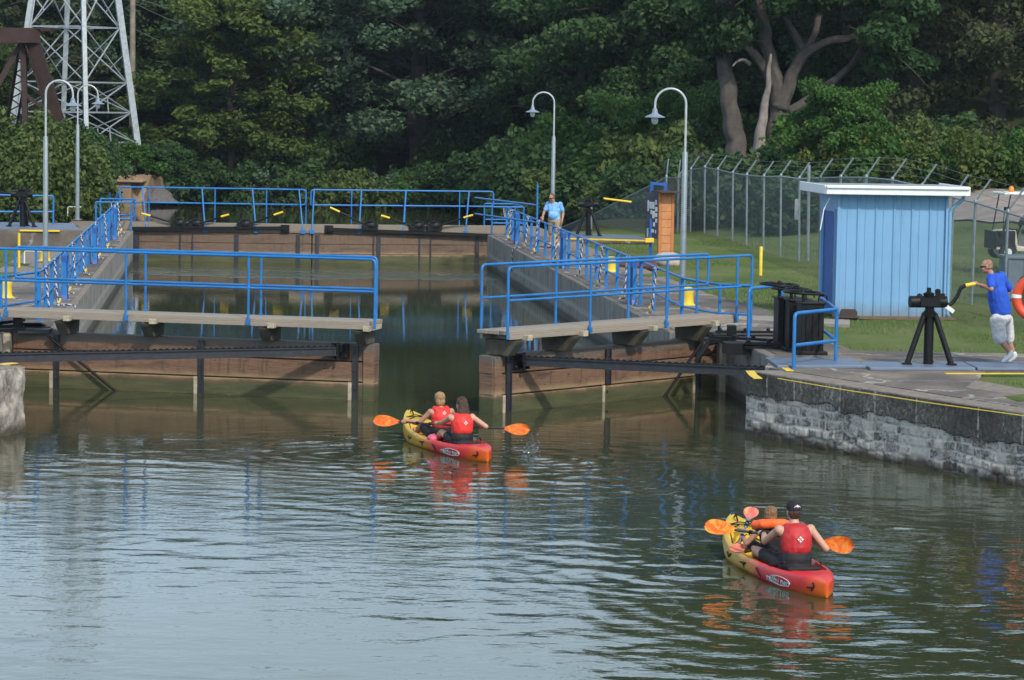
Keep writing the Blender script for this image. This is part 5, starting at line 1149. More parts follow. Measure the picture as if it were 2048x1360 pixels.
TM = dict(
    cotton=make_tree(1, 24, 6.6, .50, .10, 30, 330, .215, 1.75), cotton2=make_tree(2, 26, 7.4, .60, .12, 34, 330, .215, 1.85),
    round=make_tree(3, 20, 6.0, .40, .08, 28, 300, .20, 1.6), tall=make_tree(4, 25, 5.2, .42, .06, 32, 300, .20, 1.5),
    loose=make_tree(5, 15, 5.0, .22, .10, 26, 230, .18, 1.25, .25), dark=make_tree(6, 24, 7.0, .55, .05, 36, 300, .21, 1.7),
    olive=make_tree(7, 22, 6.8, .5, .04, 34, 290, .19, 1.6), sapling=make_tree(8, 7.5, 2.9, .09, .14, 22, 190, .14, .8, .5))
BM = dict(a=make_bush(21, 2.2, 2.4, 60, 130, .135), b=make_bush(22, 1.7, 3.4, 60, 130, .125, .3), c=make_bush(23, 2.8, 1.5, 56, 110, .13), weeds=make_bush(24, 1.6, 1.2, 50, 100, .09, .6))
BARK = 'bark'
def tree(kind, px, Y, leafm, label, sc=1.0, rz=0.0, group='trees of the wooded bank', bark='bark', dz=0, sx=1):
    x = atY(px, 300, Y).x; z = gz((x, Y)) - .1 + dz; o = thing('tree', label, 'tree', (x, Y, max(z, .3)), group); tm, cm = TM[kind]
    o.rotation_euler = (0, 0, rz); o.scale = (sc * sx, sc * sx, sc)
    for nm, me, m in (('trunk', tm, M[bark]), ('crown', cm, M[leafm])):
        if not me.materials: me.materials.append(m)
        p = bpy.data.objects.new(nm, me); C.objects.link(p); p.parent = o; p.material_slots[0].link = 'OBJECT'; p.material_slots[0].material = m
    return o
def bush(kind, x, Y, leafm, label, sc=1.0, rz=0.0, group='bushes on the banks', z=None, name='bush'):
    z = (gz((x, Y)) if z is None else z) - .05; o = thing(name, label, 'bush', (x, Y, max(z, .0)), group); o.rotation_euler = (0, 0, rz); o.scale = (sc,) * 3 if not hasattr(sc, '__len__') else sc
    sm, fm = BM[kind]
    for nm, me, m in (('stems', sm, M['bark']), ('foliage', fm, M[leafm])):
        if not me.materials: me.materials.append(m)
        p = bpy.data.objects.new(nm, me); C.objects.link(p); p.parent = o; p.material_slots[0].link = 'OBJECT'; p.material_slots[0].material = m
    return o
# front row, left to right
FT = [('round', -10, 150, 'leaf_olive', 'grey green tree in the top left corner behind the rusty bridge', 1.0, .4), ('cotton', 95, 162, 'leaf_silver', 'silvery tree seen through the left legs of the lattice tower', .9, 1.2),
 ('tall', 205, 166, 'leaf_dark', 'dark green tree directly behind the lattice tower', .95, 2.0), ('dark', 320, 170, 'leaf_dark', 'dark tree behind the utility pole', 1.0, .3),
 ('loose', 462, 153.5, 'leaf_yellow', 'yellow green tree with slim trunk right of the utility pole', 1.15, 1.0), ('cotton', 610, 158, 'leaf_silver', 'grey green cottonwood left of the middle, its boughs hanging in tiers', 1.05, .6),
 ('round', 540, 172, 'leaf_dark', 'dark tree filling the gap behind the yellow green tree', 1.15, 2.5), ('cotton2', 836, 157, 'leaf_silver', 'large cottonwood with thick trunk above the middle of the far gates', 1.1, 2.2),
 ('tall', 730, 170, 'leaf_dark', 'tall dark tree between the two grey green cottonwoods', 1.05, 1.7), ('cotton', 960, 164, 'leaf_silver', 'cottonwood whose drooping bough hangs left of the middle lamp', 1.0, 3.4),
 ('dark', 1075, 160, 'leaf_dark', 'dark shady tree just behind the lamp over the man in the pale shirt', 1.0, 4.0), ('olive', 1165, 150, 'leaf_dark', 'full green tree between the two lamps on the right', 1.0, 5.0),
 ('dark', 1290, 142, 'leaf_dark', 'broad dark tree above the head of the nearer right lamp', 1.05, .9), ('tall', 1395, 138, 'leaf_dark', 'tall dark tree right of the nearer right lamp pole', 1.05, 2.9),
 ('olive', 1690, 132, 'leaf_dark', 'spreading dark tree above the light blue shed', 1.0, 1.9), ('olive', 1835, 127, 'leaf_olive', 'brownish dark tree above the right end of the shed roof', 1.0, .2),
 ('olive', 1990, 122, 'leaf_olive', 'brownish dark tree in the top right corner', 1.0, 3.3), ('dark', 1590, 140, 'leaf_dark', 'dark tree behind the many limbed bare trunks', 1.1, 3.0)]
for k, px, Y, lm, lab, sc, rz in FT: tree(k, px, Y, lm, lab, sc * (.70 if px < 1020 else .80), rz, sx=1.35 if px < 1020 else 1.1)
rb = random.Random(8)
for i in range(34):                                      # second and third rows up the slope
    px = -180 + 72 * i + rb.uniform(-30, 30); Y = (185 if px < 1000 else 165) + rb.uniform(-8, 14) - (18 if px > 1500 else 0)
    if -60 < px < 700: Y += 4
    tree(rb.choice(['tall', 'dark', 'round', 'cotton2']), px, Y, rb.choice(['leaf_dark', 'leaf_dark', 'leaf_silver', 'leaf_olive']), 'dark tree standing deep in the wood behind the front row', rb.uniform(.9, 1.05) * (.66 if px < 1050 else .76), rb.uniform(0, 6), 'trees deep in the wood', dz=-1.5, sx=1.5 if px > 1050 else 1.6)
# the many-limbed bare trunks behind the fence
def big_tree():
    Y = 117; b = atY(1540, 330, Y); o = thing('tree', 'large many limbed tree with bare grey trunks behind the fence', 'tree', (b.x, Y, 1.5), 'trees of the wooded bank')
    def limb(pix, r0, r1, nm, m, dy=0.0, par=o):
        n = len(pix); pts = [atY(px, py, Y + dy * i / (n - 1)) for i, (px, py) in enumerate(pix)]
        pts = roundpath(pts, 1.0, 4); dense = []
        for a, b_ in zip(pts, pts[1:]): q = max(1, int((b_ - a).length / .12)); dense += [a.lerp(b_, i / q) for i in range(q)]
        pts = dense + [pts[-1]]; k = len(pts); rg = random.Random(int(pix[0][0])); ph = [rg.uniform(0, 6.3) for _ in range(6)]
        pts = [p_ + V((.03 * math.sin(i * .31 + ph[0]) + .02 * math.sin(i * .83 + ph[1]), 0, 0)) * (r0 / .3) for i, p_ in enumerate(pts)]
        mb = MB(); mb.tube(pts, [(r0 + (r1 - r0) * (i / (k - 1)) ** .8) * (1 + .35 * math.exp(-i / 4) * (r0 > .3)) for i in range(k)], 26, rf=lambda i, a: 1 + .07 * math.sin(a * 9 + .5 * math.sin(i * .4 + ph[2])) + .05 * math.sin(a * 4 + i * .11 + ph[3]) + .05 * math.sin(i * .57 + a * 2 + ph[4]) + rg.gauss(0, .018)); return mb.build(nm, M[m], par, smooth=180)
    t1 = limb([(1552, 345), (1550, 290), (1556, 225), (1553, 180), (1543, 120), (1525, 60), (1510, -60)], .46, .16, 'trunk', 'bark_brown')
    limb([(1468, 345), (1472, 290), (1462, 210), (1448, 140), (1440, 60), (1448, -80)], .46, .22, 'trunk', 'bark_brown', 1.5)
    limb([(1516, 345), (1521, 280), (1528, 210), (1536, 165), (1540, 128), (1543, 108)], .36, .05, 'dead_trunk', 'bark_pale', -.6)
    limb([(1557, 215), (1580, 160), (1608, 104), (1660, 80), (1702, 78), (1740, 60), (1790, 20), (1830, -20)], .34, .03, 'limb', 'bark_brown', -1.0, t1)
    limb([(1608, 104), (1590, 70), (1570, 35), (1560, -30)], .17, .08, 'limb', 'bark_brown', .5, t1)
    limb([(1612, 100), (1634, 60), (1640, 0), (1660, -60)], .17, .10, 'limb', 'bark_brown', .8, t1)
    limb([(1548, 170), (1520, 120), (1490, 85), (1468, 50), (1462, -20)], .26, .10, 'limb', 'bark_brown', -.5, t1)
    limb([(1560, 235), (1610, 205), (1665, 165), (1702, 130), (1722, 100), (1760, 40), (1790, -30)], .24, .04, 'limb', 'bark_brown', 1.2, t1)
    limb([(1500, 128), (1486, 118), (1472, 124), (1466, 132)], .09, .03, 'limb', 'bark_pale', -1.0, t1)
    limb([(1430, 60), (1450, 30), (1475, 8), (1500, -10)], .10, .03, 'limb', 'bark_pale', -.8, t1)
    limb([(1695, 52), (1730, 66), (1760, 90), (1795, 112), (1835, 150), (1858, 176)], .04, .008, 'limb', 'bark_brown', -1.6, t1)
    limb([(1735, 235), (1752, 200), (1778, 160), (1800, 100), (1830, 30)], .13, .04, 'limb', 'bark_brown', .4, t1)
    rng = np.random.default_rng(77); cen, rad = [], []
    for k in range(110):
        px, py = rng.uniform(1370, 1840), rng.uniform(-420, 75)
        if py > 15 and 1470 < px < 1740: continue
        p = atY(px, py, Y + rng.uniform(-3.0, 3.5)); cen.append(np.array(p) - np.array([b.x, Y, 1.5])); r = rng.uniform(.7, 1.5); rad.append([r, r, r * .6])
    for px, py in ((1765, 40), (1790, 100), (1800, 50), (1440, 40), (1640, -5), (1575, -5), (1420, 90), (1770, 130), (1830, 120)):
        for q in range(2): p = atY(px + rng.uniform(-18, 18), py + rng.uniform(-14, 14), Y + rng.uniform(-2, 1)); cen.append(np.array(p) - np.array([b.x, Y, 1.5])); rad.append([.8, .8, .5])
    me = leaf_cloud('crown', cen, rad, 330, .19, 78, None); link('crown', me, M['leaf_dark'], o)
big_tree()
for k, (px, Y, sc, lab) in enumerate(((1672, 106, .54, 'bright green sapling left above the shed roof'), (1632, 108, .34, 'bright green sapling low beside the bare trunks'), (1715, 108, .50, 'bright green sapling above the middle of the shed roof'), (1405, 122, .62, 'green sapling behind the nearer right lamp pole'), (1250, 130, .66, 'green sapling between the far lamp and the kiosk'), (1130, 136, .55, 'feathery green sapling behind the far right lamp pole'), (1330, 126, .62, 'green sapling above the orange kiosk'))):
    tree('sapling', px, Y, 'leaf_fresh', lab, sc * 1.2, k * 1.3, 'bright saplings at the edge of the wood')
# bushes: left bank, water edge, right slope
rq = random.Random(12)
def rows(lst, base, grp):
    for k, (kind, px, py, Y, lm, sc) in enumerate(lst):
        p = atY(px, py, Y); w_ = sc * rq.uniform(.88, 1.15); bush(kind, p.x, Y + rq.uniform(-.6, .6), lm, base, (w_, w_, sc * rq.uniform(.78, 1.22)), k * 1.7, grp, z=p.z)
rows([('b', -20, 440, 104, 'leaf_bush', 1.1), ('b', 40, 445, 102, 'leaf_bush', 1.0), ('b', 95, 446, 103, 'leaf_bush', 1.1), ('b', 140, 442, 105, 'leaf_bush', 1.0), ('b', 178, 440, 108, 'leaf_bush', .9), ('b', -30, 425, 112, 'leaf_bush', 1.0), ('b', 30, 425, 110, 'leaf_bush', 1.05), ('b', 110, 425, 112, 'leaf_bush', 1.0), ('b', 165, 425, 113, 'leaf_dark', .95)], 'leafy green bush in the row behind the raised left platform', 'green bushes behind the left platform')
rows([('a', -10, 345, 118, 'leaf_bush', .95), ('a', 55, 342, 120, 'leaf_dark', .95), ('b', 128, 335, 119, 'leaf_yellow', .66), ('b', 165, 345, 121, 'leaf_dark', .75), ('b', 92, 332, 117, 'leaf_bush', .6), ('a', 190, 350, 124, 'leaf_dark', .8)], 'tall bush in front of the rusty bridge and lattice tower', 'tall bushes before the bridge')
tree('loose', -5, 141, 'leaf_bush', 'small leafy tree seen through the rusty bridge at the left edge', .62, 2.2, 'trees of the wooded bank')
rows([('a', 226, 338, 131, 'leaf_dark', .60), ('a', 272, 340, 131.5, 'leaf_fresh', .66), ('a', 312, 342, 132, 'leaf_dark', .62), ('a', 350, 345, 133, 'leaf_dark', .7), ('a', 215, 338, 153, 'leaf_olive', .9), ('a', 285, 335, 155, 'leaf_fresh', 1.15), ('c', 250, 325, 158, 'leaf_bush', 1.3), ('c', 320, 332, 158, 'leaf_bush', 1.2)], 'round bush on the embankment between the lattice tower and the railway track', 'bushes by the track')
rows([('a', 352, 405, 151.5, 'leaf_dark', 1.15), ('a', 398, 405, 150.5, 'leaf_dark', 1.2), ('a', 450, 410, 150.5, 'leaf_dark', 1.1), ('a', 505, 410, 151, 'leaf_silver', 1.05), ('c', 560, 410, 150.5, 'leaf_dark', 1.2), ('a', 615, 408, 151.5, 'leaf_dark', 1.2), ('c', 665, 411, 150, 'leaf_bush', 1.0), ('c', 720, 411, 150, 'leaf_bush', 1.1), ('a', 770, 408, 151.5, 'leaf_silver', 1.1), ('a', 830, 410, 152, 'leaf_dark', .9), ('a', 885, 410, 150.5, 'leaf_dark', 1.2), ('c', 800, 412, 149.8, 'leaf_fresh', .9), ('a', 940, 412, 149, 'leaf_dark', 1.3), ('a', 995, 412, 146, 'leaf_dark', 1.3), ('a', 335, 372, 153, 'leaf_dark', 1.1), ('a', 370, 380, 155, 'leaf_dark', 1.4), ('a', 440, 370, 156, 'leaf_silver', 1.3), ('a', 540, 372, 156, 'leaf_dark', 1.4), ('a', 660, 372, 156, 'leaf_dark', 1.4), ('a', 900, 372, 156, 'leaf_dark', 1.4)], 'dark bush overhanging the water beyond the far gates', 'bushes along the far shore')
rows([('a', 1045, 432, 132, 'leaf_dark', 1.3), ('a', 1100, 440, 126, 'leaf_dark', 1.3), ('a', 1155, 440, 122, 'leaf_bush', 1.15), ('b', 1120, 420, 130, 'leaf_fresh', 1.2), ('a', 1200, 445, 118, 'leaf_dark', 1.2), ('a', 1250, 448, 114, 'leaf_bush', 1.1), ('a', 1295, 450, 111, 'leaf_dark', 1.1), ('a', 1170, 400, 130, 'leaf_fresh', 1.5), ('a', 1255, 400, 124, 'leaf_fresh', 1.4), ('a', 1310, 400, 120, 'leaf_bush', 1.3), ('a', 1210, 380, 134, 'leaf_dark', 1.6), ('a', 1080, 400, 138, 'leaf_dark', 1.5), ('a', 1020, 400, 142, 'leaf_dark', 1.5)], 'leafy bush on the slope between the kiosk and the far gates', 'bushes behind the sloping fence')
rows([('a', 1365, 445, 113, 'leaf_dark', 1.2), ('a', 1410, 445, 111, 'leaf_olive', 1.2), ('a', 1455, 448, 109, 'leaf_dark', 1.2), ('a', 1500, 452, 107, 'leaf_olive', 1.2), ('a', 1545, 460, 104, 'leaf_dark', 1.2), ('a', 1590, 465, 101, 'leaf_dark', 1.1), ('a', 1640, 465, 99, 'leaf_dark', 1.1), ('a', 1380, 400, 120, 'leaf_dark', 1.5), ('a', 1440, 390, 120, 'leaf_dark', 1.5), ('a', 1505, 385, 122, 'leaf_olive', 1.4), ('a', 1565, 390, 122, 'leaf_dark', 1.4), ('a', 1625, 385, 112, 'leaf_fresh', 1.2)], 'shaded bush close behind the chain link fence', 'bushes behind the chain link fence')
rows([('weeds', 1690 + 42 * i, 366 + (i % 2) * 6 + (4 if i > 3 else 0), 106 - i * .3, ['leaf_gold', 'leaf_bush', 'leaf_fresh'][i % 3], 1.35) for i in range(10)], 'yellow flecked weeds on the slope above the shed roof', 'weeds above the shed roof')
rows([('a', 1665, 340, 112, 'leaf_bush', .8), ('a', 1720, 335, 112, 'leaf_bush', .95), ('a', 1775, 335, 114, 'leaf_bush', 1.05), ('a', 1840, 345, 112, 'leaf_bush', .9), ('a', 1890, 355, 112, 'leaf_bush', .85), ('a', 1950, 360, 112, 'leaf_gold', .7), ('a', 2010, 362, 112, 'leaf_bush', .75), ('a', 2060, 362, 112, 'leaf_olive', .8), ('a', 1800, 310, 118, 'leaf_olive', 1.1), ('a', 1880, 318, 118, 'leaf_dark', 1.0), ('a', 1960, 325, 118, 'leaf_olive', 1.0), ('a', 2040, 325, 118, 'leaf_olive', 1.0)], 'tangled bush at the edge of the wood above the shed and cart', 'bushes above the shed and cart')
# mown grass blades on the nearer lawns
def grass():
    rng = np.random.default_rng(9); n = 90000; uu = rng.uniform(6.5, 24, n); vv = rng.uniform(-14, 42, n) ; P = np.stack([-2.72 + uu * .995 - vv * .0995, 54 + uu * .0995 + vv * .995], 1)
    uu2 = rng.uniform(-16, -8, 14000); vv2 = rng.uniform(8, 34, 14000); P = np.vstack([P, np.stack([-2.72 + uu2 * .995 - vv2 * .0995, 54 + uu2 * .0995 + vv2 * .995], 1)])
    z = ground_h(P[:, 0], P[:, 1]); ok = z > 0.9; u = (P[:, 0] + 2.72) * .995 + (P[:, 1] - 54) * .0995; v = -(P[:, 0] + 2.72) * .0995 + (P[:, 1] - 54) * .995
    ok &= ~((np.abs(u) < 9.0)) & ~((v > -7.8) & (v < -2.4) & (u > 0)) ; ok &= ~((v < -7.8) & (u > 0) & (u < 9.6 + (-6.4 - v) * .42)); P, z = P[ok], z[ok]; n = len(P)
    a = rng.uniform(0, 6.28, n); w = .010; h = rng.uniform(.025, .06, n); dx, dy = np.cos(a) * w, np.sin(a) * w; lx, ly = rng.normal(0, .02, (2, n))
    T3 = np.stack([np.stack([P[:, 0] - dx, P[:, 1] - dy, z - .02], 1), np.stack([P[:, 0] + dx, P[:, 1] + dy, z - .02], 1), np.stack([P[:, 0] + lx, P[:, 1] + ly, z + h], 1)], 1).reshape(-1, 3)
    me = np_mesh('grass', T3, np.arange(3 * n).reshape(-1, 3), np.repeat(np.clip(rng.normal(.5, .22, n), 0, 1), 3)); o = link('grass', me, M['leaf_grass'], None, V((0, 0, 0))); tag(o, 'short mown grass on the lawns beside the lock', 'grass', kind='stuff')
grass()
# ------------------------------------------------------------------ kayaks, paddles and people
def remesh(mb, voxel=.012, it=4, name='body', off=V((0, 0, 0))):
    me = mb.mesh(name, off); ob = bpy.data.objects.new('remesh_tmp', me); C.objects.link(ob)
    r = ob.modifiers.new('r', 'REMESH'); r.mode = 'VOXEL'; r.voxel_size = voxel
    if it: s = ob.modifiers.new('s', 'SMOOTH'); s.factor = .5; s.iterations = it
    dg = bpy.context.evaluated_depsgraph_get(); dg.update(); out = bpy.data.meshes.new_from_object(ob.evaluated_get(dg)); out.name = name
    bpy.data.objects.remove(ob); bpy.data.meshes.remove(me); return out
def cap(mb, a, b, r0, r1): mb.tube([a, b], [r0, r1], 14); mb.ball(a, r0, 14); mb.ball(b, r1, 14)
def ell(mb, c, r, rot=None):
    k = len(mb.v); mb.ball((0, 0, 0), r, 16)
    for i in range(k, len(mb.v)):
        p = V(mb.v[i]); p = rot @ p if rot is not None else p; mb.v[i] = tuple(V(c) + p)
def frame(fwd, up=V((0, 0, 1))):                 # columns: right, forward, up
    f = V(fwd).normalized(); r = f.cross(up).normalized(); return Matrix((r, f, r.cross(f))).transposed()
def ik(a, b, l1, l2, pole):
    d = b - a; D = min(d.length, l1 + l2 - .005); u = d.normalized(); x = (l1 * l1 - l2 * l2 + D * D) / (2 * D); h = math.sqrt(max(0, l1 * l1 - x * x)); w = (pole - a) - u * (pole - a).dot(u)
    return a + u * x + w.normalized() * h
def hand_grip(mb, wr, c, ax, k=1.0):             # fingers closed round a shaft through c along ax
    ax = V(ax).normalized(); o = (wr - c); o = (o - ax * o.dot(ax)).normalized(); t = ax.cross(o); p = c + o * .035 * k
    cap(mb, wr, p, .026 * k, .034 * k); ell(mb, p, (.045 * k, .022 * k, .03 * k), Matrix((ax, o, t)).transposed())
    for i, (e, ln) in enumerate(((-.033, 4.0), (-.011, 4.4), (.011, 4.2), (.033, 3.6))): mb.tube([c + ax * e * k + (o * math.cos(a) + t * math.sin(a)) * .027 * k for a in [.5 + ln * j / 5 for j in range(6)]], [.0115 * k] * 5 + [.009 * k], 8)
    mb.tube([c + ax * .04 * k + (o * math.cos(a) - t * math.sin(a)) * .029 * k for a in (.3, 1.0, 1.7, 2.3)], [.013 * k, .013 * k, .012 * k, .01 * k], 8)
def hand_relaxed(mb, wr, d, palm, k=1.0):
    d = V(d).normalized(); n = V(palm).normalized(); s = d.cross(n).normalized(); n = s.cross(d)
    ell(mb, wr + d * .055 * k, (.042 * k, .055 * k, .018 * k), Matrix((s, d, n)).transposed()); cap(mb, wr, wr + d * .03 * k, .026 * k, .028 * k)
    for e, ln in ((-.031, .062), (-.011, .078), (.010, .074), (.030, .058)):
        b = wr + d * .098 * k + s * e * k; mb.tube([b, b + (d + n * .15) * ln * .4 * k, b + (d * .92 + n * .5) * ln * .72 * k, b + (d * .75 + n * .95) * ln * k], [.0105 * k, .010 * k, .0095 * k, .008 * k], 8)
    b = wr + d * .03 * k - s * .035 * k; mb.tube([b, b + (d * .6 - s * .7 + n * .2) * .035 * k, b + (d * 1.0 - s * .65 + n * .4) * .06 * k], [.015 * k, .0125 * k, .010 * k], 8)
def head(mb, c, fr, k=1.0):
    q = lambda x, y, z: c + fr @ (V((x, y, z)) * k)
    ell(mb, q(0, -.012, .02), (.074 * k, .095 * k, .092 * k), fr); ell(mb, q(0, .028, -.045), (.056 * k, .062 * k, .068 * k), fr); ell(mb, q(0, .070, -.092), (.028 * k, .022 * k, .022 * k), fr)
    ell(mb, q(0, .098, -.028), (.014 * k, .022 * k, .018 * k), fr); ell(mb, q(0, .088, -.008), (.010 * k, .014 * k, .030 * k), fr); ell(mb, q(0, .076, .022), (.052 * k, .018 * k, .014 * k), fr)
    for s in (-1, 1): ell(mb, q(.074 * s, -.005, -.015), (.010 * k, .020 * k, .032 * k), fr); ell(mb, q(.036 * s, .066, -.040), (.022 * k, .018 * k, .018 * k), fr)
    ell(mb, q(0, .086, -.066), (.022 * k, .010 * k, .008 * k), fr)
def face_bits(o, c, fr, k, glasses):
    q = lambda x, y, z: c + fr @ (V((x, y, z)) * k); mb = MB()
    if glasses:
        for s in (-1, 1): ell(mb, q(.033 * s, .096, .002), (.030 * k, .012 * k, .022 * k), fr); mb.tube([q(.062 * s, .088, .006), q(.078 * s, .02, .004), q(.078 * s, -.02, -.005)], .006 * k, 6)
        mb.tube([q(-.02, .104, .008), q(.02, .104, .008)], .005 * k, 6); mb.build('sunglasses', M['black_gloss'], o, smooth=60)
    else:
        for s in (-1, 1): mb.ball(q(.032 * s, .083, .0), .012 * k, 8)
        mb.build('eyes', M['eye'], o, smooth=180)
    mb = MB(); mb.tube([q(-.022, .092, -.068), q(0, .098, -.069), q(.022, .092, -.068)], .0045 * k, 6); mb.build('mouth', mat('lips', (.30, .12, .10), .5), o, smooth=60)
def torso(mb, J, k, g=0.0):
    p, c, n = J['pelvis'], J['chest'], J['neck']; sl, sr = J['shL'], J['shR']; up = (c - p).normalized(); lat = (sr - sl).normalized(); fw = up.cross(lat).normalized(); rot = Matrix((lat, fw, up)).transposed()
    for i in range(17):
        f = i / 16; w = .163 - .018 * math.sin(math.pi * min(1, f * 1.25)) + .012 * f; dd = .118 - .004 * f; ell(mb, p.lerp(c, f), (w * k + g, dd * k + g, .105 * k), rot)
    for i in range(1, 9): f = i / 9; ell(mb, c.lerp((sl + sr) / 2, f), ((.172 - .035 * f) * k + g, (.112 - .035 * f) * k + g, .085 * k), rot)
    for s in (sl, sr): mb.ball(s, .058 * k + g, 14); cap(mb, c.lerp(s, .55), s, .075 * k + g, .055 * k + g)
    cap(mb, c.lerp(n, .55), n, .07 * k, .055 * k); return rot
def person(label, J, fr, hk=1.0, k=1.0, skin='skin', hands=True, glasses=False, legs=True, group=None):
    b = V(J['base']) if 'base' in J else J['pelvis'] - V((0, 0, .12)); o = thing('person', label, 'person', b, group); mb = MB()
    torso(mb, J, k); cap(mb, J['neck'] - V((0, 0, .03)), J['head'] + fr @ V((0, -.015, -.05)) * hk, .056 * k, .052 * k); head(mb, J['head'], fr, hk)
    for s in 'LR':
        cap(mb, J['sh' + s], J['el' + s], .050 * k, .040 * k); e = J['el' + s]; w = J['wr' + s]; cap(mb, e, e.lerp(w, .35), .040 * k, .041 * k); cap(mb, e.lerp(w, .35), w, .041 * k, .027 * k)
        if legs:
            cap(mb, J['hip' + s], J['kn' + s], .085 * k, .056 * k); n_, a_ = J['kn' + s], J['an' + s]; cap(mb, n_, n_.lerp(a_, .35), .054 * k, .056 * k); cap(mb, n_.lerp(a_, .35), a_, .056 * k, .036 * k); cap(mb, a_, J['toe' + s], .040 * k, .032 * k)
        h = J.get('hand' + s)
        if h and h[0] == 'grip': hand_grip(mb, w, h[1], h[2], k)
        elif h: hand_relaxed(mb, w, h[1], h[2], k)
    link('body', remesh(mb, .0085, 3, 'body', root_off(o)), M[skin], o, None, 180)
    face_bits(o, J['head'], fr, hk, glasses); return o
def garment(o, name, m, fn, voxel=.012, it=5):
    mb = MB(); fn(mb); me = remesh(mb, voxel, it, name, root_off(o))
    if name in ('shirt', 'shorts', 'vest_body', 'life_vest', 'vest_skirt', 'hair', 'vest_collar'):   # folds, or strands of hair
        n = len(me.vertices); co = np.empty(n * 3, np.float32); me.vertices.foreach_get('co', co); co = co.reshape(-1, 3); nm = np.empty(n * 3, np.float32); me.vertices.foreach_get('normal', nm); nm = nm.reshape(-1, 3)
        r = np.random.default_rng(len(me.vertices)); h = np.zeros(n); a0, f0, fz = (.0042, 70, .22) if name == 'hair' else (.0055, 26, .55) if name in ('shirt', 'shorts') else (.003, 30, .8)
        for k in range(16): w = r.normal(size=3) * np.array([1, 1, fz]); w = w / np.linalg.norm(w) * f0 * 2 ** r.uniform(-.6, .9); h += np.abs(np.sin(co @ w + r.uniform(0, 6.3) + 1.2 * np.sin(co @ (w[[1, 2, 0]] * .4)))) - .6
        co += nm * (h * a0 / 2.2)[:, None]; me.vertices.foreach_set('co', co.ravel()); me.update()
    return link(name, me, M[m] if isinstance(m, str) else m, o, None, 180)

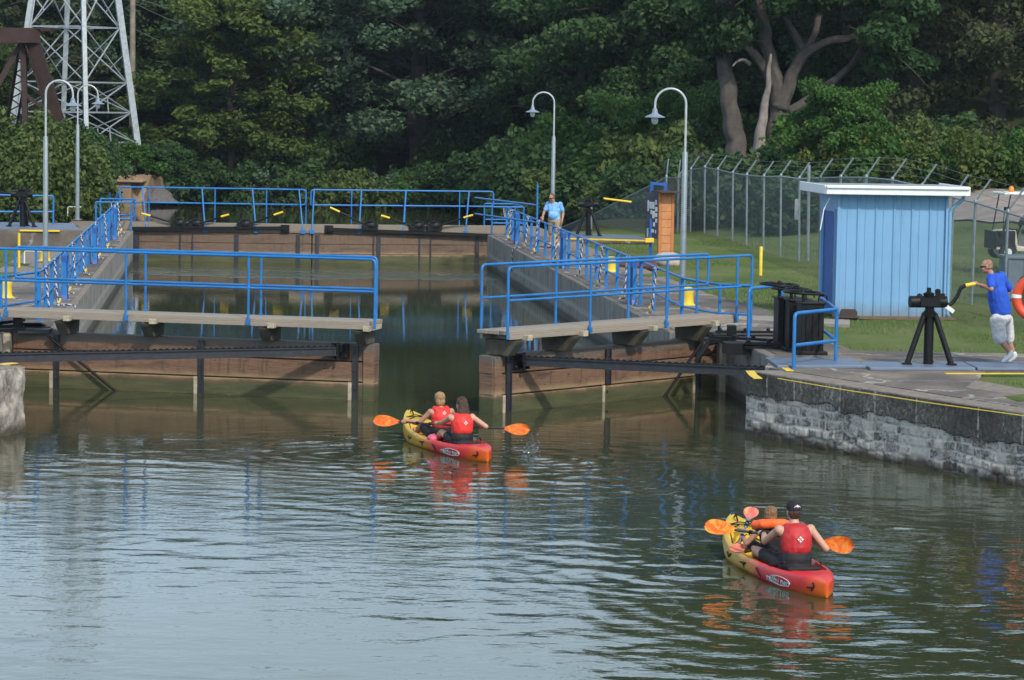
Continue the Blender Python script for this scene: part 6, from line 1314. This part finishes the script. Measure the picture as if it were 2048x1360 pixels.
def kayak(label, center, rz, seed, scuff):
    o = thing('kayak', label, 'kayak', (0, 0, 0), 'red and yellow tandem kayaks'); Lh = 1.86
    def prof(t):
        w = .405 * (max(0.0, 1 - abs(t) ** 2.7) ** .72 if t > 0 else max(0.0, 1 - abs(t) ** 2.3) ** .72); w = max(w, .02)
        keel = -.10 + (.26 * t ** 4 if t > 0 else .10 * t ** 6); sheer = .175 + (.25 * t ** 2.4 if t > 0 else .035 * (-t) ** 2.2 - .10 * max(0, -t - .82) ** 1.2 * 4)
        cock = float(sstep(np.array(t), -.63, -.53) * (1 - sstep(np.array(t), .50, .66)))
        deck = sheer + .055 * (1 - abs(t)) ** .5 * (1 if t > 0 else .6); floor = .04 + .10 * math.exp(-((t - .29) / .05) ** 2) * .6 + .09 * math.exp(-((t + .13) / .05) ** 2) * .6
        dz = deck * (1 - cock) + floor * cock
        return [(0, keel), (.42 * w, keel + .008), (.74 * w, keel + .035), (.94 * w, keel + .10 * (1 - .5 * abs(t)) + .02), (1.0 * w, keel * .35 + sheer * .65 - .02), (.985 * w, sheer - .015), (.93 * w, sheer + .012), (.84 * w, sheer + .018 + (deck - sheer) * .2 * (1 - cock)), (.74 * w, sheer * .55 + dz * .45 + .01), (.62 * w, dz + .01), (.3 * w, dz + (deck - sheer) * .1 * (1 - cock)), (0, dz + (deck - sheer) * .15 * (1 - cock))]
    ts = np.concatenate([np.linspace(-1, -.9, 7), np.linspace(-.88, .88, 60), np.linspace(.9, 1, 7)]); rings = []
    for t in ts: h = prof(float(t)); rings.append([V((x, t * Lh, z)) for x, z in h] + [V((-x, t * Lh, z)) for x, z in h[-2:0:-1]])
    n = len(rings[0]); vs = [p for r in rings for p in r]; fs = [(i * n + j, i * n + (j + 1) % n, (i + 1) * n + (j + 1) % n, (i + 1) * n + j) for i in range(len(ts) - 1) for j in range(n)] + [tuple(reversed(range(n))), tuple((len(ts) - 1) * n + j for j in range(n))]
    mb = MB(); mb.add(vs, fs); m = bpy.data.materials.new('kayak_plastic'); t = nt(m); b = t.nodes['Principled BSDF']; oc = objco(t); s = sepz(t, oc); nz = noise(t, mapping(t, oc, (1.5, .8, 2.5), loc=(seed, 0, 0)), 1.6, 5, .6, .6)
    f = mth(t, 'ADD', mth(t, 'MULTIPLY', s[1], .27), mth(t, 'ADD', mth(t, 'MULTIPLY', nz.outputs[0], .34), .33))
    c = ramp(t, f, [(.0, (.66, .10, .012)), (.08, (.62, .022, .028)), (.34, (.60, .020, .022)), (.44, (.66, .17, .012)), (.54, (.62, .34, .012)), (1.0, (.60, .40, .02))]).outputs[0]
    lowr = mth(t, 'MULTIPLY', mth(t, 'SUBTRACT', 1.0, band(t, s[2], .0, .12)), mth(t, 'SUBTRACT', 1.0, band(t, s[1], -1.75, -1.2)))
    c = mixc(t, mth(t, 'MULTIPLY', lowr, .9), c, (.74, .17, .012))
    sc = noise(t, mapping(t, oc, (1, 1, 2.5)), 13, 6, .75); c = mixc(t, mth(t, 'MULTIPLY', band(t, sc.outputs[0], .60, .66), mth(t, 'MULTIPLY', band(t, s[1], -.6, .1), .55)), c, (.22, .13, .03)); t.links.new(c, b.inputs['Base Color']); b.inputs['Roughness'].default_value = .38
    hull = mb.build('hull', m, o, smooth=70); bvh = BVHTree.FromPolygons([p.co[:] for p in hull.data.vertices], [p.vertices[:] for p in hull.data.polygons])
    def side(y, z, off):
        h = bvh.ray_cast(V((-2, y, z)), V((1, 0, 0)))
        return (h[0] + h[1] * off * (1 if h[1].x < 0 else -1)) if h[0] is not None else V((-.3, y, z))
    def deckpt(x, y, off=.012):
        h = bvh.ray_cast(V((x, y, 2)), V((0, 0, -1))); return h[0] + V((0, 0, off)) if h[0] is not None else V((x, y, .3))
    def lettering(txt, y0, z0, size, shear, bold, mname, off):
        cu = bpy.data.curves.new('lettering', 'FONT'); cu.body = txt; cu.size = size; cu.shear = shear; cu.offset = bold; cu.resolution_u = 3; tob = bpy.data.objects.new('lettering_tmp', cu); C.objects.link(tob)
        dg = bpy.context.evaluated_depsgraph_get(); dg.update(); me = bpy.data.meshes.new_from_object(tob.evaluated_get(dg)); bpy.data.objects.remove(tob)
        bm = bmesh.new(); bm.from_mesh(me); bmesh.ops.subdivide_edges(bm, edges=[e for e in bm.edges if e.calc_length() > .03], cuts=2)
        for q in bm.verts: q.co = side(y0 - q.co.x, z0 + q.co.y, off)
        bm.to_mesh(me); bm.free(); return link('lettering', me, M[mname], o, None, None)
    lettering('malibu two', -.72, .035, .125, .35, .006, 'black', .003); lettering('malibu two', -.72, .035, .125, .35, .001, 'white', .006)
    mb = MB(); pts = [side(-1.06 - .24 * math.cos(a), .078 + .052 * math.sin(a), .004) for a in [6.2832 * i / 30 for i in range(30)]]; mb.tube(pts, .004, 5, True); mb.build('oval_emblem', M['white'], o)
    mb = MB(); e = side(-1.72, .12, .006); mb.tube([side(-1.70, .16, .01), e, side(-1.68, .06, .01)], .010, 6); mb.tube([side(-1.72, .10, .01), side(-1.62, .09, .01)], .008, 6); mb.build('carry_toggle', M['black'], o, smooth=60)
    mb = MB(); mb.tube([side(-.42, .13, .01), side(-.46, .10, .012), side(-.56, .05, .01)], .008, 6); mb.build('deck_line', M['black'], o, smooth=60)
    mb = MB(); mb.extr([side(.02, .10, .008), side(.10, .10, .008), side(.06, .03, .008)], (-.004, 0, 0)); mb.tube([side(-.02, .12, .01), side(.16, .105, .014)], .012, 6); mb.tube([side(.62, .13, .01), side(.70, .08, .012), side(.80, .13, .01)], .009, 6); mb.build('side_handle', M['black'], o, smooth=60)
    mb = MB(); Q = [deckpt(x, y) for x, y in ((-.24, 1.02), (.20, 1.34), (-.16, 1.50), (.24, 1.02), (-.20, 1.34), (.16, 1.50))]
    for a, c_ in ((0, 1), (1, 2), (3, 4), (4, 5), (0, 3), (2, 5), (0, 4), (3, 1)): mb.tube([Q[a], Q[a].lerp(Q[c_], .5) + V((0, 0, .03)), Q[c_]], .008, 5)
    mb.tube([deckpt(0, 1.75), deckpt(0, 1.68, .07), deckpt(0, 1.60)], .012, 6); mb.build('bow_bungee', M['black'], o, smooth=60)
    for y in (-.92, .03):
        mb = MB(); mb.box((0, y - .10, .15), (.42, .04, .16), rot=Matrix.Rotation(R(14), 3, 'X')); mb.box((0, y + .17, .075), (.40, .40, .05)); st = mb.build('seat', M['black_cloth'], o, bevel=.02)
        for x in (-1, 1):
            mb = MB(); mb.tube([(x * .22, y - .02, .28), (x * .33, y + .22, .205)], .012, 6); mb.build('strap', M['black_cloth'], st)
    o.location = center; o.rotation_euler = (0, 0, rz); return o
K1, K2 = V((-1.05, 45.67, 0)), V((3.28, 33.9, 0)); A1, A2 = R(22), R(13)
kayak('red and yellow kayak carrying the long haired woman, nearer the open gate', K1, A1, 0, .5)
kayak('red and yellow kayak carrying the man in the black cap, low in the corner', K2, A2, 3, .5)
def kl(c, rz): 
    m = Matrix.Rotation(rz, 3, 'Z'); return lambda x, y, z: c + m @ V((x, y, z))
def paddle(label, a, b, tw, cols, bl=.46, bw=.19):
    a, b = V(a), V(b); d = (b - a).normalized(); o = thing('paddle', label, 'paddle', (a + b) / 2, 'double bladed kayak paddles')
    mb = MB(); mb.tube([a, b], .0165, 10); sh = mb.build('shaft', M[cols[0]], o, smooth=60)
    mb = MB(); 
    for e in (.30, .70, .18, .82): q = a.lerp(b, e); mb.tube([q - d * .02, q + d * .02], .026, 10)
    mb.build('drip_ring', M['black'], sh, smooth=60)
    for p, dd, nrm in ((a, -d, V(tw[0])), (b, d, V(tw[1]))):
        nn = (nrm - dd * nrm.dot(dd)).normalized(); s = dd.cross(nn); mb = MB(); G = []; nu, nw = 14, 6
        for sg in (1, -1):
            for i in range(nu + 1):
                u = i / nu; w = bw / 2 * ((.16 + .84 * math.sin(math.pi / 2 * min(1, u / .62)) ** 1.1) if u < .62 else math.sqrt(max(0, 1 - ((u - .62) / .385) ** 2.6))); w = max(w, .012)
                for j in range(-nw, nw + 1):
                    v = j / nw; G.append(p + dd * (u * bl - .03) + s * (w * v) + nn * ((.012 if bl < .3 else .026) * (v * v - .4) * u + sg * .006 * (1 - .75 * v * v) + .02 * u * u))
        n_ = 2 * nw + 1; F_ = []
        for k in range(2):
            b0 = k * (nu + 1) * n_
            for i in range(nu):
                for j in range(n_ - 1): F_.append((b0 + i * n_ + j, b0 + i * n_ + j + 1, b0 + (i + 1) * n_ + j + 1, b0 + (i + 1) * n_ + j))
        mb.add(G, F_); mb.build('blade', M[cols[1]], o, smooth=60)
    return o
def blade_mat(name, c0, c1, c2):
    m = bpy.data.materials.new(name); t = nt(m); b = t.nodes['Principled BSDF']; n = noise(t, objco(t), 7, 5, .65, 1.5); t.links.new(ramp(t, n.outputs[0], [(.34, c0), (.5, c1), (.64, c2)]).outputs[0], b.inputs['Base Color']); b.inputs['Roughness'].default_value = .4; return m
M['blade_orange'] = blade_mat('orange_flame_blade', (.72, .07, .012), (.80, .16, .015), (.82, .36, .04)); M['blade_pink'] = blade_mat('pink_orange_blade', (.70, .09, .10), (.75, .16, .13), (.80, .34, .12))
M['shaft'] = mat('dark_paddle_shaft', (.05, .04, .05), .35); M['shaft_grey'] = mat('grey_paddle_shaft', (.20, .20, .26), .4)
face = V((0, -1, .25))
# paddles: centre of each blade in the photograph gives the ends of the shaft
pa, pb = atY(797, 843.5, 45.75), atY(1010, 857, 45.15)
paddle('orange paddle held across the kayak by the long haired woman, drops falling from its blade', pa, pb, (face, face), ('shaft', 'blade_orange'))
qa, qb = atY(1470, 1060, 33.95), atY(1648, 1084.5, 33.35)
paddle('orange paddle held across the kayak by the man in the black cap', qa, qb, (V((0, -.8, .5)), V((-.2, -1, .1))), ('shaft', 'blade_orange'), .43, .205)
ra, rb_ = atY(1498, 1036, 34.75), atY(1478, 1088, 34.25)
paddle('pink orange paddle of the boy, its shaft standing steeply', ra, rb_, (V((-.2, -1, .4)), V((0, -.5, 1))), ('shaft_grey', 'blade_pink'), .24, .19)
def emblem(o, c, fr, k, m='white'):               # four small lozenges
    mb = MB()
    for dx, dz in ((-1, 0), (1, 0), (0, -1), (0, 1)):
        q = [c + fr @ (V((dx * .021 + a, -.0, dz * .021 + b_)) * k) for a, b_ in ((-.014, 0), (0, -.014), (.014, 0), (0, .014))]; mb.extr(q, fr @ V((0, -.006, 0)))
    return mb.build('emblem', M[m], o)
def back_emblem(o, vest, c, fr, k):
    bv = BVHTree.FromPolygons([p.co[:] for p in vest.data.vertices], [p.vertices[:] for p in vest.data.polygons]); off = root_off(o); d = fr @ V((0, 1, 0)); h = bv.ray_cast(c - off - d * 1.0, d)
    if h[0] is not None: emblem(o, h[0] + off - d * .003, fr, k)
def vest(o, J, k, red, top=.0, low=True):
    p, c, sl, sr = J['pelvis'], J['chest'], J['shL'], J['shR']; up = (c - p).normalized(); lat = (sr - sl).normalized(); fw = up.cross(lat).normalized(); rot = Matrix((lat, fw, up)).transposed(); ms = (sl + sr) / 2
    def upper(mb):
        for i in range(11):
            f = .62 + .70 * i / 10; w = .178 + .006 * math.sin(3.1 * i / 10) - .020 * max(0, i - 7) / 3; ell(mb, p + (c - p) * f, (w * k, (w - .024) * k, .085 * k), rot)
        for f in (.72, 1.02): ell(mb, p + (c - p) * f, (.176 * k, .162 * k, .07 * k), rot)
        for s in (sl, sr): q = ms.lerp(s, .52); ell(mb, q + up * (-.01 + top), (.055 * k, .12 * k, .085 * k), rot)
    v = garment(o, 'life_vest', red, upper, .012, 6)
    if low: garment(o, 'vest_skirt', 'black_cloth', lambda mb: (ell(mb, p + (c - p) * .28, (.190 * k, .150 * k, .16 * k), rot), ell(mb, p + (c - p) * .0, (.185 * k, .15 * k, .12 * k), rot)), .012, 5)
    return v
def seated(f, y, z, k, lean=0.0, hx=0.0, hz=0.0):
    P = lambda x, yy, zz: f(x, y + yy, z + zz)
    J = dict(pelvis=P(0, 0, .10 * k), chest=P(0, -.04 + lean * .6, .40 * k), neck=P(hx * .4, -.01 + lean, .565 * k), head=P(hx, .03 + lean * 1.1, .70 * k + hz), shL=P(-.185 * k, -.03 + lean, .50 * k), shR=P(.185 * k, -.03 + lean, .50 * k),
        hipL=P(-.09 * k, .03, .09 * k), hipR=P(.09 * k, .03, .09 * k), knL=P(-.20 * k, .40 * k, .22 * k), knR=P(.17 * k, .42 * k, .20 * k), anL=P(-.17 * k, .76 * k, .06 * k), anR=P(.15 * k, .78 * k, .06 * k), toeL=P(-.17 * k, .86 * k, .12 * k), toeR=P(.15 * k, .88 * k, .12 * k)); return J, P
def arm(J, s, target, ax, pole, k, grip=True, palm=None):
    sh = J['sh' + s]; l1, l2 = .285 * k, .25 * k; w = target + (sh - target).normalized() * .06 * k; d = w - sh
    if d.length > l1 + l2 - .01: w = sh + d.normalized() * (l1 + l2 - .012)
    J['el' + s] = ik(sh, w, l1, l2, pole); J['wr' + s] = w; J['hand' + s] = ('grip', w + (target - w).normalized() * min(.06 * k, (target - w).length + .001), ax) if grip else ('open', palm[0], palm[1])
def on(a, b, px):                                 # the point of a shaft seen at picture column px
    lo, hi = 0.0, 1.0
    for _ in range(30):
        m = (lo + hi) / 2
        if proj(V(a).lerp(V(b), m))[0] < px: lo = m
        else: hi = m
    return V(a).lerp(V(b), lo)
# woman with long brown hair
f1 = kl(K1, A1); J, P = seated(f1, -.72, .085, 1.0, .08, .02); d1 = V(pb) - V(pa)
arm(J, 'L', on(pa, pb, 872), d1, P(-.6, -.05, .1), 1); arm(J, 'R', on(pa, pb, 962), d1, P(.65, -.05, .1), 1)
fr1 = frame(Matrix.Rotation(A1 + R(14), 3, 'Z') @ V((0, 1, -.08)))
w_ = person('person with long brown hair and red vest paddling the farther kayak', J, fr1, 1.0, 1.0, 'skin_pale')
h = J['head']
garment(w_, 'hair', 'hair_brown', lambda mb: (ell(mb, h + fr1 @ V((0, -.022, .035)), (.088, .100, .098), fr1), ell(mb, h + fr1 @ V((0, -.065, -.06)), (.100, .070, .12), fr1), ell(mb, h + fr1 @ V((-.015, -.095, -.15)), (.105, .058, .11), fr1), ell(mb, h + fr1 @ V((.065, -.07, -.17)), (.055, .055, .09), fr1), ell(mb, h + fr1 @ V((-.08, -.06, -.14)), (.045, .055, .09), fr1)), .010, 2)
v = vest(w_, J, 1.0, 'red_vest'); back_emblem(w_, v, J['chest'] + V((0, 0, .03)), frame(Matrix.Rotation(A1, 3, 'Z') @ V((0, 1, 0))), 1.0)
garment(w_, 'shorts', 'black_cloth', lambda mb: [cap(mb, J['hip' + s], J['hip' + s].lerp(J['kn' + s], .6), .10, .085) for s in 'LR'])
# blond passenger in front
J, P = seated(f1, .26, .085, .98, .05, .0); t_ = on(pa, pb, 808) + V((0, 0, .005)); arm(J, 'L', t_, d1, P(-.55, .3, .0), 1.0); arm(J, 'R', P(.30, .40, .34), V((1, 0, 0)), P(.6, .1, .0), 1)
fr2 = frame(Matrix.Rotation(A1 + R(-6), 3, 'Z') @ V((0, 1, -.05))); b_ = person('person with short blond hair and red vest at the front of the kayak', J, fr2, .98, .95, 'skin_tan'); h2 = J['head']
garment(b_, 'hair', 'hair_blond', lambda mb: (ell(mb, h2 + fr2 @ V((0, -.022, .035)), (.088, .098, .096), fr2), ell(mb, h2 + fr2 @ V((0, -.06, -.035)), (.080, .055, .075), fr2)), .010, 2)
v = vest(b_, J, .95, 'red_vest', .03); back_emblem(b_, v, J['chest'] + V((0, 0, .09)), frame(Matrix.Rotation(A1, 3, 'Z') @ V((0, 1, 0))), 1.0)
garment(b_, 'shorts', 'black_cloth', lambda mb: [cap(mb, J['hip' + s], J['hip' + s].lerp(J['kn' + s], .8), .10, .085) for s in 'LR'])
mb = MB(); ell(mb, f1(-.30, -.16, .20), (.09, .13, .06)); tag(mb.build('water_shoe', M['pink'], origin=f1(-.30, -.16, .14), smooth=60), 'pink water shoe resting on the kayak side by the long haired woman', 'shoe')
# man with black cap
f2 = kl(K2, A2); J, P = seated(f2, -.72, .085, 1.07, .10, .0); d2 = V(qb) - V(qa)
J['knL'] = P(-.30, .60, .20); J['anL'] = P(-.20, .95, .08); J['toeL'] = P(-.20, 1.03, .16)
arm(J, 'L', on(qa, qb, 1524), d2, P(-.62, .12, -.05), 1.1); arm(J, 'R', on(qa, qb, 1618), d2, P(.55, .0, .0), 1.05)
fr3 = frame(Matrix.Rotation(A2 + R(4), 3, 'Z') @ V((0, 1, -.05))); m_ = person('person in a black cap and red life vest paddling the nearest kayak', J, fr3, 1.05, 1.06, 'skin_pale'); h3 = J['head']
garment(m_, 'hair', 'hair_brown', lambda mb: (ell(mb, h3 + fr3 @ V((0, -.032, -.01)), (.084, .092, .075), fr3), ell(mb, h3 + fr3 @ V((0, -.055, -.055)), (.070, .050, .045), fr3)), .010, 2)
cp = garment(m_, 'cap', 'cap', lambda mb: (ell(mb, h3 + fr3 @ V((0, -.014, .055)), (.093, .113, .088), fr3), ell(mb, h3 + fr3 @ V((0, -.030, .025)), (.092, .100, .045), fr3)), .010, 2)
mb = MB(); ell(mb, h3 + fr3 @ V((0, .14, .035)), (.075, .075, .012), fr3); mb.build('cap_peak', M['cap'], cp, smooth=60)
bvh_c = BVHTree.FromPolygons([p.co[:] for p in cp.data.vertices], [p.vertices[:] for p in cp.data.polygons]); dd = fr3 @ V((0, 1, 0)); hit = bvh_c.ray_cast(h3 + fr3 @ V((0, -1, .062)) - root_off(m_), dd)
if hit[0] is not None:
    c = hit[0] + root_off(m_) - dd * .004; mb = MB(); mb.ball(c + V((0, 0, .012)), (.012, .006, .012), 8); X = fr3 @ V((1, 0, 0))
    for s in (-1, 1): mb.tube([c + V((0, 0, -.004)), c + X * s * .024 + V((0, 0, .006)), c + X * s * .040 + V((0, 0, -.010))], [.008, .007, .003], 6)
    mb.build('emblem', M['white'], cp)
v = vest(m_, J, 1.06, 'dark_red_vest'); back_emblem(m_, v, J['chest'] + V((0, 0, .02)), frame(Matrix.Rotation(A2, 3, 'Z') @ V((0, 1, 0))), 1.15)
garment(m_, 'shorts', 'black_cloth', lambda mb: [cap(mb, J['hip' + s], J['hip' + s].lerp(J['kn' + s], .72), .11, .09) for s in 'LR'])
mb = MB(); mb.tube(arc(J['wrL'] + (J['elL'] - J['wrL']).normalized() * .05, .036, 0, 6.28, 14, (J['elL'] - J['wrL']).normalized().orthogonal(), (J['elL'] - J['wrL']).normalized().cross((J['elL'] - J['wrL']).normalized().orthogonal())), .010, 6); mb.build('wristwatch', M['black'], m_, smooth=60)
# boy with the orange collar
J, P = seated(f2, .22, .09, .80, .03, .0); d3 = V(rb_) - V(ra); t_ = V(ra).lerp(V(rb_), .80)
arm(J, 'L', t_, d3, P(-.5, .2, .0), .86); arm(J, 'R', P(.06, .36, .26), V((1, 0, 0)), P(.4, .1, .1), .8)
fr4 = frame(Matrix.Rotation(A2 + R(-8), 3, 'Z') @ V((0, 1, -.1))); c_ = person('person, a small child with sandy hair and a bright orange vest collar', J, fr4, .93, .80, 'skin_tan'); h4 = J['head']
garment(c_, 'hair', 'hair_sandy', lambda mb: (ell(mb, h4 + fr4 @ V((0, -.02, .036)), (.079, .092, .088), fr4), ell(mb, h4 + fr4 @ V((0, -.052, -.02)), (.072, .050, .062), fr4)), .009, 2)
nk = J['neck']; garment(c_, 'vest_collar', 'orange_vest', lambda mb: (mb.tube([nk + fr4 @ V(p) for p in ((-.19, .10, -.03), (-.20, .0, .0), (-.13, -.10, .015), (0, -.13, .02), (.13, -.10, .015), (.20, .0, .0), (.19, .10, -.03))], [.045, .058, .062, .062, .062, .058, .045], 12),), .012, 3)
garment(c_, 'vest_body', 'black_cloth', lambda mb: torso(mb, J, .80, .02)); garment(c_, 'shorts', 'black_cloth', lambda mb: [cap(mb, J['hip' + s], J['kn' + s], .085, .07) for s in 'LR'])

# ---- the two men on the lock walls
def tiedye():
    m = bpy.data.materials.new('pale_blue_tie_dye'); t = nt(m); b = t.nodes['Principled BSDF']; oc = objco(t); n = noise(t, oc, 6.5, 3, .6, .6); n2 = noise(t, oc, 3.0, 2)
    c = ramp(t, n2.outputs[0], [(.3, (.12, .34, .68)), (.6, (.24, .50, .82))]).outputs[0]; s = sepz(t, oc); k = mth(t, 'MULTIPLY', band(t, n.outputs[0], .60, .68), mth(t, 'SUBTRACT', 1.0, band(t, s[2], 1.12, 1.26)))
    c = mixc(t, k, c, (.030, .085, .42)); t.links.new(c, b.inputs['Base Color']); b.inputs['Roughness'].default_value = .9; return m
M['tee_pale'] = tiedye()
def shoes(o, J, m, k=1.0, sock=None):
    for s in 'LR':
        a, t_ = J['an' + s], J['toe' + s]; d = (t_ - a); d.z *= .8
        garment(o, 'shoe', m, lambda mb: (cap(mb, a + V((0, 0, -.035)) - d * .12, a + d * .45 + V((0, 0, -.035)), .050 * k, .048 * k), cap(mb, a + d * .45 + V((0, 0, -.03)), t_ + d * .12 + V((0, 0, -.008)), .048 * k, .036 * k), ell(mb, a + V((0, 0, .0)), (.052 * k, .052 * k, .05 * k))), .010, 4)
        if sock: garment(o, 'sock', sock, lambda mb: cap(mb, a + V((0, 0, .02)), a.lerp(J['kn' + s], .22), .046, .047), .010, 2)
def man1():
    b = at(1108, 497, H + .012); Q = lambda px, py, dy=0: atY(px, py, b.y + dy); Z = lambda x, y, z: b + V((x, y, z))
    J = dict(base=b, pelvis=Z(.0, .0, .93), chest=Z(-.02, -.03, 1.24), neck=Z(-.06, -.08, 1.48), head=Z(-.10, -.15, 1.615), shL=Z(.17, -.08, 1.40), shR=Z(-.21, .0, 1.40), hipL=Z(.10, -.02, .90), hipR=Z(-.10, .02, .90), knL=Z(.12, -.10, .50), knR=Z(-.09, .08, .50), anL=Z(.10, -.02, .09), anR=Z(-.12, .12, .09), toeL=Z(.04, -.17, .045), toeR=Z(-.19, -.02, .045))
    J['elL'] = Z(.27, -.04, 1.13); J['wrL'] = Z(.24, -.16, .90); J['handL'] = ('open', V((-.05, -.25, -1)), V((-1, 0, 0)))
    J['elR'] = Z(-.33, -.02, 1.15); J['wrR'] = Z(-.37, -.22, 1.03); J['handR'] = ('open', V((-.1, -.7, -.6)), V((0, -.3, -1)))
    fr = frame(V((-.55, -.80, -.42))); o = person('person in a pale blue shirt and khaki shorts walking along the right lock wall', J, fr, 1.04, 1.06, 'skin_tan', glasses=True); h = J['head']
    garment(o, 'hair', 'hair_grey', lambda mb: (ell(mb, h + fr @ V((0, -.03, .04)), (.083, .090, .088), fr), ell(mb, h + fr @ V((0, -.05, -.03)), (.082, .060, .06), fr)), .010, 2)
    garment(o, 'shirt', 'tee_pale', lambda mb: (torso(mb, J, 1.06, .022), ell(mb, J['pelvis'] + V((0, 0, .05)), (.19, .15, .15)), ell(mb, J['pelvis'].lerp(J['chest'], .4) + V((-.03, -.06, 0)), (.17, .14, .16)), [cap(mb, J['sh' + s], J['sh' + s].lerp(J['el' + s], .68), .068, .066) for s in 'LR']))
    garment(o, 'shorts', 'khaki', lambda mb: (ell(mb, J['pelvis'] + V((0, 0, -.05)), (.19, .145, .13)), [cap(mb, J['hip' + s], J['kn' + s] + V((0, 0, .02)), .115, .105) for s in 'LR']))
    shoes(o, J, 'shoe_dark', 1.0, 'white_cotton')
man1()
def man2():
    fy = at(2014, 722, PZ).y; Q = lambda px, py, dy=0.0: atY(px, py, fy + dy); b = Q(2014, 722)
    g = grip_tip
    J = dict(base=b, pelvis=Q(2003, 634), chest=Q(1995, 582), neck=Q(1983, 547), head=Q(1973, 532, -.02), shL=Q(1982, 557, -.17), shR=Q(2003, 552, .15), hipL=Q(1995, 641, -.11), hipR=Q(2011, 641, .10), knL=Q(1999, 677, -.14), knR=Q(2014, 678, .12), anL=Q(2021, 706, -.12), anR=Q(2028, 708, .12), toeL=Q(2008, 721, -.14), toeR=Q(2020, 720.5, .12))
    J['elL'] = Q(1983, 578, -.34); J['wrL'] = Q(1962, 570, -.14); J['handL'] = ('grip', g + V((-.015, 0, .0)), V((1, 0, .18)))
    J['elR'] = Q(2021, 582, .28); J['wrR'] = Q(1998, 598, .30); J['handR'] = ('open', V((-1, .1, .1)), V((0, 0, -1)))
    fr = frame(V((-1, .22, -.20))); o = person('person in a royal blue shirt and white shorts leaning to push the winch crank', J, fr, 1.05, 1.06, 'skin_tan', glasses=True); h = J['head']
    garment(o, 'hair', 'hair_short', lambda mb: (ell(mb, h + fr @ V((0, -.028, .030)), (.0765, .086, .088), fr), ell(mb, h + fr @ V((0, -.045, -.025)), (.075, .062, .055), fr)), .009, 2)
    lean = (J['chest'] - J['pelvis']).normalized()
    garment(o, 'shirt', 'royal', lambda mb: (torso(mb, J, 1.06, .028), [ell(mb, J['pelvis'].lerp(J['chest'], f), (.175 + .02 * math.sin(3.1 * f), .195, .12)) for f in [.22 + .78 * i / 16 for i in range(17)]], cap(mb, J['shL'], J['shL'].lerp(J['elL'], .72), .074, .074), cap(mb, J['shR'], J['shR'].lerp(J['elR'], .8), .074, .074)))
    garment(o, 'shorts', 'white_cotton', lambda mb: (ell(mb, J['pelvis'] - lean * .02, (.180, .195, .14)), [cap(mb, J['hip' + s], J['kn' + s] + V((.005, 0, .02)), .136, .128) for s in 'LR'], ell(mb, J['hipL'] + V((.02, -.12, -.12)), (.08, .04, .09))))
    shoes(o, J, 'shoe', 1.1)
    mb = MB(); w = J['wrL']; d = (J['elL'] - w).normalized(); mb.tube(arc(w + d * .03, .034, 0, 6.28, 12, d.orthogonal(), d.cross(d.orthogonal())), .007, 6); mb.build('wristwatch', M['galv'], o, smooth=60)
man2()
# water falling from the lifted blade
mb = MB(); rg = random.Random(5); c = atY(1062, 872, 45.1); o = thing('water_splash', 'falling splash of clear water drops under the raised paddle blade', 'splash', (c.x, c.y, 0))
M['drop'] = bpy.data.materials.new('clear_water_drops'); t = nt(M['drop']); b = t.nodes['Principled BSDF']; b.inputs['Transmission Weight'].default_value = 1; b.inputs['IOR'].default_value = 1.33; b.inputs['Roughness'].default_value = 0
def streak(x0, x1, z0, z1, r):
    p = V((c.x + x0, c.y, z0)); q = V((c.x + x1, c.y + rg.uniform(-.05, .05), z1)); mb.tube([p.lerp(q, i / 9) + V((rg.gauss(0, .008), 0, 0)) for i in range(10)], [r * (.5 + .9 * rg.random()) for i in range(10)], 6)
for a in ((-.02, -.06, .36, .03, .008), (.0, .02, .37, .05, .009), (.02, .10, .34, .03, .008), (-.05, -.12, .16, .02, .009), (.03, .07, .2, .02, .012), (-.01, -.02, .22, .02, .012)): streak(*a)
for i in range(40): mb.ball(c + V((rg.gauss(0, .10), rg.gauss(0, .06), -c.z + abs(rg.gauss(0, .13)) + .01)), rg.uniform(.006, .016), 6)
mb.build('drops', M['drop'], o, smooth=180)

# ------------------------------------------------------------------ thin summer haze
mb = MB(); mb.box((5, 90, 20), (360, 260, 44.5)); hz = mb.build('haze', [], origin=(5, 90, 20)); hz.data.materials.clear()
m = bpy.data.materials.new('thin_haze'); t = nt(m); t.nodes.remove(t.nodes['Principled BSDF']); pv = t.nodes.new('ShaderNodeVolumePrincipled'); pv.inputs['Color'].default_value = (.80, .90, 1, 1); pv.inputs['Density'].default_value = .00016; pv.inputs['Anisotropy'].default_value = .3
t.links.new(pv.outputs[0], t.nodes['Material Output'].inputs['Volume']); hz.data.materials.append(m); tag(hz, kind='stuff')
scene.cycles.volume_bounces = 0
